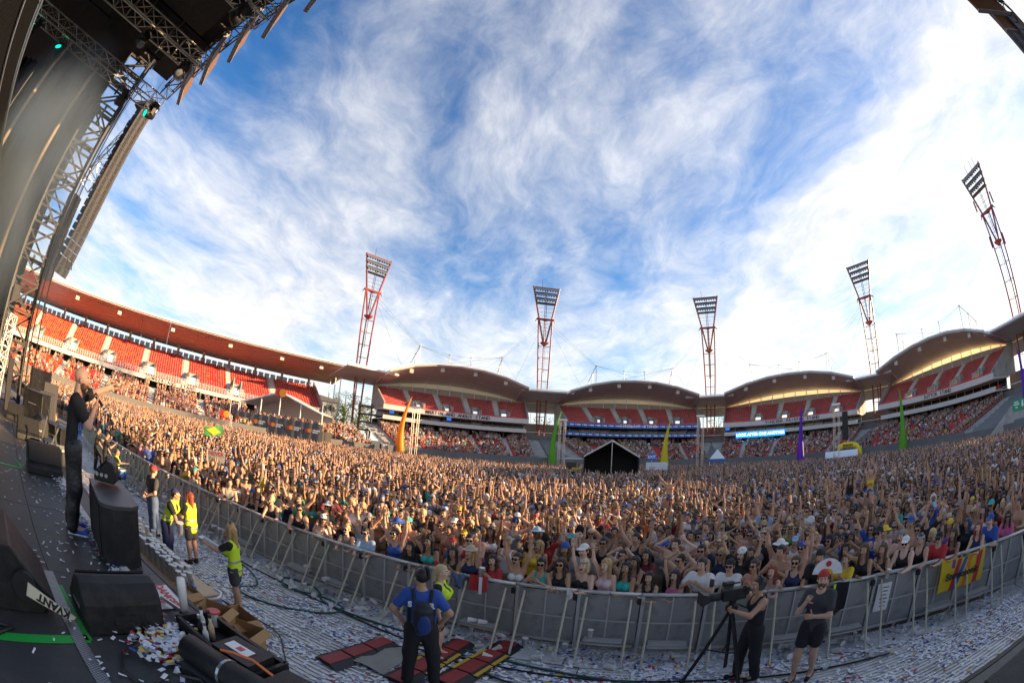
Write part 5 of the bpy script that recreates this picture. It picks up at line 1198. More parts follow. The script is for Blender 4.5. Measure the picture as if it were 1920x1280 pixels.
def top_mesh(B, kind, h=.022):
    def f(P):
        q = B.loc(P); w = wrinkle(P)
        if kind in ('tee', 'vest', 'polo'):
            i = .022 if kind != 'vest' else .045
            d = B.torso(q, i) - w; fit = .02
            hem = -.10 if kind != 'vest' else -.16
            if kind != 'vest': d = smin(d, B.arms(P, .022, .62), .03)
            else:
                for sx in (-1, 1): d = smax(d, -ell(q, (sx * .25, 0, .44), (.10, .16, .13)), .02)
            d = smax(d, hem - q[:, 2], .01)
            d = smax(d, -ell(q, (0, .03, .56), (.085, .11, .085)), .015)
            if kind == 'vest': d = smax(d, -ell(q, (0, .2, .52), (.07, .2, .2)), .02)
        elif kind in ('tank', 'crop'):
            d = B.torso(q, .016) - w * .7; d = smax(d, (-.08 if kind == 'tank' else .20) - q[:, 2], .01)
            for sx in (-1, 1): d = smax(d, -ell(q, (sx * .205, 0, .44), (.085, .16, .115)), .015)
            d = smax(d, -ell(q, (0, .09, .55), (.09, .16, .15)), .015); d = smax(d, -ell(q, (0, -.1, .56), (.085, .12, .11)), .015)
        else:   # bikini top
            d = B.torso(q, .012); band = np.where(q[:, 1] > .02, .075, .025) ; d = smax(d, np.abs(q[:, 2] - np.where(q[:, 1] > .02, .325, .29)) - band, .01)
            cut = np.abs(np.abs(q[:, 0]) - .07) - .075 + np.maximum(0, q[:, 2] - .33) * .8; d = np.where(q[:, 1] > .03, smax(d, cut - .012, .01), d)
        return d
    lo, hi = B.tbounds(-.22 if kind != 'bikini' else .2, .56); me = sdf_mesh('top_' + kind, f, lo, hi, h, CL[0]); return me
def bottom_mesh(B, kind, h=.024):
    def f(P):
        q = B.loc(P); d = smax(B.torso(q, .018), q[:, 2] - .075, .01); w = wrinkle(P, .007, 14)
        if kind == 'pants': d = smin(d, B.legs(P, .034, 'tights'), .03) - w
        elif kind == 'shorts': d = smin(d, B.legs(P, .028, 'thigh'), .03) - w * .5
        else: d = smax(smin(d, B.legs(P, .012, 'thigh'), .02), -.13 - q[:, 2], .01)
        return d
    A = np.array([B.T(-.2, -.16, -.1), B.T(.2, .18, .1), *B.leg['r'], *B.leg['l']]); return sdf_mesh('bottom_' + kind, f, A.min(0) - .1, A.max(0) + .12, h, CL[0])
def shoe_mesh(B, h=.016):
    A = np.array([B.leg[k][j] for k in 'rl' for j in (1, 2)]); return sdf_mesh('shoes', lambda P: B.legs(P, 0, 'shoe'), A.min(0) - .09, A.max(0) + .09, h, CL[0])
# hair and hats, in the frame of the head
def hair_sdf(kind):
    def f(P):
        n = .006 * np.sin(P[:, 0] * 70 + 3 * np.sin(P[:, 2] * 40)) * np.sin(P[:, 1] * 60 + P[:, 2] * 35)
        cr = ell(P, (0, -.014, .034), (.086, .107, .102)) - n
        line = np.where(P[:, 1] > .0, .055 + .25 * np.maximum(0, P[:, 1] - .04) + .2 * np.maximum(0, .05 - np.abs(P[:, 0])) * 0, -.03 - .3 * P[:, 1] * 0)
        front = (.060 + .15 * (P[:, 1] - .06)) - P[:, 2]; side = (-.055 + 0.9 * np.maximum(0, P[:, 1] + .02)) - P[:, 2]
        cutm = np.maximum(np.where(P[:, 1] > .045, front, -1), side); d = smax(cr, cutm, .012)
        if kind == 'long':
            d = smin(d, cone(P, (0, -.07, .02), (0, -.095, -.27), .072, .05), .03)
            for s in (-1, 1): d = smin(d, cone(P, (s * .072, -.01, .03), (s * .092, .015, -.23), .026, .03), .03)
            d = d - n * 1.2
        elif kind == 'bun': d = smin(d, ell(P, (0, -.06, .13), (.042, .042, .04)), .01)
        elif kind == 'tail': d = smin(d, cone(P, (0, -.11, .05), (0, -.14, -.16), .035, .022), .02)
        elif kind == 'bob':
            d = smin(d, cone(P, (0, -.06, .0), (0, -.065, -.11), .085, .07), .03)
            for s in (-1, 1): d = smin(d, cone(P, (s * .07, .0, .03), (s * .082, .015, -.10), .03, .03), .03)
        return d
    return f
def build_headwear():
    H = {}
    for k in ('short', 'long', 'bun', 'tail', 'bob'): H[k] = sdf_mesh('hair', hair_sdf(k), (-.15, -.22, -.36), (.15, .14, .2), .0135, HAIRM[0])
    def capf(back):
        s = -1 if back else 1
        def f(P):
            d = smax(ell(P, (0, -.012, .036), (.088, .108, .104)), .040 + .12 * s * 0 - P[:, 2], .01); br = ell(P, (0, s * .115 - .01, .050), (.078, .092, .012)); return np.minimum(d, smax(br, .0 - (s * P[:, 1] - .02), .01))
        return f
    H['cap'] = sdf_mesh('cap', capf(False), (-.12, -.15, .0), (.12, .23, .17), .0125, CL[0]); H['backcap'] = sdf_mesh('cap', capf(True), (-.12, -.24, .0), (.12, .14, .17), .0125, CL[0])
    def fed(P): d = smax(ell(P, (0, -.01, .05), (.088, .105, .105)), .05 - P[:, 2], .01); return smin(d, ell(P, (0, -.005, .052), (.16, .175, .013)), .015)
    H['hat'] = sdf_mesh('brimmed_hat', fed, (-.19, -.21, .01), (.19, .2, .18), .0135, CL[0])
    def bea(P): return smax(ell(P, (0, -.014, .04), (.09, .110, .112)), .03 + .3 * np.maximum(0, -P[:, 1] - .02) * -1 - P[:, 2], .01)
    H['beanie'] = sdf_mesh('beanie', bea, (-.12, -.15, -.03), (.12, .13, .18), .0135, CL[0])
    b = MB()
    for s in (-1, 1):
        b.lathe([(.026, -.004), (.028, 0), (.026, .004), (.004, .007)], n=10, M=Matrix.Translation((s * .034, .106, .008)) @ Matrix.Rotation(R(-90), 4, 'X') @ Matrix.Rotation(s * .18, 4, 'Y'))
        b.tube((s * .060, .098, .014), (s * .080, -.01, .010), .0035, 4)
    b.tube((-.012, .110, .014), (.012, .110, .014), .004, 4); H['sunglasses'] = b.mesh('sunglasses', m_shades)
    b = MB(); b.lathe([(.088, -.012), (.092, 0), (.090, .014), (.082, .016)], n=18, M=Matrix.Translation((0, -.008, .060)) @ Matrix.Diagonal((1, 1.18, 1, 1))); H['headband'] = b.mesh('headband', CL[0], True)
    return H
# palettes
def skinmat(n, c): return mat(n, c, .48, var=.10, vscale=9, bump=.05, bscale=60, spec=.4)
SKIN = [skinmat('skin_pale', (.68, .44, .33)), skinmat('skin_fair', (.60, .36, .25)), skinmat('skin_tan', (.50, .285, .18)), skinmat('skin_olive', (.40, .225, .135)), skinmat('skin_brown', (.22, .115, .065)), skinmat('skin_light_tan', (.55, .34, .22))]
m_eye = mat('eye_white', (.7, .68, .66), .3); m_lip = mat('lips', (.36, .11, .09), .45); m_brow = mat('brow_dark', (.03, .02, .017), .6); m_shades = mat('dark_lens', (.012, .012, .014), .12)
HAIRC = {'black': (.012, .010, .010), 'dark brown': (.035, .02, .013), 'brown': (.09, .045, .022), 'blonde': (.42, .27, .11), 'light blonde': (.55, .42, .22), 'red': (.24, .045, .02), 'blue': (.02, .06, .12)}
HAIRM = [mat('hair_' + k.replace(' ', '_'), v, .5, var=.35, vscale=30, bump=.3, bscale=90) for k, v in HAIRC.items()]; HAIRN = dict(zip(HAIRC, HAIRM))
CLC = {'white': (.74, .73, .72), 'black': (.016, .016, .018), 'grey': (.24, .24, .25), 'navy': (.02, .028, .09), 'red': (.46, .03, .035), 'blue': (.03, .09, .38), 'light blue': (.33, .48, .66), 'teal': (.02, .36, .30), 'pink': (.66, .12, .26), 'coral': (.82, .25, .22), 'yellow': (.75, .52, .03), 'green': (.05, .28, .08), 'olive': (.14, .14, .07), 'beige': (.52, .42, .30), 'purple': (.20, .06, .32), 'maroon': (.16, .02, .03), 'denim': (.08, .13, .24), 'orange': (.75, .20, .03), 'khaki': (.30, .24, .15), 'turquoise': (.03, .45, .42), 'pale pink': (.70, .52, .55), 'hi-vis yellow': (.62, .85, .02), 'charcoal': (.05, .05, .055)}
CL = [mat('cloth_' + k.replace(' ', '_').replace('-', '_'), v, .8, var=.14, vscale=12, bump=.25, bscale=120) for k, v in CLC.items()]; CN = dict(zip(CLC, CL))
HW = build_headwear()
POSES = {   # right upper arm, right forearm, left upper arm, left forearm (x outwards, y forward, z up), lean, hands, words
    'both_up': ((.35, .12, 1), (.05, .10, 1), (.35, .12, 1), (.05, .10, 1), .02, ('open', 'open'), 'both arms raised'),
    'both_up_wide': ((.75, .1, .8), (.35, .15, 1), (.7, .1, .8), (.25, .2, 1), .0, ('open', 'open'), 'both arms raised wide'),
    'right_up': ((.28, .25, 1), (.02, .2, 1), (.2, .45, -.85), (-.4, .9, .15), .05, ('open', 'relax'), 'one arm raised'),
    'left_up': ((.2, .4, -.9), (-.3, .9, .3), (.3, .3, 1), (.05, .25, 1), .05, ('relax', 'point'), 'one arm raised pointing'),
    'point': ((.2, .85, .35), (0, .9, .45), (.2, .3, -.9), (-.3, .8, .2), .04, ('point', 'relax'), 'one arm stretched towards the stage'),
    'rest': ((.18, .62, -.75), (-.25, 1, .02), (.18, .62, -.75), (-.25, 1, .02), .20, ('relax', 'relax'), 'forearms resting forward'),
    'crossed': ((.25, .50, -.85), (-1, .55, .02), (.25, .50, -.85), (-1, .62, .08), .22, ('relax', 'relax'), 'arms folded in front'),
    'clap': ((.35, .55, -.55), (-.75, .55, .55), (.35, .55, -.55), (-.75, .55, .55), .05, ('open', 'open'), 'clapping hands'),
    'over_head': ((.75, .05, .75), (-.85, .1, .55), (.25, .5, -.8), (-.5, .8, .1), .02, ('relax', 'relax'), 'one arm bent over the head'),
    'on_head': ((.9, .1, .55), (-.9, .05, .6), (.9, .1, .55), (-.9, .05, .6), .0, ('relax', 'relax'), 'both hands on the head'),
    'phone': ((.15, .55, -.6), (-.28, .8, .75), (.15, .55, -.6), (-.28, .8, .7), .04, ('grip', 'grip'), 'both hands held up in front'),
    'down': ((.16, .02, -1), (.02, .25, -1), (.16, .02, -1), (.02, .25, -1), .0, ('relax', 'relax'), 'arms hanging down'),
    'fist_up': ((.25, .45, .85), (-.05, .3, 1), (.2, .1, -1), (0, .5, -.8), .0, ('fist', 'relax'), 'one fist raised'),
    'mouth': ((.3, .5, -.7), (-.55, .35, .8), (.3, .5, -.75), (-.6, .5, .6), .05, ('grip', 'relax'), 'hands near the mouth')}
_sets = {}
def pose_set(pn, g, shout):
    """body and clothing meshes of one crowd pose, shared by everyone in that pose"""
    key = (pn, g, shout)
    if key in _sets: return _sets[key]
    ra, rf, la, lf, ln, hd, words = POSES[pn]; B = Body(g, ra, rf, la, lf, ln, ((random.random() - .5) * .5, -.05 + .1 * random.random()), hands=hd)
    d = {'B': B, 'body': body_mesh(B, .026, .0135, shout), 'words': words, 'tops': {}, 'bots': {}}; _sets[key] = d; return d
def dress(d, kind): 
    if kind not in d['tops']: d['tops'][kind] = top_mesh(d['B'], kind, .024)
    return d['tops'][kind]
def bottoms(d, kind):
    if kind not in d['bots']: d['bots'][kind] = bottom_mesh(d['B'], kind, .030)
    return d['bots'][kind]
def setmat(o, m_, slot=0):
    o.material_slots[slot].link = 'OBJECT'; o.material_slots[slot].material = m_
def person(label, d, x, y, z, rz, sc, skin, hair=None, hairc=None, top=None, topc=None, bot='shorts', botc='denim', hat=None, hatc=None, shades=False, group=None):
    o = obj('person', d['body'], None, (x, y, z), (0, 0, rz)); o.scale = (sc, sc, sc); tag(o, label, 'person', group); setmat(o, SKIN[skin])
    if hairc in HAIRN: setmat(o, HAIRN[hairc] if 'blonde' not in hairc else HAIRN['brown'], 3)
    def kid(name, me, m_, M=None):
        c = obj(name, me, o); setmat(c, m_)
        if M is not None: c.matrix_local = M
        return c
    Mh = d['B'].Mh
    if hair: kid('hair', HW[hair], HAIRN[hairc], Mh)
    if hat: kid({'cap': 'cap', 'backcap': 'cap', 'hat': 'brimmed_hat', 'beanie': 'beanie', 'headband': 'headband'}[hat], HW[hat], CN[hatc], Mh)
    if shades: kid('sunglasses', HW['sunglasses'], m_shades, Mh)
    if top: kid({'tee': 't_shirt', 'tank': 'tank_top', 'crop': 'crop_top', 'bikini': 'bikini_top', 'vest': 'vest', 'polo': 'polo_shirt'}[top], dress(d, top), CN[topc])
    if bot: kid({'shorts': 'shorts', 'pants': 'trousers', 'brief': 'briefs'}[bot], bottoms(d, bot), CN[botc])
    return o
# ------------------------------------------------------------------ people that the photograph shows one by one: performer and crew
def band_mesh(B, z0, half, infl, h=.018, front=None):
    def f(P):
        q = B.loc(P); d = B.torso(q, infl) - wrinkle(P); d = smax(d, np.abs(q[:, 2] - z0) - half, .004)
        if front: d = smax(d, np.maximum(.02 - q[:, 1] * front[2], np.abs(q[:, 0] - front[1]) - front[0]), .006)
        return d
    lo = np.array([B.T(x, y, z) for x in (-.3, .3) for y in (-.25, .25) for z in (z0 - half - .03, z0 + half + .03)]); return sdf_mesh('band', f, lo.min(0), lo.max(0), h, CL[0])
def skid(o, name, me, m_, M=None):
    c = obj(name, me, o); setmat(c, m_)
    if M is not None: c.matrix_local = M
    return c
def special(label, B, loc, rz, sc, skin, shout=False, h=.018, hh=.0095):
    o = obj('person', body_mesh(B, h, hh, shout), None, loc, (0, 0, rz)); o.scale = (sc,) * 3; tag(o, label, 'person'); setmat(o, SKIN[skin]); return o
def yaw_to(dx, dy): return math.atan2(dy, dx) - math.pi / 2
def beard_mesh():
    def f(P): return smax(smax(ell(P, (0, .026, -.05), (.063, .073, .084)) - .003 * np.sin(P[:, 0] * 90) * np.sin(P[:, 2] * 80), P[:, 2] + .036 - .25 * np.maximum(0, np.abs(P[:, 0]) - .03), .01), -.012 - P[:, 1], .01)
    return sdf_mesh('beard', f, (-.1, -.06, -.17), (.1, .13, .02), .0095, HAIRM[1])
def cupheld(o, B, k, label, s=1.1):
    M = Matrix.LocRotScale(o.location, o.rotation_euler, o.scale) @ B.handM[k]; p = M @ Vector((0, .06, -.035)); return cup(p.x, p.y, p.z - .06, label, None, (.15, .1, 0), s)
def phone(o, B, k, label, m_=None):
    M = Matrix.LocRotScale(o.location, o.rotation_euler, o.scale) @ B.handM[k]; p = M @ Vector((0, .07, -.03)); t = thing('phone', label, 'phone', p, o.rotation_euler[2])
    b = MB(); b.box((0, 0, .02), (.072, .010, .14)); b.build('case', m_ or m_cab, t); b = MB(); b.box((0, -.0055, .02), (.064, .002, .125)); b.build('screen', m_glassd, t)

# performer
B = Body(0, (.10, .62, -.72), (-.42, .30, .95), (.05, .90, .42), (-.02, .90, .48), .0, (0, .06), hands=('grip', 'point'), legs={'r': ((.12, .03, .49), (.12, -.03, .085), (.13, .15, .03)), 'l': ((-.11, .0, .49), (-.12, -.06, .085), (-.14, .11, .03))}, bulk=1.02)
perf = special('bald bearded performer in black T-shirt and blue shoes pointing with a microphone', B, (-4.31, 2.49, DZ + .002), yaw_to(.5, .80), 1.0, 1, True)
skid(perf, 'beard', beard_mesh(), HAIRN['brown'], B.Mh)
skid(perf, 't_shirt', top_mesh(B, 'tee', .018), CN['black'])
def print_mat():
    M = mat('shirt_print', (.05, .16, .5), .7); n = M.node_tree.nodes; l = M.node_tree.links; tc = n.new('ShaderNodeTexCoord'); v = n.new('ShaderNodeTexNoise'); v.inputs['Scale'].default_value = 9; v.inputs['Detail'].default_value = 4; v.inputs['Distortion'].default_value = 1.5
    l.new(tc.outputs['Object'], v.inputs['Vector']); r = n.new('ShaderNodeValToRGB'); e = r.color_ramp.elements; e[0].position = .38; e[0].color = (.012, .03, .12, 1); e[1].position = .62; e[1].color = (.35, .5, .62, 1); x = r.color_ramp.elements.new(.5); x.color = (.03, .14, .55, 1)
    l.new(v.outputs['Fac'], r.inputs[0]); l.new(r.outputs[0], n['Principled BSDF'].inputs['Base Color']); return M
skid(perf, 'shirt_print', band_mesh(B, .10, .17, .027, .014, (.12, .03, 1)), print_mat())
skid(perf, 'trousers', bottom_mesh(B, 'pants', .018), mat('shiny_black_cloth', (.014, .015, .018), .45, var=.3, vscale=8, bump=.6, bscale=22))
skid(perf, 'shoes', shoe_mesh(B, .013), mat('blue_shoe', (.015, .09, .62), .45, var=.25, vscale=14))
b = MB()
for k in 'rl':
    an, to = B.leg[k][1], B.leg[k][2]; d = Vector(to - an); d.z = 0; d.normalize(); sx = Vector((d.y, -d.x, 0)); c0 = Vector((an[0], an[1], 0)) - d * .075; c1 = Vector((to[0], to[1], 0)) + d * .045
    P = [c0 - sx * .035, c0 + sx * .035, c1 + sx * .040 - d * .03, c1 + d * .012, c1 - sx * .040 - d * .03]; b.extrude([(p.x, p.y, -.008) for p in P], (0, 0, .022))
skid(perf, 'shoe_soles', b.mesh('shoe_soles', m_whitel), m_whitel)
Mp = Matrix.LocRotScale(perf.location, perf.rotation_euler, perf.scale); hp = Mp @ B.handM['r'] @ Vector((0, .065, -.03)); mo = Mp @ B.Mh @ Vector((0, .15, -.075)); ax = (mo - hp).normalized()
t = thing('microphone', 'black and white handheld microphone in the performer\'s hand', 'microphone', (0, 0, 0))
b = MB(); b.tube(hp - ax * .20, hp + ax * .06, .014, 10, r2=.019); b.build('handle', m_cab, t, smooth=True)
for f in (-.17, -.13, -.09):
    b = MB(); b.tube(hp + ax * f, hp + ax * (f + .02), .0185, 10); b.build('white_band', m_whitel, t)
b = MB(); b.tube(hp + ax * .06, hp + ax * .105, .024, 12, r2=.022); b.build('grille_head', m_grille, t, smooth=True)

HIDE_CREW = []
def vest_crew(label, B, loc, face, sc, skin, hair, hairc, under='black', bot='shorts', botc='denim', hat=None, hatc=None, shoes='black', back=None):
    o = special(label, B, loc, yaw_to(*face), sc, skin)
    if hair: skid(o, 'hair', HW[hair], HAIRN[hairc], B.Mh)
    if hat: skid(o, 'cap', HW[hat], CN[hatc], B.Mh)
    skid(o, 't_shirt', top_mesh(B, 'tee', .02), CN[under]); v = skid(o, 'hi_vis_vest', top_mesh(B, 'vest', .018), m_hivis)
    for z0 in (.14, -.04): skid(v, 'reflective_stripe', band_mesh(B, z0, .026, .050, .014), mat('reflective_grey', (.34, .34, .33), .4, metal=.3))
    skid(o, {'shorts': 'shorts', 'pants': 'trousers'}[bot], bottom_mesh(B, bot, .02), CN[botc]); skid(o, 'shoes', shoe_mesh(B, .016), CN[shoes])
    if back:
        text(back, .09, m_letter, frame(tuple(B.T(0, -.155, .30)), tuple(-B.x), tuple(B.z)), v, bold=.003, extrude=.002)
    return o
# blonde worker with cup and a sleeve of cups
B = Body(1, (.25, .30, -.9), (-.35, 1, .12), (.35, .75, -.45), (.25, 1, .42), .05, (.2, -.1), hands=('relax', 'grip'), legs={'r': ((.09, .06, .49), (.10, .08, .085), (.11, .25, .03)), 'l': ((-.09, -.03, .49), (-.10, -.12, .085), (-.12, .04, .03))})
g1 = vest_crew('long-haired blonde worker in yellow vest holding out a cup and a sleeve of cups', B, (-4.2, 5.74, .03), (-.80, -.15), .93, 2, 'long', 'blonde', botc='charcoal')
skid(g1, 'hair_knot', HW['bun'], HAIRN['blonde'], B.Mh)
cupheld(g1, B, 'l', 'white cup held out by the long-haired worker in yellow vest')
Mg = Matrix.LocRotScale(g1.location, g1.rotation_euler, g1.scale); p = Mg @ Vector(B.wr['r'])
t = thing('cup_sleeve', 'long white sleeve of stacked cups under the blonde worker\'s arm', 'cups', p)
b = MB(); fx = Vector((-.9, -.25, .30)).normalized(); b.tube(-fx * .28, fx * .42, .05, 14); b.build('sleeve', m_cup, t, smooth=True); b = MB(); b.tube(fx * .42, fx * .424, .040, 14); b.build('top_cup', m_cupin, t)
# bending man and red-haired woman
B = Body(0, (.12, .55, -.9), (-.1, .30, -1), (.2, .3, -.9), (0, .5, -.8), .42, (.3, .2), hands=('grip', 'relax'))
g2 = vest_crew('man in yellow vest and dark cap bending over the cup table', B, (-6.75, 6.55, .03), (.75, .25), .98, 2, 'short', 'black', hat='backcap', hatc='navy', bot='pants', botc='navy')
cupheld(g2, B, 'r', 'white jug of cups in the bending man\'s hand', 1.9)
skid(g2, 'arm_patch', sdf_mesh('arm_patch', lambda P: smax(B.arms(P, .027, .62, 'r'), np.linalg.norm(P - (B.sh['r'] + (B.el['r'] - B.sh['r']) * .4).astype(np.float32), axis=1) - .045, .005), B.sh['r'] - .2, B.sh['r'] + .2, .016, CL[0]), CN['orange'])
B = Body(1, (.25, .50, -.75), (-.45, .35, .9), (.2, .3, -.9), (-.2, .9, .2), .06, (.1, .0), hands=('grip', 'relax'))
g3 = vest_crew('red-haired woman in yellow vest with black shoes near the barrier', B, (-6.35, 6.98, .03), (-.9, .1), .93, 2, 'long', 'red', botc='charcoal')
# kneeling worker
B = Body(1, (.2, .8, -.35), (-.1, 1, .15), (.2, .7, -.5), (-.1, 1, .1), .12, (0, .1), legs={'pelvis': (0, 0, .48), 'r': ((.12, .22, .09), (.11, -.18, .06), (.11, -.30, .03)), 'l': ((-.12, .20, .09), (-.11, -.20, .06), (-.11, -.32, .03))})
vest_crew('kneeling worker in yellow vest and jeans beside the blue and white bin', B, (-13.55, 10.0, .03), (.75, .55), 1.0, 2, 'tail', 'brown', bot='pants', botc='denim', shoes='charcoal')
def crew(label, B, loc, face, sc, skin, hair, hairc, top, topc, bot, botc, hat=None, hatc=None, shoes='black', shades=False, shout=False):
    o = special(label, B, loc, yaw_to(*face), sc, skin, shout)
    if hair: skid(o, 'hair', HW[hair], HAIRN[hairc], B.Mh)
    if hat: skid(o, 'cap', HW[hat], CN[hatc], B.Mh)
    skid(o, {'tee': 't_shirt', 'tank': 'tank_top', 'polo': 'polo_shirt'}[top], top_mesh(B, top, .018), CN[topc]); skid(o, 'shorts' if bot == 'shorts' else 'trousers', bottom_mesh(B, bot, .02), CN[botc]); skid(o, 'shoes', shoe_mesh(B, .016), CN[shoes])
    if shades: skid(o, 'sunglasses', HW['sunglasses'], m_shades, B.Mh)
    return o
LEGS_W = {'r': ((.15, .03, .49), (.17, -.02, .085), (.20, .14, .03)), 'l': ((-.14, .02, .49), (-.18, -.03, .085), (-.22, .13, .03))}
B = Body(0, (.18, -.25, -.95), (-.75, -.35, -.35), (.12, .02, -1), (.02, .25, -1), .0, (.1, .0), hands=('relax', 'relax'), legs={'r': ((.10, .0, .49), (.10, -.04, .085), (.12, .12, .03)), 'l': ((-.09, .03, .49), (-.08, .02, .085), (-.10, .18, .03))})
crew('man in red cap and grey T-shirt in the pit, hand behind his back', B, (-8.28, 7.47, .03), (.1, .95), 1.02, 1, 'short', 'brown', 'tee', 'charcoal', 'pants', 'denim', 'cap', 'red')
# security guard with backpack
B = Body(0, (.62, -.12, -.80), (-.42, .30, -.75), (.62, -.12, -.80), (-.42, .30, -.75), .0, (.35, .0), hands=('fist', 'fist'), legs=LEGS_W, bulk=1.12)
gd = crew('security guard in blue shirt seen from behind with hands on hips', B, (-.91, 5.14, .03), (-.12, .95), 1.04, 2, 'short', 'black', 'polo', 'blue', 'pants', 'black', None)
skid(gd, 'headset_band', HW['headband'], CN['black'], B.Mh @ Matrix.Translation((0, 0, .06)) @ Matrix.Rotation(R(90), 4, 'Y'))
sp = skid(gd, 'side_panel', band_mesh(B, .10, .20, .026, .016, (.03, .14, -1)), CN['black']); skid(gd, 'side_panel', band_mesh(B, .10, .20, .026, .016, (.03, -.14, -1)), CN['black'])
for x, ch in ((.13, 'S'), (-.13, 'R')): text(ch, .10, m_whitel, frame(tuple(B.T(-x, -.152, .36)), tuple(-B.x * -1 if False else B.x), tuple(B.z)) , gd, bold=.005, extrude=.003)
Mg = Matrix.LocRotScale(gd.location, gd.rotation_euler, gd.scale)
t = thing('backpack', 'blue and black backpack on the security guard\'s back', 'backpack', gd.location, gd.rotation_euler[2])
pk = lambda P: smax(ell(P, (.03, -.20, 1.17), (.135, .085, .27)) - .004 * np.sin(P[:, 2] * 60), np.abs(P[:, 2] - 1.17) - .24, .03)
obj('main_bag', sdf_mesh('main_bag', pk, (-.2, -.32, .85), (.25, -.05, 1.5), .016, mat('pack_black', (.02, .022, .03), .6, var=.3, vscale=12)), t)
obj('front_pocket', sdf_mesh('front_pocket', lambda P: ell(P, (.05, -.268, 1.10), (.085, .035, .15)), (-.1, -.35, .9), (.2, -.18, 1.3), .014, mat('pack_blue', (.015, .05, .22), .55)), t)
for s in (-1, 1):
    b = MB(); b.path([(s * .10 + .02, -.15, 1.38), (s * .12 + .01, -.06, 1.53), (s * .12, .08, 1.50), (s * .13, .17, 1.32)], .02, 6); b.build('shoulder_strap', m_cab, t)
B = Body(1, (.16, .02, -1), (.02, .25, -1), (.16, .02, -1), (.02, .25, -1), .0, (-.1, .1))
vest_crew('blonde worker in yellow vest behind the security guard facing right', B, (-.80, 6.02, .03), (.85, -.10), .945, 0, 'tail', 'light blonde', botc='charcoal')
# camera operator
B = Body(0, (.35, .72, .05), (-.25, .9, .42), (.25, .75, -.45), (-.3, .9, .35), .06, (0, .05), hands=('grip', 'grip'), legs={'r': ((.12, .08, .49), (.12, .05, .085), (.12, .22, .03)), 'l': ((-.12, -.05, .49), (-.12, -.15, .085), (-.13, .0, .03))}, bulk=1.08)
cm = crew('camera operator in black tank top and headphones filming towards the left', B, (3.50, 4.72, .03), (-.96, .10), .97, 2, 'short', 'black', 'tank', 'black', 'pants', 'black')
hb = MB()
for s in (-1, 1): hb.lathe([(.045, -.015), (.05, 0), (.04, .02)], n=12, M=Matrix.Translation((s * .088, -.005, -.008)) @ Matrix.Rotation(R(90), 4, 'Y'))
hb.path([(-.09, -.005, .02), (-.085, -.005, .09), (-.05, -.005, .135), (0, -.005, .15), (.05, -.005, .135), (.085, -.005, .09), (.09, -.005, .02)], .012, 6); skid(cm, 'headphones', hb.mesh('headphones', m_lamp), m_lamp, B.Mh)
t = thing('video_camera', 'black broadcast camera on its tripod in front of the operator', 'camera', (3.06, 4.80, 1.50), R(174)); t.scale = (.86, .86, .86)
b = MB(); b.box((-.02, 0, .02), (.42, .16, .20)); b.box((-.2, .03, .05), (.14, .10, .14)); c = b.build('body', m_cab, t); bv = c.modifiers.new('bevel', 'BEVEL'); bv.width = .015
b = MB(); b.lathe([(.055, .19), (.07, .24), (.07, .40), (.06, .42)], n=14, M=Matrix.Rotation(R(90), 4, 'Y')); b.build('lens', m_cab, t, smooth=True)
b = MB(); b.hexa([(.42, -.08, -.06), (.55, -.13, -.10), (.55, .13, -.10), (.42, .08, -.06), (.42, -.08, .06), (.55, -.13, .10), (.55, .13, .10), (.42, .08, .06)]); b.build('lens_hood', m_black, t)
b = MB(); b.box((.05, -.12, .16), (.18, .08, .08)); b.build('viewfinder', m_cab, t); b = MB(); b.tube((-.1, 0, .2), (.15, 0, .2), .015, 8); b.build('handle', m_black, t)
t = thing('tripod', 'black camera tripod standing among the confetti', 'tripod', (3.08, 4.80, .03), .3)
for k in range(3):
    a = k * 2.094 + .5; b = MB()
    for off in (-.02, .02): b.tube((off, 0, 1.28), (.52 * math.cos(a) + off, .52 * math.sin(a), .02), .016, 6)
    b.build('leg', m_cab, t)
    b = MB(); b.tube((.26 * math.cos(a), .26 * math.sin(a), .63), (0, 0, .55), .012, 5); b.build('spreader', m_cab, t)
b = MB(); b.lathe([(.09, 1.24), (.09, 1.32), (.05, 1.36), (.07, 1.40), (.07, 1.42)], n=12); b.build('fluid_head', m_black, t); b = MB(); b.tube((.0, 0, 1.36), (.35, -.25, 1.15), .014, 6); b.build('pan_bar', m_black, t)
B = Body(0, (.25, .45, -.85), (-.55, .40, .95), (.2, .4, -.9), (-.9, .55, .1), .05, (.25, .12), hands=('fist', 'relax'), legs={'r': ((.10, .12, .49), (.09, .05, .085), (.10, .22, .03)), 'l': ((-.10, -.02, .49), (-.12, -.18, .085), (-.13, -.02, .03))})
rc = crew('bearded man in red cap and black T-shirt holding his chin beside the camera operator', B, (4.16, 4.13, .03), (-.75, -.45), 1.02, 1, 'short', 'brown', 'tee', 'charcoal', 'shorts', 'black', 'backcap', 'red')
skid(rc, 'beard', beard_mesh(), HAIRN['brown'], B.Mh)
B = Body(0, (.25, .7, -.3), (0, 1, .2), (.3, .2, -.8), (0, .6, -.6), .12, (0, .1), legs={'r': ((.10, .30, .62), (.10, .28, .38), (.11, .43, .33)), 'l': ((-.10, .02, .49), (-.10, -.02, .085), (-.12, .15, .03))})
s1 = crew('guard in black with yellow shoulders stepping up on the barrier at far left', B, (-15.35, 10.15, .03), (.55, .8), 1.0, 3, 'short', 'black', 'tee', 'black', 'pants', 'black')
skid(s1, 'yellow_yoke', band_mesh(B, .42, .05, .027, .02), m_hivis)
B = Body(0, (.2, .6, -.5), (-.2, .7, .6), (.2, .3, -.9), (0, .5, -.6), .05, (0, 0)); crew('guard all in black facing the crowd beside the one on the barrier', B, (-14.2, 9.9, .03), (.5, .85), 1.0, 3, 'short', 'black', 'tee', 'black', 'shorts', 'black')
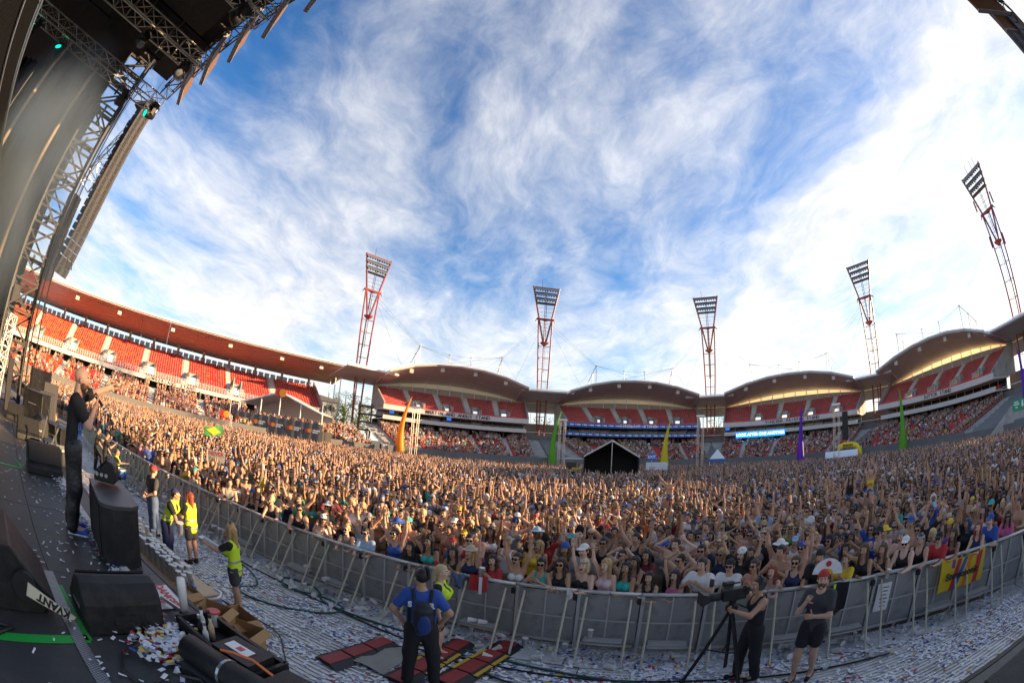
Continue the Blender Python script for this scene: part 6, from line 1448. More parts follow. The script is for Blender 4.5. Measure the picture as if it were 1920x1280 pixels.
B = Body(0, (.2, .6, -.6), (-.2, 1, -.2), (.2, .5, -.75), (0, 1, -.2), .35, (0, .3)); crew('stage hand in dark T-shirt leaning over cases beyond the performer', B, (-14.6, 7.6, .35), (.2, -.9), 1.0, 2, 'short', 'dark brown', 'tee', 'charcoal', 'pants', 'black')

# ------------------------------------------------------------------ the crowd at the rail, one by one
PLACED = []
GRP = 'people in the crowd'
# x, y, head height, gender, skin, hair, hair colour, top, top colour, hat, hat colour, sunglasses, pose, shouting, label, held
RAIL = [
 (-9.19, 10.28, 1.68, 1, 2, 'long', 'brown', 'tank', 'beige', 'cap', 'turquoise', 0, 'rest', 0, 'woman in turquoise cap leaning over the left barrier'),
 (-8.32, 10.05, 1.55, 1, 3, 'long', 'black', 'tank', 'black', None, None, 1, 'rest', 0, 'woman in black reaching over the barrier beside the turquoise cap'),
 (-7.95, 9.98, 1.55, 1, 3, 'long', 'dark brown', 'tank', 'maroon', None, None, 1, 'crossed', 0, 'woman in maroon tank top and sunglasses left of the grey tank man'),
 (-7.37, 9.81, 1.75, 0, 1, 'short', 'dark brown', 'tank', 'grey', None, None, 0, 'rest', 0, 'young man in grey printed tank top above the red-haired worker'),
 (-5.49, 9.24, 1.71, 1, 1, 'bun', 'light blonde', 'tank', 'black', None, None, 0, 'rest', 1, 'shouting blonde woman in black tank top at the rail left of the dark man'),
 (-4.55, 8.94, 1.72, 0, 2, 'short', 'black', 'tank', 'black', None, None, 1, 'rest', 0, 'man in black tank top and sunglasses leaning on the rail'),
 (-3.85, 8.75, 1.62, 1, 1, 'long', 'brown', 'crop', 'white', 'cap', 'white', 1, 'mouth', 1, 'woman in white cap clutching her hands at the rail'),
 (-3.13, 8.48, 1.58, 1, 0, 'bun', 'blonde', 'tank', 'olive', None, None, 1, 'rest', 0, 'blonde woman in olive tank top left of the tie-dye shirt'),
 (-2.65, 8.32, 1.61, 1, 0, 'tail', 'dark brown', 'tee', 'light blue', None, None, 1, 'rest', 0, 'heavy-set woman in pale blue tie-dye T-shirt with hands out'),
 (-1.99, 8.10, 1.73, 1, 1, 'tail', 'brown', 'tank', 'blue', None, None, 1, 'both_up', 1, 'woman in star-spangled tank top and sunglasses with both arms up'),
 (-1.64, 7.99, 1.55, 1, 2, 'long', 'black', 'tee', 'black', None, None, 0, 'rest', 0, 'dark-haired woman in black holding the rail beside the star-spangled top'),
 (-1.27, 7.86, 1.72, 1, 3, 'long', 'black', 'bikini', 'turquoise', None, None, 0, 'over_head', 0, 'woman in turquoise bikini top with an arm over her dark curls'),
 (-0.79, 7.70, 1.60, 1, 3, 'long', 'black', 'tank', 'black', None, None, 0, 'phone', 0, 'dark-haired woman holding a red phone at the rail'),
 (-0.46, 7.59, 1.67, 1, 1, 'long', 'blonde', 'tank', 'navy', 'hat', 'beige', 0, 'left_up', 0, 'blonde woman in beige hat with one arm up'),
 (-0.07, 7.46, 1.56, 1, 1, 'long', 'black', 'tee', 'red', None, None, 0, 'mouth', 1, 'dark-haired woman in red holding a white cup'),
 (0.35, 7.32, 1.66, 1, 2, 'tail', 'dark brown', 'bikini', 'white', None, None, 1, 'both_up', 1, 'shouting woman in white bralette and sunglasses with both arms up'),
 (0.76, 7.17, 1.63, 1, 2, 'tail', 'black', 'tank', 'teal', None, None, 1, 'clap', 0, 'woman in dark teal top and sunglasses clapping at the rail'),
 (1.10, 7.12, 1.68, 1, 2, 'long', 'dark brown', 'tank', 'black', None, None, 1, 'crossed', 0, 'woman in black tank top between teal top and black bikini'),
 (1.54, 7.53, 1.81, 0, 0, 'short', 'brown', 'tee', 'grey', 'cap', 'white', 0, 'down', 0, 'tall man in white cap and glasses in grey T-shirt'),
 (1.46, 6.92, 1.68, 1, 0, 'bob', 'light blonde', 'bikini', 'black', 'headband', 'grey', 0, 'right_up', 1, 'blonde woman in black bikini top and bandana with one arm up'),
 (1.80, 6.82, 1.70, 1, 0, 'long', 'blonde', 'tank', 'pale pink', None, None, 0, 'fist_up', 0, 'curly blonde woman in pale pink tank top'),
 (2.12, 6.70, 1.66, 1, 3, 'long', 'black', 'crop', 'turquoise', None, None, 0, 'over_head', 1, 'shouting woman in turquoise top with long black hair'),
 (2.52, 6.55, 1.53, 1, 5, 'long', 'black', 'tank', 'black', None, None, 0, 'crossed', 0, 'smiling dark-haired woman in black with folded arms on the rail'),
 (2.90, 6.41, 1.53, 1, 5, 'long', 'black', 'crop', 'pink', None, None, 0, 'right_up', 1, 'laughing woman in bright pink top left of the white printed T-shirt'),
 (3.29, 6.24, 1.74, 0, 5, 'short', 'black', 'tee', 'white', None, None, 0, 'clap', 0, 'black-haired man in white printed T-shirt with clasped hands'),
 (3.73, 6.05, 1.70, 0, 5, 'short', 'black', 'tee', 'white', 'backcap', 'black', 1, 'phone', 0, 'person in white T-shirt and black cap typing on a phone'),
 (4.13, 5.86, 1.68, 1, 2, 'tail', 'dark brown', 'tank', 'coral', None, None, 1, 'mouth', 0, 'woman in coral tank top and sunglasses at the rail'),
 (4.47, 5.71, 1.58, 1, 0, 'long', 'red', 'bikini', 'beige', None, None, 0, 'crossed', 0, 'red-haired woman with folded hands right of the coral top'),
 (4.81, 5.56, 1.68, 1, 1, 'tail', 'brown', 'tank', 'navy', None, None, 1, 'left_up', 1, 'person in navy tank top and sunglasses with one arm high'),
 (4.22, 6.48, 1.75, 1, 5, 'long', 'black', 'tee', 'black', 'beanie', 'white', 0, 'both_up_wide', 1, 'laughing woman in white sailor hat with both arms up'),
 (5.24, 5.36, 1.77, 0, 2, 'short', 'black', 'tee', 'black', 'backcap', 'black', 0, 'rest', 0, 'man in black T-shirt and cap behind the white fan'),
 (5.74, 5.14, 1.60, 1, 1, 'tail', 'black', 'tee', 'yellow', None, None, 0, 'phone', 0, 'woman in yellow T-shirt filming with a white phone'),
 (6.08, 4.98, 1.72, 1, 2, 'long', 'brown', 'tank', 'black', None, None, 0, 'point', 0, 'long brown-haired woman in black reaching out left of the black crop top'),
 (6.44, 4.78, 1.66, 1, 2, 'long', 'brown', 'crop', 'black', None, None, 0, 'mouth', 0, 'long brown-haired woman in black crop top with hand at her face'),
 (6.88, 4.51, 1.74, 0, 0, 'short', 'brown', 'tank', 'black', 'cap', 'white', 1, 'rest', 0, 'man in black tank top and white cap with a cup on the rail'),
 (7.32, 4.42, 1.70, 0, 1, 'short', 'brown', 'tank', 'black', 'headband', 'light blue', 0, 'rest', 0, 'man in black tank top with pale blue headband'),
 (7.62, 4.07, 1.67, 0, 1, 'short', 'dark brown', 'tee', 'red', 'cap', 'black', 1, 'rest', 0, 'man in red T-shirt, black cap and sunglasses behind the yellow flag'),
 (7.98, 3.87, 1.66, 1, 3, 'long', 'dark brown', 'bikini', 'maroon', None, None, 0, 'rest', 0, 'woman in patterned bikini holding the yellow flag'),
 (8.57, 3.50, 1.65, 1, 0, 'long', 'red', 'tank', 'navy', None, None, 0, 'rest', 0, 'red-haired woman in navy top right of the yellow flag'),
 (8.92, 3.30, 1.72, 0, 0, 'short', 'brown', 'tee', 'blue', 'cap', 'blue', 0, 'crossed', 0, 'man in blue cap and blue T-shirt leaning on the rail'),
 (9.55, 3.05, 1.63, 1, 3, 'long', 'black', 'tee', 'pink', None, None, 1, 'crossed', 0, 'woman in bright pink T-shirt at the right edge'),
]
FOCUS = Vector((-4.3, 2.5, 0))
random.seed(21)
rail_obj = {}
for i, (x, y, hz, g, sk, hr, hc, tp, tcx, ht, htc, sg, ps, sh, lab) in enumerate(RAIL):
    fx, fy = (FOCUS.x - x) * .6 - x * .4, (FOCUS.y - y) * .6 - y * .4 
    d = pose_set(ps, g, bool(sh)); o = person(lab, d, x, y, 0, yaw_to(fx, fy) + random.uniform(-.15, .15), hz / 1.745, sk, hr if ht not in ('beanie',) else 'long', hc, tp, tcx, 'shorts', random.choice(['denim', 'black', 'khaki']), ht, htc, bool(sg), GRP)
    PLACED.append((x, y)); rail_obj[i] = (o, d)
def held(i): return rail_obj[i][0], rail_obj[i][1]['B']
def idx(word): return next(i for i, r_ in enumerate(RAIL) if word in r_[-1])
cupheld(*held(idx('red holding a white cup')), 'r', 'white cup in the hand of the woman in red')
cupheld(*held(idx('white cap with a cup')), 'r', 'white cup held over the rail by the man in white cap')
cupheld(*held(idx('smiling dark-haired')), 'l', 'white cup beside the smiling woman in black')
phone(*held(idx('red phone')), 'r', 'red phone held by a dark-haired woman at the rail', mat('red_lid', (.55, .04, .03)))
phone(*held(idx('typing on a phone')), 'r', 'grey phone held by the person in white T-shirt', m_array); phone(*held(idx('filming with a white')), 'r', 'white phone held by the woman in yellow', m_whitel)
# star-spangled print
o, d = rail_obj[idx('star-spangled')]
st_ = skid(o, 'striped_print', band_mesh(d['B'], .06, .13, .022, .02, (.13, 0, 1)), m_whitel)
for x in (-.08, -.03, .02, .07): skid(st_, 'red_stripe', band_mesh(d['B'], .06, .12, .026, .018, (.012, x, 1)), CN['red'])
o, d = rail_obj[idx('white printed T-shirt with')]; text('VO', .09, m_letter, frame(tuple(d['B'].T(0, .150, .20)), tuple(-d['B'].x), tuple(d['B'].z)), o, bold=.003, extrude=.003)
# fan
o, d = rail_obj[idx('behind the white fan')]; p = o.location + Vector((-.14, -.36, 1.36))
t = thing('hand_fan', 'white folding fan with a red disc and yellow centre', 'fan', p, R(-42))
for k in range(13):
    a0, a1 = math.pi * k / 13, math.pi * (k + 1) / 13; b = MB(); b.extrude([(.06 * math.cos(a0), 0, .06 * math.sin(a0)), (.06 * math.cos(a1), 0, .06 * math.sin(a1)), (.27 * math.cos(a1), -.008 * (k % 2), .27 * math.sin(a1)), (.27 * math.cos(a0), .008 * (k % 2), .27 * math.sin(a0))], (0, .004, 0)); b.build('fan_leaf', m_whitel, t)
b = MB(); b.tube((0, -.012, .18), (0, -.016, .18), .05, 16); b.build('red_disc', m_rl, t); b = MB(); b.extrude([(.10 * math.cos(math.pi * k / 10), -.012, .10 * math.sin(math.pi * k / 10)) for k in range(11)], (0, -.004, 0)); b.build('yellow_centre', CN['yellow'], t)
# yellow flag draped over the rail
p0, p1 = Vector((7.36, 3.84, 0)), Vector((8.42, 3.22, 0)); e = (p1 - p0).normalized(); o_ = Vector((e.y, -e.x, 0)); Lf = (p1 - p0).length
fl = thing('draped_flag', 'yellow flag with coloured stripes and black lettering draped over the rail', 'flag')
def flagpt(u, v, off=0.0): 
    q = p0 + e * (u * Lf) + o_ * (.075 + .02 * math.sin(u * 17 + v * 2) + .05 * v + off); return (q.x, q.y, 1.17 - .62 * v - .10 * math.sin(u * 3.1) * (1 - v) * .6)
def sheet(name, u0, u1, v0, v1, m_, off, skew=0.0):
    b = MB(); b.grid([[flagpt(u0 + (u1 - u0) * i / 12 + skew * (j / 8), v0 + (v1 - v0) * j / 8, off) for j in range(9)] for i in range(13)]); return b.build(name, m_, fl, smooth=True)
m_flagy = mat('flag_yellow', (.78, .55, .02), .7, transl=.25); sheet('cloth', 0, 1, 0, 1, m_flagy, 0)
for u0, u1, c, sk in ((.36, .44, 'red', -.12), (.50, .60, 'blue', -.22), (.62, .70, 'orange', -.1), (.80, .93, 'red', -.05), (.24, .31, 'purple', .0)): sheet('stripe', u0, u1, .02, 1 if c != 'purple' else .3, CN[c], .006, sk)
text('Stereosonic', .185, m_letter, frame((p0 + e * (Lf * .48) + o_ * .15 + Vector((0, 0, .82)))[:], e, (0, 0, 1)), fl, bold=.006, extrude=.003)
# dark jacket, towel and note on the rail
t = thing('hanging_jacket', 'black and yellow jacket hanging over the rail near the fan', 'jacket', (5.42, 4.93, 0), R(-26)); b = MB(); b.grid([[(x, -.07 - .03 * math.sin(x * 20 + z * 5), z) for z in (1.17, 1.0, .8, .58 + abs(x) * .6)] for x in np.arange(-.16, .17, .04)]); b.build('cloth', CN['black'], t, smooth=True); b = MB(); b.grid([[(x, -.085, z) for z in (1.16, .98)] for x in (-.15, -.10)]); b.build('lining', CN['hi-vis yellow'], t)
t = thing('white_towel', 'white cloth hanging over the rail below the blonde in black bikini', 'cloth', (1.20, 6.72, 0), R(-19)); b = MB(); b.grid([[(x, -.05 - .015 * math.sin(x * 50), z) for z in (1.19, 1.08, .97 + x)] for x in np.arange(-.05, .06, .02)]); b.build('cloth', m_cup, t, smooth=True)
t = thing('paper_notice', 'white printed notice fixed to the barrier left of the yellow flag', 'notice', (6.28, 4.47, .72), R(-27)); b = MB(); b.box((0, 0, 0), (.30, .006, .52)); b.build('sheet', m_cup, t)
for k in range(6):
    b = MB(); b.box((.02, -.005, .18 - k * .07), (.16 - .03 * (k % 3), .003, .018)); b.build('print_line', m_letter, t)
# red and white flag with denim next to the woman in red
t = thing('red_flag', 'red and white flag hanging over the rail beside the woman in red', 'flag', (-.28, 7.16, 0), R(-19)); b = MB(); b.grid([[(x, -.06 - .02 * math.sin(x * 25), z) for z in (1.22, 1.05, .92)] for x in np.arange(-.16, .17, .04)]); b.build('cloth', CN['red'], t, smooth=True); b = MB(); b.grid([[(x, -.09, z) for z in (1.21, 1.05, .88)] for x in (.02, .05, .08)]); b.build('white_band', m_whitel, t)
t = thing('denim_jacket', 'grey denim jacket tied over the rail under the beige hat', 'jacket', (-.62, 7.28, 0), R(-19)); b = MB(); b.path([(-.1, -.06, 1.18), (-.03, -.09, 1.10), (.02, -.09, 1.0), (.05, -.08, .92)], .045, 6); b.path([(.1, -.06, 1.18), (.04, -.09, 1.10), (.0, -.10, 1.02), (-.05, -.08, .95)], .04, 6); b.build('cloth', CN['denim'], t, smooth=True)

# ------------------------------------------------------------------ rest of the crowd
bound = [cuL.pt(t, -19.3, 0)[:2] for t in lin(0, 1, 20)]
for cu in CUS: bound += [cu.pt(t, -26.6, 0)[:2] for t in lin(-.05, 1.05, 8)]
bound += [(40, -10), (16.5, -2.4)] + [(p.x, p.y) for p in BS[::-1][::10]] + [(-60, 16.3), (-75, 16.3)]
PB = np.array(bound)
def inside(x, y):
    c = np.zeros(len(x), bool); j = len(PB) - 1
    for i in range(len(PB)):
        xi, yi = PB[i]; xj, yj = PB[j]; k = ((yi > y) != (yj > y)) & (x < (xj - xi) * (y - yi) / (yj - yi + 1e-12) + xi); c ^= k; j = i
    return c
sx_, sy_ = .60, .53
gx, gy = np.meshgrid(np.arange(-75, 88, sx_), np.arange(-12, 92, sy_)); gx = gx + (np.arange(gx.shape[0]) % 2)[:, None] * sx_ / 2
gx = (gx + rng.normal(0, .15, gx.shape)).ravel(); gy = (gy + rng.normal(0, .15, gy.shape)).ravel()
az = np.degrees(np.arctan2(gx, gy)); dist = np.hypot(gx, gy)
ok = inside(gx, gy) & (np.abs(az) < 84) & (gy > np.interp(gx, BXY[:, 0], BXY[:, 1]) + .36)
ok &= ~((np.abs(az - 13.6) < 5.4) & (dist > 45) & (dist < 56))
ok &= (dist < 45) | (rng.random(len(gx)) < .80)
ok &= (dist < 14) | (np.sin(gx * .9 + 2 * np.sin(gy * .35)) * np.sin(gy * .8 + 1.5 * np.sin(gx * .3)) + rng.normal(0, .5, len(gx)) > -1.0)
ok &= ~((gx < -20) & (gy < 17.5))
gx, gy, az, dist = gx[ok], gy[ok], az[ok], dist[ok]
pl = np.array(PLACED); far = np.ones(len(gx), bool); nearm = dist < 20
far[nearm] = np.min(np.hypot(gx[nearm][:, None] - pl[None, :, 0], gy[nearm][:, None] - pl[None, :, 1]), 1) > .40
# keep a little space round riders
RIDERS = [(6.85, 16.7), (12.3, 10.2), (11.1, 10.2)]
for rx, ry in RIDERS: far &= np.hypot(gx - rx, gy - ry) > .5
gx, gy, az, dist = gx[far], gy[far], az[far], dist[far]
order = np.argsort(dist); gx, gy, az, dist = gx[order], gy[order], az[order], dist[order]
NIND = 300 - len(RAIL) - 9
# individuals
random.seed(5)
ZONES = [(-56, 'at the far left end of the barrier'), (-49, 'behind the man in red cap'), (-41, 'left of the cardboard sign'), (-33, 'above the long-haired worker'), (-25, 'behind the coiled hose'), (-17, 'behind the tie-dye shirt'), (-9, 'behind the turquoise bikini'), (-2, 'behind the beige hat'), (6, 'behind the white bralette'), (14, 'behind the white cap man'), (22, 'behind the turquoise top'), (30, 'behind the white T-shirts'), (38, 'above the camera operator'), (46, 'behind the white fan'), (54, 'behind the yellow T-shirt'), (62, 'behind the white-capped man'), (70, 'behind the yellow flag'), (200, 'near the right edge')]
TOPN = {'tee': 'T-shirt', 'tank': 'tank top', 'crop': 'crop top', 'bikini': 'bikini top', None: ''}
HATN = {'cap': 'cap', 'backcap': 'backward cap', 'hat': 'brimmed hat', 'beanie': 'beanie', 'headband': 'headband'}
pn_crowd = ['both_up', 'both_up_wide', 'right_up', 'left_up', 'point', 'clap', 'phone', 'down', 'down', 'fist_up', 'mouth', 'on_head', 'rest', 'down', 'rest', 'left_up', 'down', 'mouth', 'down']
seen_labels = set(); nears = []
for i in range(NIND):
    x, y = float(gx[i]), float(gy[i]); g = int(random.random() < .52); ps = random.choice(pn_crowd); sh = random.random() < .3
    sk = random.choice([0, 1, 1, 2, 2, 2, 3, 3, 5, 4]); hc = random.choices(list(HAIRC), [30, 26, 18, 10, 6, 3, 1])[0]
    hr = 'short' if g == 0 else random.choice(['long', 'long', 'tail', 'bun', 'bob'])
    tp = random.choices([None, 'tank', 'tee'], [33, 35, 32])[0] if g == 0 else random.choices(['bikini', 'crop', 'tank', 'tee'], [26, 24, 40, 10])[0]
    tcx = random.choices(['white', 'black', 'grey', 'navy', 'red', 'blue', 'light blue', 'teal', 'pink', 'coral', 'yellow', 'green', 'olive', 'beige', 'purple', 'maroon', 'turquoise', 'orange'], [24, 26, 8, 6, 5, 4, 5, 3, 3, 2, 2, 2, 3, 3, 2, 3, 2, 2])[0]
    ht = random.choices([None, 'cap', 'backcap', 'hat', 'beanie', 'headband'], [70, 12, 7, 5, 2, 4])[0]; htc = random.choice(['white', 'black', 'black', 'navy', 'red', 'blue', 'light blue', 'grey', 'beige', 'turquoise', 'yellow'])
    sg = random.random() < .42; gapb = y - float(bar_y(x)); row = 'front row' if gapb < .75 else 'second row' if gapb < 1.35 else 'third row' if gapb < 1.95 else 'fourth row' if gapb < 2.6 else 'fifth row' if gapb < 3.2 else 'farther back'
    if row == 'front row': ps = random.choice(['rest', 'crossed', 'both_up', 'right_up', 'mouth', 'clap', 'rest'])
    zone = next(z for a_, z in ZONES if az[i] < a_)
    who = 'man' if g == 0 else 'woman'; wear = ('bare-chested ' + who) if tp is None else f'{who} in {tcx} {TOPN[tp]}'
    acc = f'{htc} {HATN[ht]}' if ht else f'{hc} hair'
    lab = f'{wear}, {acc}, {row} {zone}'
    if lab in seen_labels: lab = f'{wear}, {acc}, {POSES[ps][6]}, {zone}'
    if lab in seen_labels: sg = True; lab = f'{wear}, {acc}, sunglasses, {row} {zone}'
    if lab in seen_labels: ht, htc = 'headband', 'yellow'; acc = 'yellow headband'; lab = f'{wear}, {acc}, {row} {zone}'
    if len(lab.split()) > 16: lab = f'{wear}, {acc}, {zone}'
    if len(lab.split()) > 16 or lab in seen_labels: lab = f'{wear}, {acc}, {row}, {POSES[ps][6]}'
    seen_labels.add(lab); fx, fy = (FOCUS.x - x) * .6 - x * .4, (FOCUS.y - y) * .6 - y * .4
    d = pose_set(ps, g, sh); hz = random.gauss(1.76 if g == 0 else 1.64, .055)
    person(lab, d, x, y, 0, yaw_to(fx, fy) + random.uniform(-.35, .35), hz / 1.745, sk, hr, hc, tp, tcx, 'shorts', random.choice(['denim', 'black', 'khaki', 'navy']), ht, htc, sg, GRP)
# riders on shoulders
SIT = {'r': ((.15, .36, .87), (.13, .33, .44), (.13, .42, .36)), 'l': ((-.15, .36, .87), (-.13, .33, .44), (-.13, .42, .36))}
def rider(x, y, g, arms, sk, hr, hc, tp, tcx, ht, htc, lab, lab2, sc=1.0, g2=0):
    fx, fy = FOCUS.x * .5 - x, FOCUS.y * .5 - y; rz = yaw_to(fx, fy); d2 = pose_set('down', g2, False); person(lab2, d2, x, y, 0, rz, 1.06, 2, 'short', 'black', None if g2 == 0 else 'tank', 'black', 'shorts', 'black', None, None, True, GRP)
    B = Body(g, *arms, .0, (.1, 0), legs=SIT, hands=('open', 'open')); dd = {'B': B, 'body': body_mesh(B, .024, .0125, False), 'tops': {}, 'bots': {}}; f = Vector((fx, fy, 0)).normalized()
    person(lab, dd, x - f.x * .06, y - f.y * .06, 1.66 - .93 * sc + .09, rz, sc, sk, hr, hc, tp, tcx, 'shorts', 'denim', ht, htc, bool(ht), GRP)
UPW = ((.8, .1, .8), (.55, .1, .85), (.8, .1, .8), (.55, .1, .85))
rider(6.85, 16.7, 0, UPW, 2, 'short', 'brown', None, None, 'backcap', 'navy', 'bare-chested man in dark cap riding on shoulders with arms spread up', 'man carrying the bare-chested rider on his shoulders', 1.0)
rider(12.3, 10.2, 1, ((.4, .2, .9), (-.45, .2, .9), (.4, .2, .9), (-.45, .2, .9)), 1, 'long', 'light blonde', 'crop', 'yellow', None, None, 'blonde woman in yellow top riding on shoulders with hands joined overhead', 'person in sunglasses carrying the blonde rider', .95)
rider(11.1, 10.2, 1, ((.2, .3, -.9), (0, .6, -.6), (.2, .3, -.9), (0, .6, -.6)), 3, 'long', 'black', 'tank', 'black', None, None, 'dark-haired woman in black riding on shoulders beside the blonde rider', 'man carrying the dark-haired rider in black', .95)
# cardboard sign
t = thing('cardboard_sign', 'grey hand-painted cardboard sign reading NEVER held above the crowd', 'sign', (-10.4, 12.85, 1.66), R(39))
b = MB(); b.box((0, 0, .02), (.74, .02, .72)); b.build('card', mat('grey_card', (.30, .30, .31), .8, var=.15, vscale=6), t)
text('NEVER', .21, mat('sign_red', (.30, .03, .04), .6), frame((0, -.013, .26), (1, 0, 0), (0, 0, 1)), t, bold=.006, extrude=.002)
for k, (x, z, w, h_, a_, m_) in enumerate([(-.24, .09, .05, .10, .3, 'sign_green'), (-.14, .07, .10, .03, .5, 'sign_green'), (-.05, .10, .04, .10, -.2, 'sign_yellow'), (.06, .08, .05, .11, .4, 'sign_yellow'), (.16, .06, .09, .05, -.3, 'sign_yellow'), (-.2, -.08, .05, .12, -.4, 'sign_green'), (-.1, -.12, .04, .14, .2, 'sign_green'), (.02, -.02, .10, .05, -.3, 'sign_blue'), (.05, -.16, .06, .22, .1, 'sign_blue'), (.16, -.16, .05, .2, -.3, 'sign_blue'), (.25, -.12, .07, .16, .3, 'sign_blue')]):
    b = MB(); b.box(None, (w, .006, h_), M=Matrix.Translation((x, -.012, z)) @ Matrix.Rotation(a_, 4, 'Y')); b.build('paint_stroke', mat(m_, {'sign_green': (.08, .16, .08), 'sign_yellow': (.45, .36, .05), 'sign_blue': (.02, .07, .20)}[m_], .6), t)

# everyone farther away: one object, instanced from two dozen small figures
def tint(name, cols, seed, rough=.7):
    M = bpy.data.materials.new(name); M.use_nodes = True; n = M.node_tree.nodes; l = M.node_tree.links; b = n['Principled BSDF']; b.inputs['Roughness'].default_value = rough
    oi = n.new('ShaderNodeObjectInfo'); m1 = n.new('ShaderNodeMath'); m1.operation = 'MULTIPLY'; m1.inputs[1].default_value = seed; m2 = n.new('ShaderNodeMath'); m2.operation = 'FRACT'; l.new(oi.outputs['Random'], m1.inputs[0]); l.new(m1.outputs[0], m2.inputs[0])
    r = n.new('ShaderNodeValToRGB'); r.color_ramp.interpolation = 'CONSTANT'; el = r.color_ramp.elements; k = len(cols)
    for i, c in enumerate(cols):
        e = el[i] if i < 2 else el.new(i / k)
        e.position = i / k; e.color = (*c, 1)
    l.new(m2.outputs[0], r.inputs[0]); l.new(r.outputs[0], b.inputs['Base Color']); return M
f_skin = tint('crowd_skin', [(.60, .36, .25), (.50, .285, .18), (.54, .31, .20), (.40, .225, .135), (.56, .34, .22), (.28, .15, .085)], 31.7, .5)
f_top = tint('crowd_tops', [(.78, .77, .76), (.016, .016, .018), (.03, .03, .035), (.45, .26, .16), (.74, .73, .72), (.02, .03, .10), (.44, .25, .15), (.02, .02, .022), (.22, .22, .24), (.36, .03, .04), (.30, .42, .60), (.50, .40, .30), (.016, .016, .018), (.03, .30, .28), (.60, .22, .30), (.7, .7, .68), (.05, .10, .36), (.62, .42, .05), (.14, .14, .08), (.55, .3, .2)], 17.3)
f_hair = tint('crowd_hair', [(.012, .010, .010), (.03, .018, .012), (.016, .012, .010), (.06, .03, .016), (.02, .014, .01), (.32, .21, .09), (.015, .012, .012), (.05, .028, .015), (.62, .62, .62), (.03, .03, .04), (.10, .05, .025), (.03, .10, .30)], 53.1)
f_short = tint('crowd_shorts', [(.05, .08, .15), (.02, .02, .02), (.2, .17, .12), (.03, .03, .05)], 7.7)
crowd_col = bpy.data.collections.new('crowd_figures')
random.seed(9)
for v, pn in enumerate(['both_up', 'down', 'right_up', 'down', 'both_up_wide', 'clap', 'left_up', 'down', 'point', 'fist_up', 'phone', 'down', 'right_up', 'on_head', 'down', 'both_up', 'mouth', 'left_up', 'down', 'rest']):
    g = v % 2; ra, rf, la, lf, ln, hd, w_ = POSES[pn]; B = Body(g, ra, rf, la, lf, ln, (random.uniform(-.4, .4), random.uniform(-.1, .1)))
    def fb(P):
        d = np.minimum(B.body(P), B.arms(P, .008)); Mi = np.array(B.Mh.inverted()); Q = P @ Mi[:3, :3].T + Mi[:3, 3]
        d = smin(d, np.minimum(ell(Q, (0, 0, .02), (.078, .094, .092)), ell(Q, (0, .025, -.05), (.058, .068, .07))), .02)
        for k in 'rl': d = smin(d, cone(P, B.wr[k], B.wr[k] + B.hd[k] * .12, .034, .03), .02)
        return d
    lo, hi = B.bounds(.17); V, F = snet(fb, lo, hi, .034); Vs, Fs, mi = [V], [F], [np.zeros(len(F), int)]; o0 = len(V)
    kind = ['tee', 'tank'][v % 3 == 1] if g == 0 else ['tank', 'crop', 'bikini'][v % 3]
    tm = top_mesh(B, kind, .034); vv = np.zeros(len(tm.vertices) * 3); tm.vertices.foreach_get('co', vv); ff = np.zeros(len(tm.polygons) * 4, int); tm.polygons.foreach_get('vertices', ff); Vs.append(vv.reshape(-1, 3)); Fs.append(ff.reshape(-1, 4) + o0); mi.append(np.full(len(tm.polygons), 1)); o0 += len(tm.vertices); bpy.data.meshes.remove(tm)
    V, F = snet(hair_sdf('short' if g == 0 else ['long', 'bob'][v % 4 == 1]), (-.15, -.22, -.36), (.15, .14, .2), .026); Mh = np.array(B.Mh); Vs.append(V @ Mh[:3, :3].T + Mh[:3, 3]); Fs.append(F + o0); mi.append(np.full(len(F), 2)); o0 += len(V)
    tm = bottom_mesh(B, 'shorts', .05); vv = np.zeros(len(tm.vertices) * 3); tm.vertices.foreach_get('co', vv); ff = np.zeros(len(tm.polygons) * 4, int); tm.polygons.foreach_get('vertices', ff); Vs.append(vv.reshape(-1, 3)); Fs.append(ff.reshape(-1, 4) + o0); mi.append(np.full(len(tm.polygons), 3)); o0 += len(tm.vertices); bpy.data.meshes.remove(tm)
    if v % 2 == 0 or v % 5 == 0:
        b = MB(); b.box((0, .098, .01), (.13, .02, .04)); Vs.append(np.array(b.v) @ Mh[:3, :3].T + Mh[:3, 3]); Fs.append(np.array(b.f) + o0); mi.append(np.full(6, 4)); o0 += 8
    me = np_mesh('crowd_figure', np.concatenate(Vs), np.concatenate(Fs), [f_skin, f_top, f_hair, f_short, m_shades], np.concatenate(mi), True); crowd_col.objects.link(bpy.data.objects.new('crowd_figure', me))
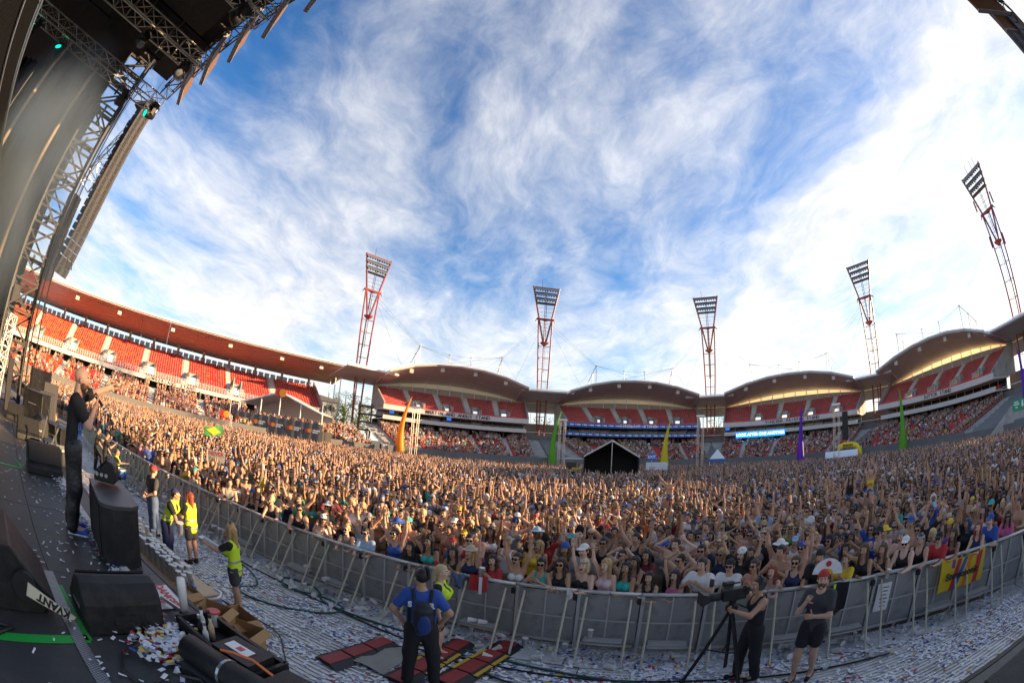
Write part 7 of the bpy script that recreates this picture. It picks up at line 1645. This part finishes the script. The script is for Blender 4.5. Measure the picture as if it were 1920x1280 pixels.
def scatter_tree():
    ng = bpy.data.node_groups.new('scatter_figures', 'GeometryNodeTree'); ng.interface.new_socket('Geometry', in_out='INPUT', socket_type='NodeSocketGeometry'); ng.interface.new_socket('Geometry', in_out='OUTPUT', socket_type='NodeSocketGeometry')
    n = ng.nodes; l = ng.links; gi = n.new('NodeGroupInput'); go = n.new('NodeGroupOutput'); ip = n.new('GeometryNodeInstanceOnPoints'); ci = n.new('GeometryNodeCollectionInfo')
    ci.inputs['Collection'].default_value = crowd_col; ci.inputs['Separate Children'].default_value = True; ci.inputs['Reset Children'].default_value = True
    def attr(nm, dt): a = n.new('GeometryNodeInputNamedAttribute'); a.data_type = dt; a.inputs['Name'].default_value = nm; return a.outputs['Attribute']
    l.new(gi.outputs[0], ip.inputs['Points']); l.new(ci.outputs[0], ip.inputs['Instance']); ip.inputs['Pick Instance'].default_value = True; l.new(attr('pick', 'INT'), ip.inputs['Instance Index'])
    er = n.new('FunctionNodeEulerToRotation'); l.new(attr('turn', 'FLOAT_VECTOR'), er.inputs[0]); l.new(er.outputs[0], ip.inputs['Rotation']); l.new(attr('size', 'FLOAT_VECTOR'), ip.inputs['Scale']); l.new(ip.outputs[0], go.inputs[0]); return ng
NG = scatter_tree()
def crowd_object(name, lab, X, Y, Z, RZ_, picks):
    n = len(X); me = bpy.data.meshes.new(name); me.vertices.add(n); me.vertices.foreach_set('co', np.stack([X, Y, Z], 1).astype(np.float32).ravel())
    a = me.attributes.new('turn', 'FLOAT_VECTOR', 'POINT'); t = np.zeros((n, 3), np.float32); t[:, 2] = RZ_; a.data.foreach_set('vector', t.ravel())
    a = me.attributes.new('size', 'FLOAT_VECTOR', 'POINT'); a.data.foreach_set('vector', np.repeat(rng.normal(.975, .055, n).clip(.84, 1.13)[:, None], 3, 1).astype(np.float32).ravel())
    a = me.attributes.new('pick', 'INT', 'POINT'); a.data.foreach_set('value', np.asarray(picks, np.int32))
    me.update(); o = obj(name, me); o['kind'] = 'stuff'; o['label'] = lab; o['category'] = 'crowd'; md = o.modifiers.new('scatter', 'NODES'); md.node_group = NG; return o
X, Y = gx[NIND:], gy[NIND:]; n = len(X); rz_ = np.arctan2(2 - Y, -2.5 - X) - math.pi / 2 + rng.normal(0, .35, n)
crowd_object('festival_crowd', 'dense festival crowd with many raised arms filling the field to the stands', X, Y, np.zeros(n), rz_, rng.choice(20, n, p=np.array([.5 if q_ in (0, 4, 15) else .75 if q_ in (2, 6, 8, 9, 12, 13, 17) else 1.9 for q_ in range(20)]) / sum(.5 if q_ in (0, 4, 15) else .75 if q_ in (2, 6, 8, 9, 12, 13, 17) else 1.9 for q_ in range(20))))
SC = np.array(STAND_CROWD); n = len(SC); DOWN = [1, 3, 5, 7, 10, 11, 14, 16, 18, 19]
crowd_object('stand_crowd', 'spectators standing among the red seats of the lower stands', SC[:, 0], SC[:, 1], SC[:, 2] - .12, np.arctan2(-SC[:, 4], -SC[:, 3]) - math.pi / 2 + rng.normal(0, .4, n), rng.choice(DOWN, n))
print('CROWD', len(X), len(SC))
# ------------------------------------------------------------------ things on and round the field
def pol(az_, d, z=0.0): return Vector((d * math.sin(R(az_)), d * math.cos(R(az_)), z))
def inflatable(az_, d, h, cname, col, dark, lean, lab, r0=.8):
    p = pol(az_, d); t = thing('inflatable_spike', lab, 'inflatable', p, -R(az_), 'inflatable spikes round the field'); rows = []; n = 14; K = 26
    for i in range(K + 1):
        f = i / K; r = r0 * (1.0 - .25 * math.sin(math.pi * min(1, f * 1.6)) * 0 + .18 * math.sin(math.pi * min(1, f * 2.2))) * (1 - f) ** .8 + .03; cx = lean * (1.35 * (f - .35) ** 2 - .17) * h * .22
        rows.append([(cx + r * math.cos(2 * math.pi * k / n), r * math.sin(2 * math.pi * k / n), f * h) for k in range(n)])
    b = MB(); b.grid(rows, close=True); b.build('skin', mat('inflatable_' + cname, col, .45, transl=.4, var=.06, vscale=.5), t, smooth=True)
    for k in range(7):
        a0 = 2 * math.pi * k / 7; r = r0 * 1.06; x0 = rows[0][0][0] - rows[0][0][0] + lean * (1.35 * .35 ** 2 - .17) * h * .22; P = [(x0 + r * math.cos(a0 - .40), r * math.sin(a0 - .40), .02), (x0 + r * math.cos(a0 + .40), r * math.sin(a0 + .40), .02), (x0 + r * .98 * math.cos(a0), r * .98 * math.sin(a0), h * .085)]
        b = MB(); b.extrude(P, (.05 * math.cos(a0), .05 * math.sin(a0), 0)); b.build('base_leaf', mat('inflatable_base_' + cname, dark, .5), t)
    b = MB(); b.lathe([(r0 * .9, -.05), (r0 * .9, .12)], n=12, c=(x0, 0, 0)); b.build('blower_base', m_black, t)
for a in ((-13.75, 79, 12.3, 'orange', (.85, .33, .01), (.6, .12, .01), 1.0, 'tall orange inflatable spike beside the MARTIN AND ANGUS stand', .85), (6.6, 84, 12.2, 'green', (.16, .50, .03), (.02, .18, .03), .9, 'green inflatable spike left of the black tent', .8), (21.6, 84, 10.7, 'yellow', (.80, .68, .01), (.7, .20, .01), .8, 'yellow inflatable spike with orange base right of the black tent', .8),
          (40.2, 86, 12.0, 'purple', (.16, .03, .55), (.45, .08, .25), .2, 'purple inflatable spike below the VINCENT FAIRFAX lettering', .75), (54.9, 80, 12.1, 'green', (.16, .50, .03), (.02, .18, .03), -.3, 'green inflatable spike in front of the SUTTOR stand', .8), (74.2, 72, 12.6, 'purple', (.16, .03, .55), (.45, .08, .25), -.5, 'purple inflatable spike at the right edge of the picture', .8)):
    inflatable(*a)
# delay towers
for (az_, d, h, lab, hang) in ((-12.2, 72, 9.6, 'silver truss delay tower beside the orange spike', 0), (7.5, 74, 9.5, 'silver truss delay tower beside the green spike', 0), (26.2, 74, 10.2, 'silver truss delay tower under the third light tower', 0), (45.3, 70, 9.9, 'silver truss delay tower with a black speaker column', 1)):
    p = pol(az_, d); t = thing('delay_tower', lab, 'tower', p, -R(az_), 'delay towers'); 
    for s in (-.42, .42):
        b = MB(); truss(b, (s, 0, 0), (s, 0, h), .32, .32, 16, .035, .02, up=(0, 1, 0)); b.build('truss_leg', m_truss, t)
    b = MB(); b.box((0, 0, h + .15), (1.5, .6, .3)); b.build('head_block', m_alu, t)
    b = MB(); b.box((0, 0, .4), (2.6, 2.6, .8)); b.build('ballast_base', m_black, t)
    if hang:
        for i in range(7):
            b = MB(); b.box((1.5, 0, h - 1.4 - i * .62), (1.0, .7, .58)); b.build('speaker_box', m_cab, t)
        b = MB(); b.tube((.2, 0, h + .1), (1.6, 0, h - .4), .06, 5); b.tube((1.5, 0, h - .4), (1.5, 0, h - 1.2), .03, 4); b.build('speaker_arm', m_black, t)
# mixing tent
c = pol(14.3, 50); t = thing('mixing_tent', 'black gabled mixing tent with pale roof edge in the middle of the crowd', 'tent', c, -R(14.3)); hw, dp, ze, zr = 3.05, 5.0, 3.35, 5.15
for s in (-1, 1):
    b = MB(); b.hexa([(0, -dp / 2, zr), (s * hw, -dp / 2, ze), (s * hw, dp / 2, ze), (0, dp / 2, zr), (0, -dp / 2, zr + .12), (s * hw, -dp / 2, ze + .12), (s * hw, dp / 2, ze + .12), (0, dp / 2, zr + .12)]); b.build('roof_slope', m_curtain, t)
    b = MB(); b.tube((0, -dp / 2 - .08, zr + .08), (s * hw * 1.02, -dp / 2 - .08, ze + .06), .09, 6); b.build('roof_edge', m_fascia, t)
    for y in (-dp / 2, dp / 2):
        b = MB(); b.tube((s * hw, y, 0), (s * hw, y, ze), .07, 6); b.build('post', m_black, t)
    b = MB(); b.box((s * hw, 0, 1.7), (.06, dp, 3.3)); b.build('side_wall', m_curtain, t)
b = MB(); b.box((0, dp / 2, 1.9), (2 * hw, .06, 3.6)); b.extrude([(-hw, dp / 2 + .04, 3.6), (hw, dp / 2 + .04, 3.6), (0, dp / 2 + .04, zr)], (0, .05, 0)); b.build('back_wall', m_curtain, t)
b = MB(); b.tube((0, -dp / 2, 0), (0, -dp / 2, zr), .06, 6); b.build('centre_post', m_alu, t); b = MB(); b.box((0, 0, .35), (2 * hw, dp, .7)); b.build('platform', m_black, t)
for x in (-1.6, .4, 1.7):
    b = MB(); b.box((x, -dp / 2 + .8, 1.05), (1.0, .6, .7)); b.build('console', m_cab, t)
c = pol(9.3, 50.5); t = thing('monitor_riser', 'small dark riser with screens beside the black tent', 'riser', c, -R(9.3))
b = MB()
for s in (-1, 1): b.tube((s * 1.15, 0, 0), (s * 1.15, 0, 3.1), .07, 6)
b.tube((-1.15, 0, 3.1), (1.15, 0, 3.1), .07, 6); b.build('frame', m_alu, t); b = MB(); b.box((0, .3, .8), (2.2, 1.2, 1.6)); b.build('desk', m_black, t); b = MB(); b.box((.3, -.1, 1.95), (1.0, .1, .25)); b.build('yellow_box', CN['yellow'], t); b = MB(); b.box((-.3, .2, 2.3), (1.2, .08, .7)); b.build('screen', m_glassd, t)
t = thing('exit_sign', 'blue sign with white EXIT lettering above the crowd', 'sign', pol(19.7, 47), -R(19.7)); b = MB(); b.box((0, 0, 3.45), (.85, .05, .75)); pn_ = b.build('board', mat('exit_blue', (.01, .14, .62), .4), t); text('EXIT', .42, m_whitel, frame((0, -.03, 3.45), (1, 0, 0), (0, 0, 1)), pn_, bold=.012, extrude=.004); b = MB(); b.tube((0, 0, 0), (0, 0, 3.1), .03, 5); b.build('pole', m_alu, t)
for az_, d, w, lab in ((20.4, 60, 3.0, 'white cabin among the crowd right of the black tent'),):
    t = thing('white_cabin', lab, 'cabin', pol(az_, d), -R(az_)); b = MB(); b.box((0, 0, 1.35), (w, 2.2, 2.7)); b.build('walls', m_white, t); b = MB(); b.box((-.6, -1.12, 1.2), (.8, .04, 1.9)); b.build('door', m_glassl, t)
# message board on the third stand
cu = CUS[2]; t = thing('message_board', 'bright blue electronic board reading LOOK AFTER ONE ANOTHER', 'sign'); p, e, o_ = cu.at(.265); Lb = 13.2
q = p + o_ * -8.4; P0 = q - e * Lb / 2; P1 = q + e * Lb / 2
b = MB(); b.extrude([(P0.x, P0.y, 7.75), (P1.x, P1.y, 7.75), (P1.x, P1.y, 9.15), (P0.x, P0.y, 9.15)], (-o_.x * .15, -o_.y * .15, 0)); b.build('display', mat('display_blue', (.0, .22, .75), .3, emit=.75), t); q2 = p + o_ * -8.60
text('LOOK AFTER ONE ANOTHER', .98, mat('display_white', (.9, .95, 1), .4, emit=.8), frame((q2.x, q2.y, 8.47), e, (0, 0, 1)), t, bold=.02, extrude=.02)
# small screens and lit bays on the box levels
for k, ts_ in ((0, (.06, .46)), (2, (.02,))):
    for tt_ in ts_:
        p, e, o_ = CUS[k].at(tt_); q = p + o_ * -7.0; t = thing('box_screen', f'small blue screen at the {["MARTIN AND ANGUS", "", "VINCENT FAIRFAX"][k]} box level' + (', left end' if tt_ < .1 else ', middle'), 'screen', (q.x, q.y, 10.3), math.atan2(e.y, e.x)); b = MB(); b.box((0, 0, 0), (1.1, .12, .65)); b.build('display', mat('display_blue_dim', (.02, .12, .5), .3, emit=.5), t); b = MB(); b.tube((0, 0, .3), (0, 0, .6), .04, 4); b.build('bracket', m_black, t)
# yellow arch and pale canopy truck
t = thing('inflatable_arch', 'yellow inflatable arch with dark lettering in front of the stands', 'arch', pol(46.9, 84, .9), -R(46.9)); b = MB(); b.path([(-2.6, 0, 0), (-2.5, 0, 1.6), (-1.9, 0, 2.5), (-.8, 0, 2.8), (.8, 0, 2.8), (1.9, 0, 2.5), (2.5, 0, 1.6), (2.6, 0, 0)], .55, 10); b.build('tube', mat('arch_yellow', (.85, .62, .01), .45), t, smooth=True)
for k in range(7):
    b = MB(); b.box((-.95 + k * .31, -.56, 2.8), (.2, .04, .38)); b.build('print_mark', m_letter, t)
t = thing('canopy_truck', 'pale blue-white curved canopy before the yellow arch', 'canopy', pol(46.0, 77, .5), -R(46.0)); b = MB(); rows = []
for i in range(13):
    x = -3.1 + 6.2 * i / 12; rows.append([(x + (.7 if k > 4 else 0) * (1 if x < 0 else 0), -1.1 + 2.2 * k / 8, 1.25 + 1.1 * math.sin(math.pi * k / 8)) for k in range(9)])
b.grid(rows); b.build('canopy', mat('canopy_white', (.72, .76, .80), .5), t, smooth=True)
for x in (-2.9, 2.9):
    for y in (-1, 1):
        b = MB(); b.tube((x, y, 0), (x, y, 1.4), .05, 5); b.build('post', m_white, t)
t = thing('peaked_gazebo', 'small white peaked gazebo at the foot of the third light tower', 'tent', pol(28.6, 86, 1.6), -R(28.6)); b = MB(); b.add([(-1.6, -1.6, 1.3), (1.6, -1.6, 1.3), (1.6, 1.6, 1.3), (-1.6, 1.6, 1.3), (0, 0, 3.2)], [(0, 1, 4), (1, 2, 4), (2, 3, 4), (3, 0, 4), (3, 2, 1, 0)]); b.build('canopy', m_white, t); b = MB(); b.box((0, -1.6, 1.05), (3.2, .05, .5)); b.build('valance', m_blueband, t)
for x in (-1.55, 1.55):
    b = MB(); b.tube((x, -1.55, -1), (x, -1.55, 1.3), .05, 5); b.build('post', m_white, t)
b = MB(); b.box((0, 0, -.7), (4.2, 3, 1.6)); b.build('counter', m_fascia, t)
t = thing('vomitory_wall', 'sloping concrete stair wall with green banner at the right edge', 'wall', pol(72.4, 70), -R(72.4) + .35); b = MB(); b.extrude([(-5.5, 0, 0), (2.5, 0, 0), (2.5, 0, 4.9), (-.4, 0, 4.9), (-5.5, 0, 1.2)], (0, .5, 0)); b.build('wall', m_conc, t); b = MB(); b.box((1.2, -.06, 4.75), (3.0, .06, 1.5)); bn = b.build('banner', mat('banner_green', (.02, .30, .14), .5), t)
for z, w in ((5.15, .9), (4.85, 1.2), (4.45, .5)):
    b = MB(); b.box((.55, -.1, z), (w, .02, .16)); b.build('print_line', m_whitel, bn)
b = MB(); b.extrude([(1.7, -.1, 5.3), (2.0, -.1, 5.3), (2.0, -.1, 4.75), (2.2, -.1, 4.75), (1.85, -.1, 4.3), (1.5, -.1, 4.75), (1.7, -.1, 4.75)], (0, -.02, 0)); b.build('arrow_mark', m_whitel, bn)
# hospitality marquee with banner wall
A0, A1 = pol(-36.9, 80), pol(-24.6, 73.5); e = (A1 - A0).normalized(); o_ = Vector((-e.y, e.x, 0)); Lm = (A1 - A0).length; yw = math.atan2(e.y, e.x)
t = thing('hospitality_platform', 'grey banner wall with repeated round logos below the white marquee', 'platform', A0, yw)
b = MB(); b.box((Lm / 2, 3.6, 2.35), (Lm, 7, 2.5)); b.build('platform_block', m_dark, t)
m_ban = mat('banner_grey', (.11, .105, .10), .7, var=.25, vscale=.6); m_co = mat('logo_red', (.62, .03, .02), .5); m_cy = mat('logo_orange', (.80, .28, .02), .5)
for i in range(5):
    w = Lm / 5; bn = MB(); bn.grid([[(w * (i + .01 + .98 * k / 10), -.05 - .06 * math.sin(k * 1.3 + i), z) for z in (1.6, 3.0, 4.75)] for k in range(11)]); pn_ = bn.build('banner', m_ban, t, smooth=True)
    x = w * (i + .28)
    for s, m_ in ((-.22, m_co), (.22, m_cy)):
        b = MB(); b.tube((x + s, -.14 - (.01 if s > 0 else 0), 3.45), (x + s, -.16 - (.01 if s > 0 else 0), 3.45), .38, 18); b.build('logo_disc', m_, pn_)
    for r_, w_ in enumerate((1.5, 1.05)):
        for q_ in range(int(w_ / .17)):
            b = MB(); b.box((x + .85 + q_ * .17, -.16, 3.6 - .34 * r_), (.12, .01, .2 + .05 * ((q_ * 7 + r_) % 3))); b.build('print_mark', m_whitel, pn_)
mq = thing('white_marquee', 'white gabled marquee with a red and orange logo over the platform', 'marquee', A0 + o_ * 1.0, yw); x0, x1 = .4, Lm - .6; xm = (x0 + x1) / 2; ze, zr = 6.5, 9.3; dp = 8
for xa, xb in ((x0, xm), (xm, x1)):
    za, zb_ = (ze, zr) if xa == x0 else (zr, ze); b = MB(); b.hexa([(xa, 0, za), (xb, 0, zb_), (xb, dp, zb_), (xa, dp, za), (xa, 0, za + .1), (xb, 0, zb_ + .1), (xb, dp, zb_ + .1), (xa, dp, za + .1)]); b.build('roof_slope', mat('marquee_pvc', (.74, .71, .68), .5, transl=.3), mq)
    b = MB(); b.tube((xa, -.05, za), (xb, -.05, zb_), .16, 6); b.build('gable_beam', m_white, mq)
b = MB(); b.extrude([(x0, dp - .3, ze - 1), (x1, dp - .3, ze - 1), (x1, dp - .3, ze), (xm, dp - .3, zr), (x0, dp - .3, ze)], (0, .05, 0)); b.build('rear_gable', mat('marquee_pvc', (.74, .71, .68), .5), mq)
for x in (x0, x0 + (x1 - x0) * .27, xm, x0 + (x1 - x0) * .75, x1):
    b = MB(); b.tube((x, 0, 3.5), (x, 0, ze if x in (x0, x1) else ze + 1.3 + (1.4 if x == xm else 0)), .12, 6); b.build('post', m_white, mq)
for s, m_ in ((-.42, m_co), (.42, m_cy)):
    b = MB(); b.tube((xm + s, -.25 - (.02 if s > 0 else 0), zr - .1), (xm + s, -.32 - (.02 if s > 0 else 0), zr - .1), .72, 20); b.build('logo_disc', m_, mq)
pts = [(A0 + e * rng.uniform(.5, Lm - .3) + o_ * rng.uniform(.5, 2.6)) for _ in range(190)]
crowd_object('platform_crowd', 'guests standing along the edge of the hospitality platform', np.array([p.x for p in pts]), np.array([p.y for p in pts]), np.full(190, 3.6), rng.normal(yw + math.pi + .3, .4, 190), rng.choice(DOWN, 190))
t = thing('logo_arch', 'small truss arch carrying a red and orange logo left of the banner wall', 'arch', pol(-38.3, 76, 0), -R(-38.3))
for x in (-1.3, 1.3):
    b = MB(); truss(b, (x, 0, 0), (x, 0, 3.7), .3, .3, 8, .04, .025, up=(0, 1, 0)); b.build('truss_leg', m_truss, t)
b = MB(); truss(b, (-1.3, 0, 3.7), (1.3, 0, 3.7), .3, .3, 6, .04, .025); b.build('truss_beam', m_truss, t)
for s, m_ in ((-.34, m_co), (.34, m_cy)):
    b = MB(); b.tube((s, -.3 - (.02 if s > 0 else 0), 3.7), (s, -.36 - (.02 if s > 0 else 0), 3.7), .58, 18); b.build('logo_disc', m_, t)
for i, (az_, d, h, lab) in enumerate(((-37.6, 80, 10.4, 'left flagpole with a dark pennant before the long stand'), (-36.5, 80, 10.0, 'right flagpole with a dark pennant before the long stand'), (-24.9, 78, 8.4, 'flagpole with a dark pennant beside the marquee end'))):
    t = thing('flagpole', lab, 'flagpole', pol(az_, d), -R(az_), 'flagpoles by the marquee'); b = MB(); b.tube((0, 0, 0), (0, 0, h), .06, 6); b.build('pole', m_white, t); b = MB(); b.extrude([(0, 0, h), (0, 0, h - 1.2), (-.8, 0, h - 1.9), (-.55, 0, h - .9)], (0, .02, 0)); b.build('pennant', m_letter, t)
# yellow-green banner over the crowd
t = thing('crowd_banner', 'green and yellow flag held over heads in the left crowd', 'flag', pol(-39.6, 33, 1.75), R(39)); b = MB(); b.grid([[(x, .1 * math.sin(x * 3), z + .12 * math.sin(x * 2)) for z in (0, .35, .7)] for x in np.arange(-.75, .76, .15)]); b.build('cloth', CN['green'], t, smooth=True); b = MB(); b.extrude([(-.6, -.14, .36), (0, -.14, .05), (.6, -.14, .36), (0, -.14, .66)], (0, .02, 0)); b.build('yellow_diamond', CN['yellow'], t)

# ------------------------------------------------------------------ trees and buildings seen through the gap beside the long stand
m_leaf = [mat('leaf_light', (.16, .20, .035), .6, transl=.3, var=.3, vscale=.6), mat('leaf_dark', (.05, .085, .022), .6, transl=.2, var=.3, vscale=.6)]; m_bark = mat('bark', (.12, .09, .065), .9, var=.3, vscale=3)
def tree(az_, d, h, r, lab, dark, n=1500, shape=1.0, seed=0):
    g = np.random.default_rng(seed); t = thing('pine_tree' if dark else 'leafy_tree', lab, 'tree', pol(az_, d), 0, 'trees behind the stands')
    b = MB(); b.path([(0, 0, 0), (.15, .1, h * .3), (-.1, .1, h * .6), (.05, 0, h * .92)], [h * .028, h * .022, h * .014, .04], 8); b.build('trunk', m_bark, t)
    cl = []
    for k in range(26):
        a = g.uniform(0, 6.28); zz = h * g.uniform(.38, .97); rr = r * (1 - ((zz / h - .55) / .55) ** 2 * .8) ** .5 * g.uniform(.35, .95) * shape; cl.append((rr * math.cos(a), rr * math.sin(a), zz, r * g.uniform(.20, .38)))
    for k in range(0, 12):
        x, y, z, _ = cl[k]; b = MB(); b.path([(0, 0, z * .72), (x * .5, y * .5, z * .88), (x, y, z)], [h * .009, h * .006, .03], 5); b.build('limb', m_bark, t)
    V = np.zeros((n, 4, 3)); 
    for i in range(n):
        cx, cy, cz, cr = cl[g.integers(len(cl))]; v = g.normal(size=3); v /= np.linalg.norm(v); p = np.array((cx, cy, cz)) + v * cr * g.uniform(.5, 1.08) * np.array((1, 1, .75)); s = g.uniform(.22, .5); u = g.normal(size=3); u /= np.linalg.norm(u); w = np.cross(u, v); w /= np.linalg.norm(w) + 1e-9
        V[i] = [p - u * s * .5, p + w * s * .35, p + u * s * .5, p - w * s * .35]
    o = obj('crown', np_mesh('crown', V.reshape(-1, 3), np.arange(n * 4).reshape(-1, 4), m_leaf, (g.random(n) < (.75 if dark else .25)).astype(int)), t); o['kind'] = 'stuff'
tree(-22.9, 118, 12.0, 4.2, 'bright green leafy tree beside the end of the long stand', False, 1800, seed=1); tree(-21.9, 150, 19.5, 6.5, 'tall dark pine behind the bright green tree', True, 2000, seed=2); tree(-19.8, 155, 18.5, 6.0, 'dark pine behind the first light tower', True, 1800, seed=3); tree(-18.6, 135, 13, 5, 'yellow-green tree showing left of the MARTIN AND ANGUS stand', False, 1500, seed=4)
tree(4.9, 175, 19, 7, 'dark tree showing in the gap by the second light tower', True, 1000, seed=5); tree(28.4, 180, 20, 7.5, 'dark tree showing in the gap by the third light tower', True, 1000, seed=6); tree(53.2, 170, 19, 7, 'dark tree showing in the gap by the fourth light tower', True, 1000, seed=7)
t = thing('grey_hall', 'pale grey gabled hall behind the end of the long stand', 'building', pol(-24.9, 135), R(24)); b = MB(); b.box((0, 0, 6.5), (9, 9, 13)); b.build('walls', mat('hall_wall', (.42, .43, .46), .7, var=.1), t); b = MB(); b.extrude([(-5, -4.8, 13), (5, -4.8, 13), (5, -4.8, 13.8), (-5, -4.8, 15.2)], (0, 9.6, 0)); b.build('roof', m_concd, t)
for x in (-2.5, .5, 3):
    b = MB(); b.box((x, -4.52, 11), (1.4, .1, 1.3)); b.build('window', m_glassd, t)
t = thing('concourse_bridge', 'concrete concourse stairs in the gap below the first light tower', 'stairs', TP[0] + Vector((3.4, 2.0, 0)), .33)
for i in range(4):
    b = MB(); b.box((0, 0, 5.6 + i * 1.9), (6.5, 3.6, .35)); b.build('landing', m_concd, t)
for x in (-3, 0, 3):
    b = MB(); b.box((x, 0, 6), (.4, .4, 12)); b.build('column', m_concd, t)
# ------------------------------------------------------------------ drifting stage smoke
def smoke(lab, c, r, dens, seed):
    b = uv_ball((0, 0, 0), 1.0, 16, 10); o = b.build('stage_smoke', None); o.location = c; o.scale = r; o['kind'] = 'stuff'; o['label'] = lab; o['category'] = 'smoke'
    M = bpy.data.materials.new('smoke'); M.use_nodes = True; n = M.node_tree.nodes; l = M.node_tree.links; n.remove(n['Principled BSDF']); v = n.new('ShaderNodeVolumePrincipled'); v.inputs['Color'].default_value = (.50, .66, .86, 1); v.inputs['Anisotropy'].default_value = .2
    tc = n.new('ShaderNodeTexCoord'); g = n.new('ShaderNodeTexGradient'); g.gradient_type = 'QUADRATIC_SPHERE'; l.new(tc.outputs['Object'], g.inputs[0]); t = n.new('ShaderNodeTexNoise'); t.inputs['Scale'].default_value = 1.6; t.inputs['Detail'].default_value = 3; mp = n.new('ShaderNodeMapping'); mp.inputs['Location'].default_value = (seed, 0, 0); l.new(tc.outputs['Object'], mp.inputs[0]); l.new(mp.outputs[0], t.inputs[0])
    m1 = n.new('ShaderNodeMapRange'); m1.inputs['From Min'].default_value = .35; m1.inputs['From Max'].default_value = .7; l.new(t.outputs['Fac'], m1.inputs[0]); m2 = n.new('ShaderNodeMath'); m2.operation = 'MULTIPLY'; l.new(g.outputs['Fac'], m2.inputs[0]); l.new(m1.outputs[0], m2.inputs[1]); m3 = n.new('ShaderNodeMath'); m3.operation = 'MULTIPLY'; m3.inputs[1].default_value = dens; l.new(m2.outputs[0], m3.inputs[0]); l.new(m3.outputs[0], v.inputs['Density']); l.new(v.outputs[0], n['Material Output'].inputs['Volume']); o.data.materials.clear(); o.data.materials.append(M); return o
smoke('pale stage smoke drifting round the poles at left', (-14.0, 2.9, 8.4), (3.6, 3.0, 5.6), 2.0, 0.0)
smoke('thin smoke drifting past the lattice tower', (-16.8, 6.6, 8.0), (3.4, 2.4, 5.0), .35, 4.0)
# ------------------------------------------------------------------ small joined pieces count as stuff of their thing
for o in COL.objects:
    if o.parent is not None and o.name.split('.')[0] in {'roof_grid', 'cross_frames', 'rungs', 'ladder', 'cross_wires', 'floodlight_bank', 'stay_cables', 'guy_cables', 'driver_slots', 'balcony_rail', 'connector_plate', 'lining_rib', 'spotlight_row', 'rigging_rope', 'hanging_cables', 'signal_cable', 'frame_pipe', 'lift_chain', 'truss', 'front_truss', 'lattice', 'truss_leg', 'truss_beam', 'socket', 'shoes', 'shoe_soles', 'eye', 'fly_frame'}: o['kind'] = 'stuff'
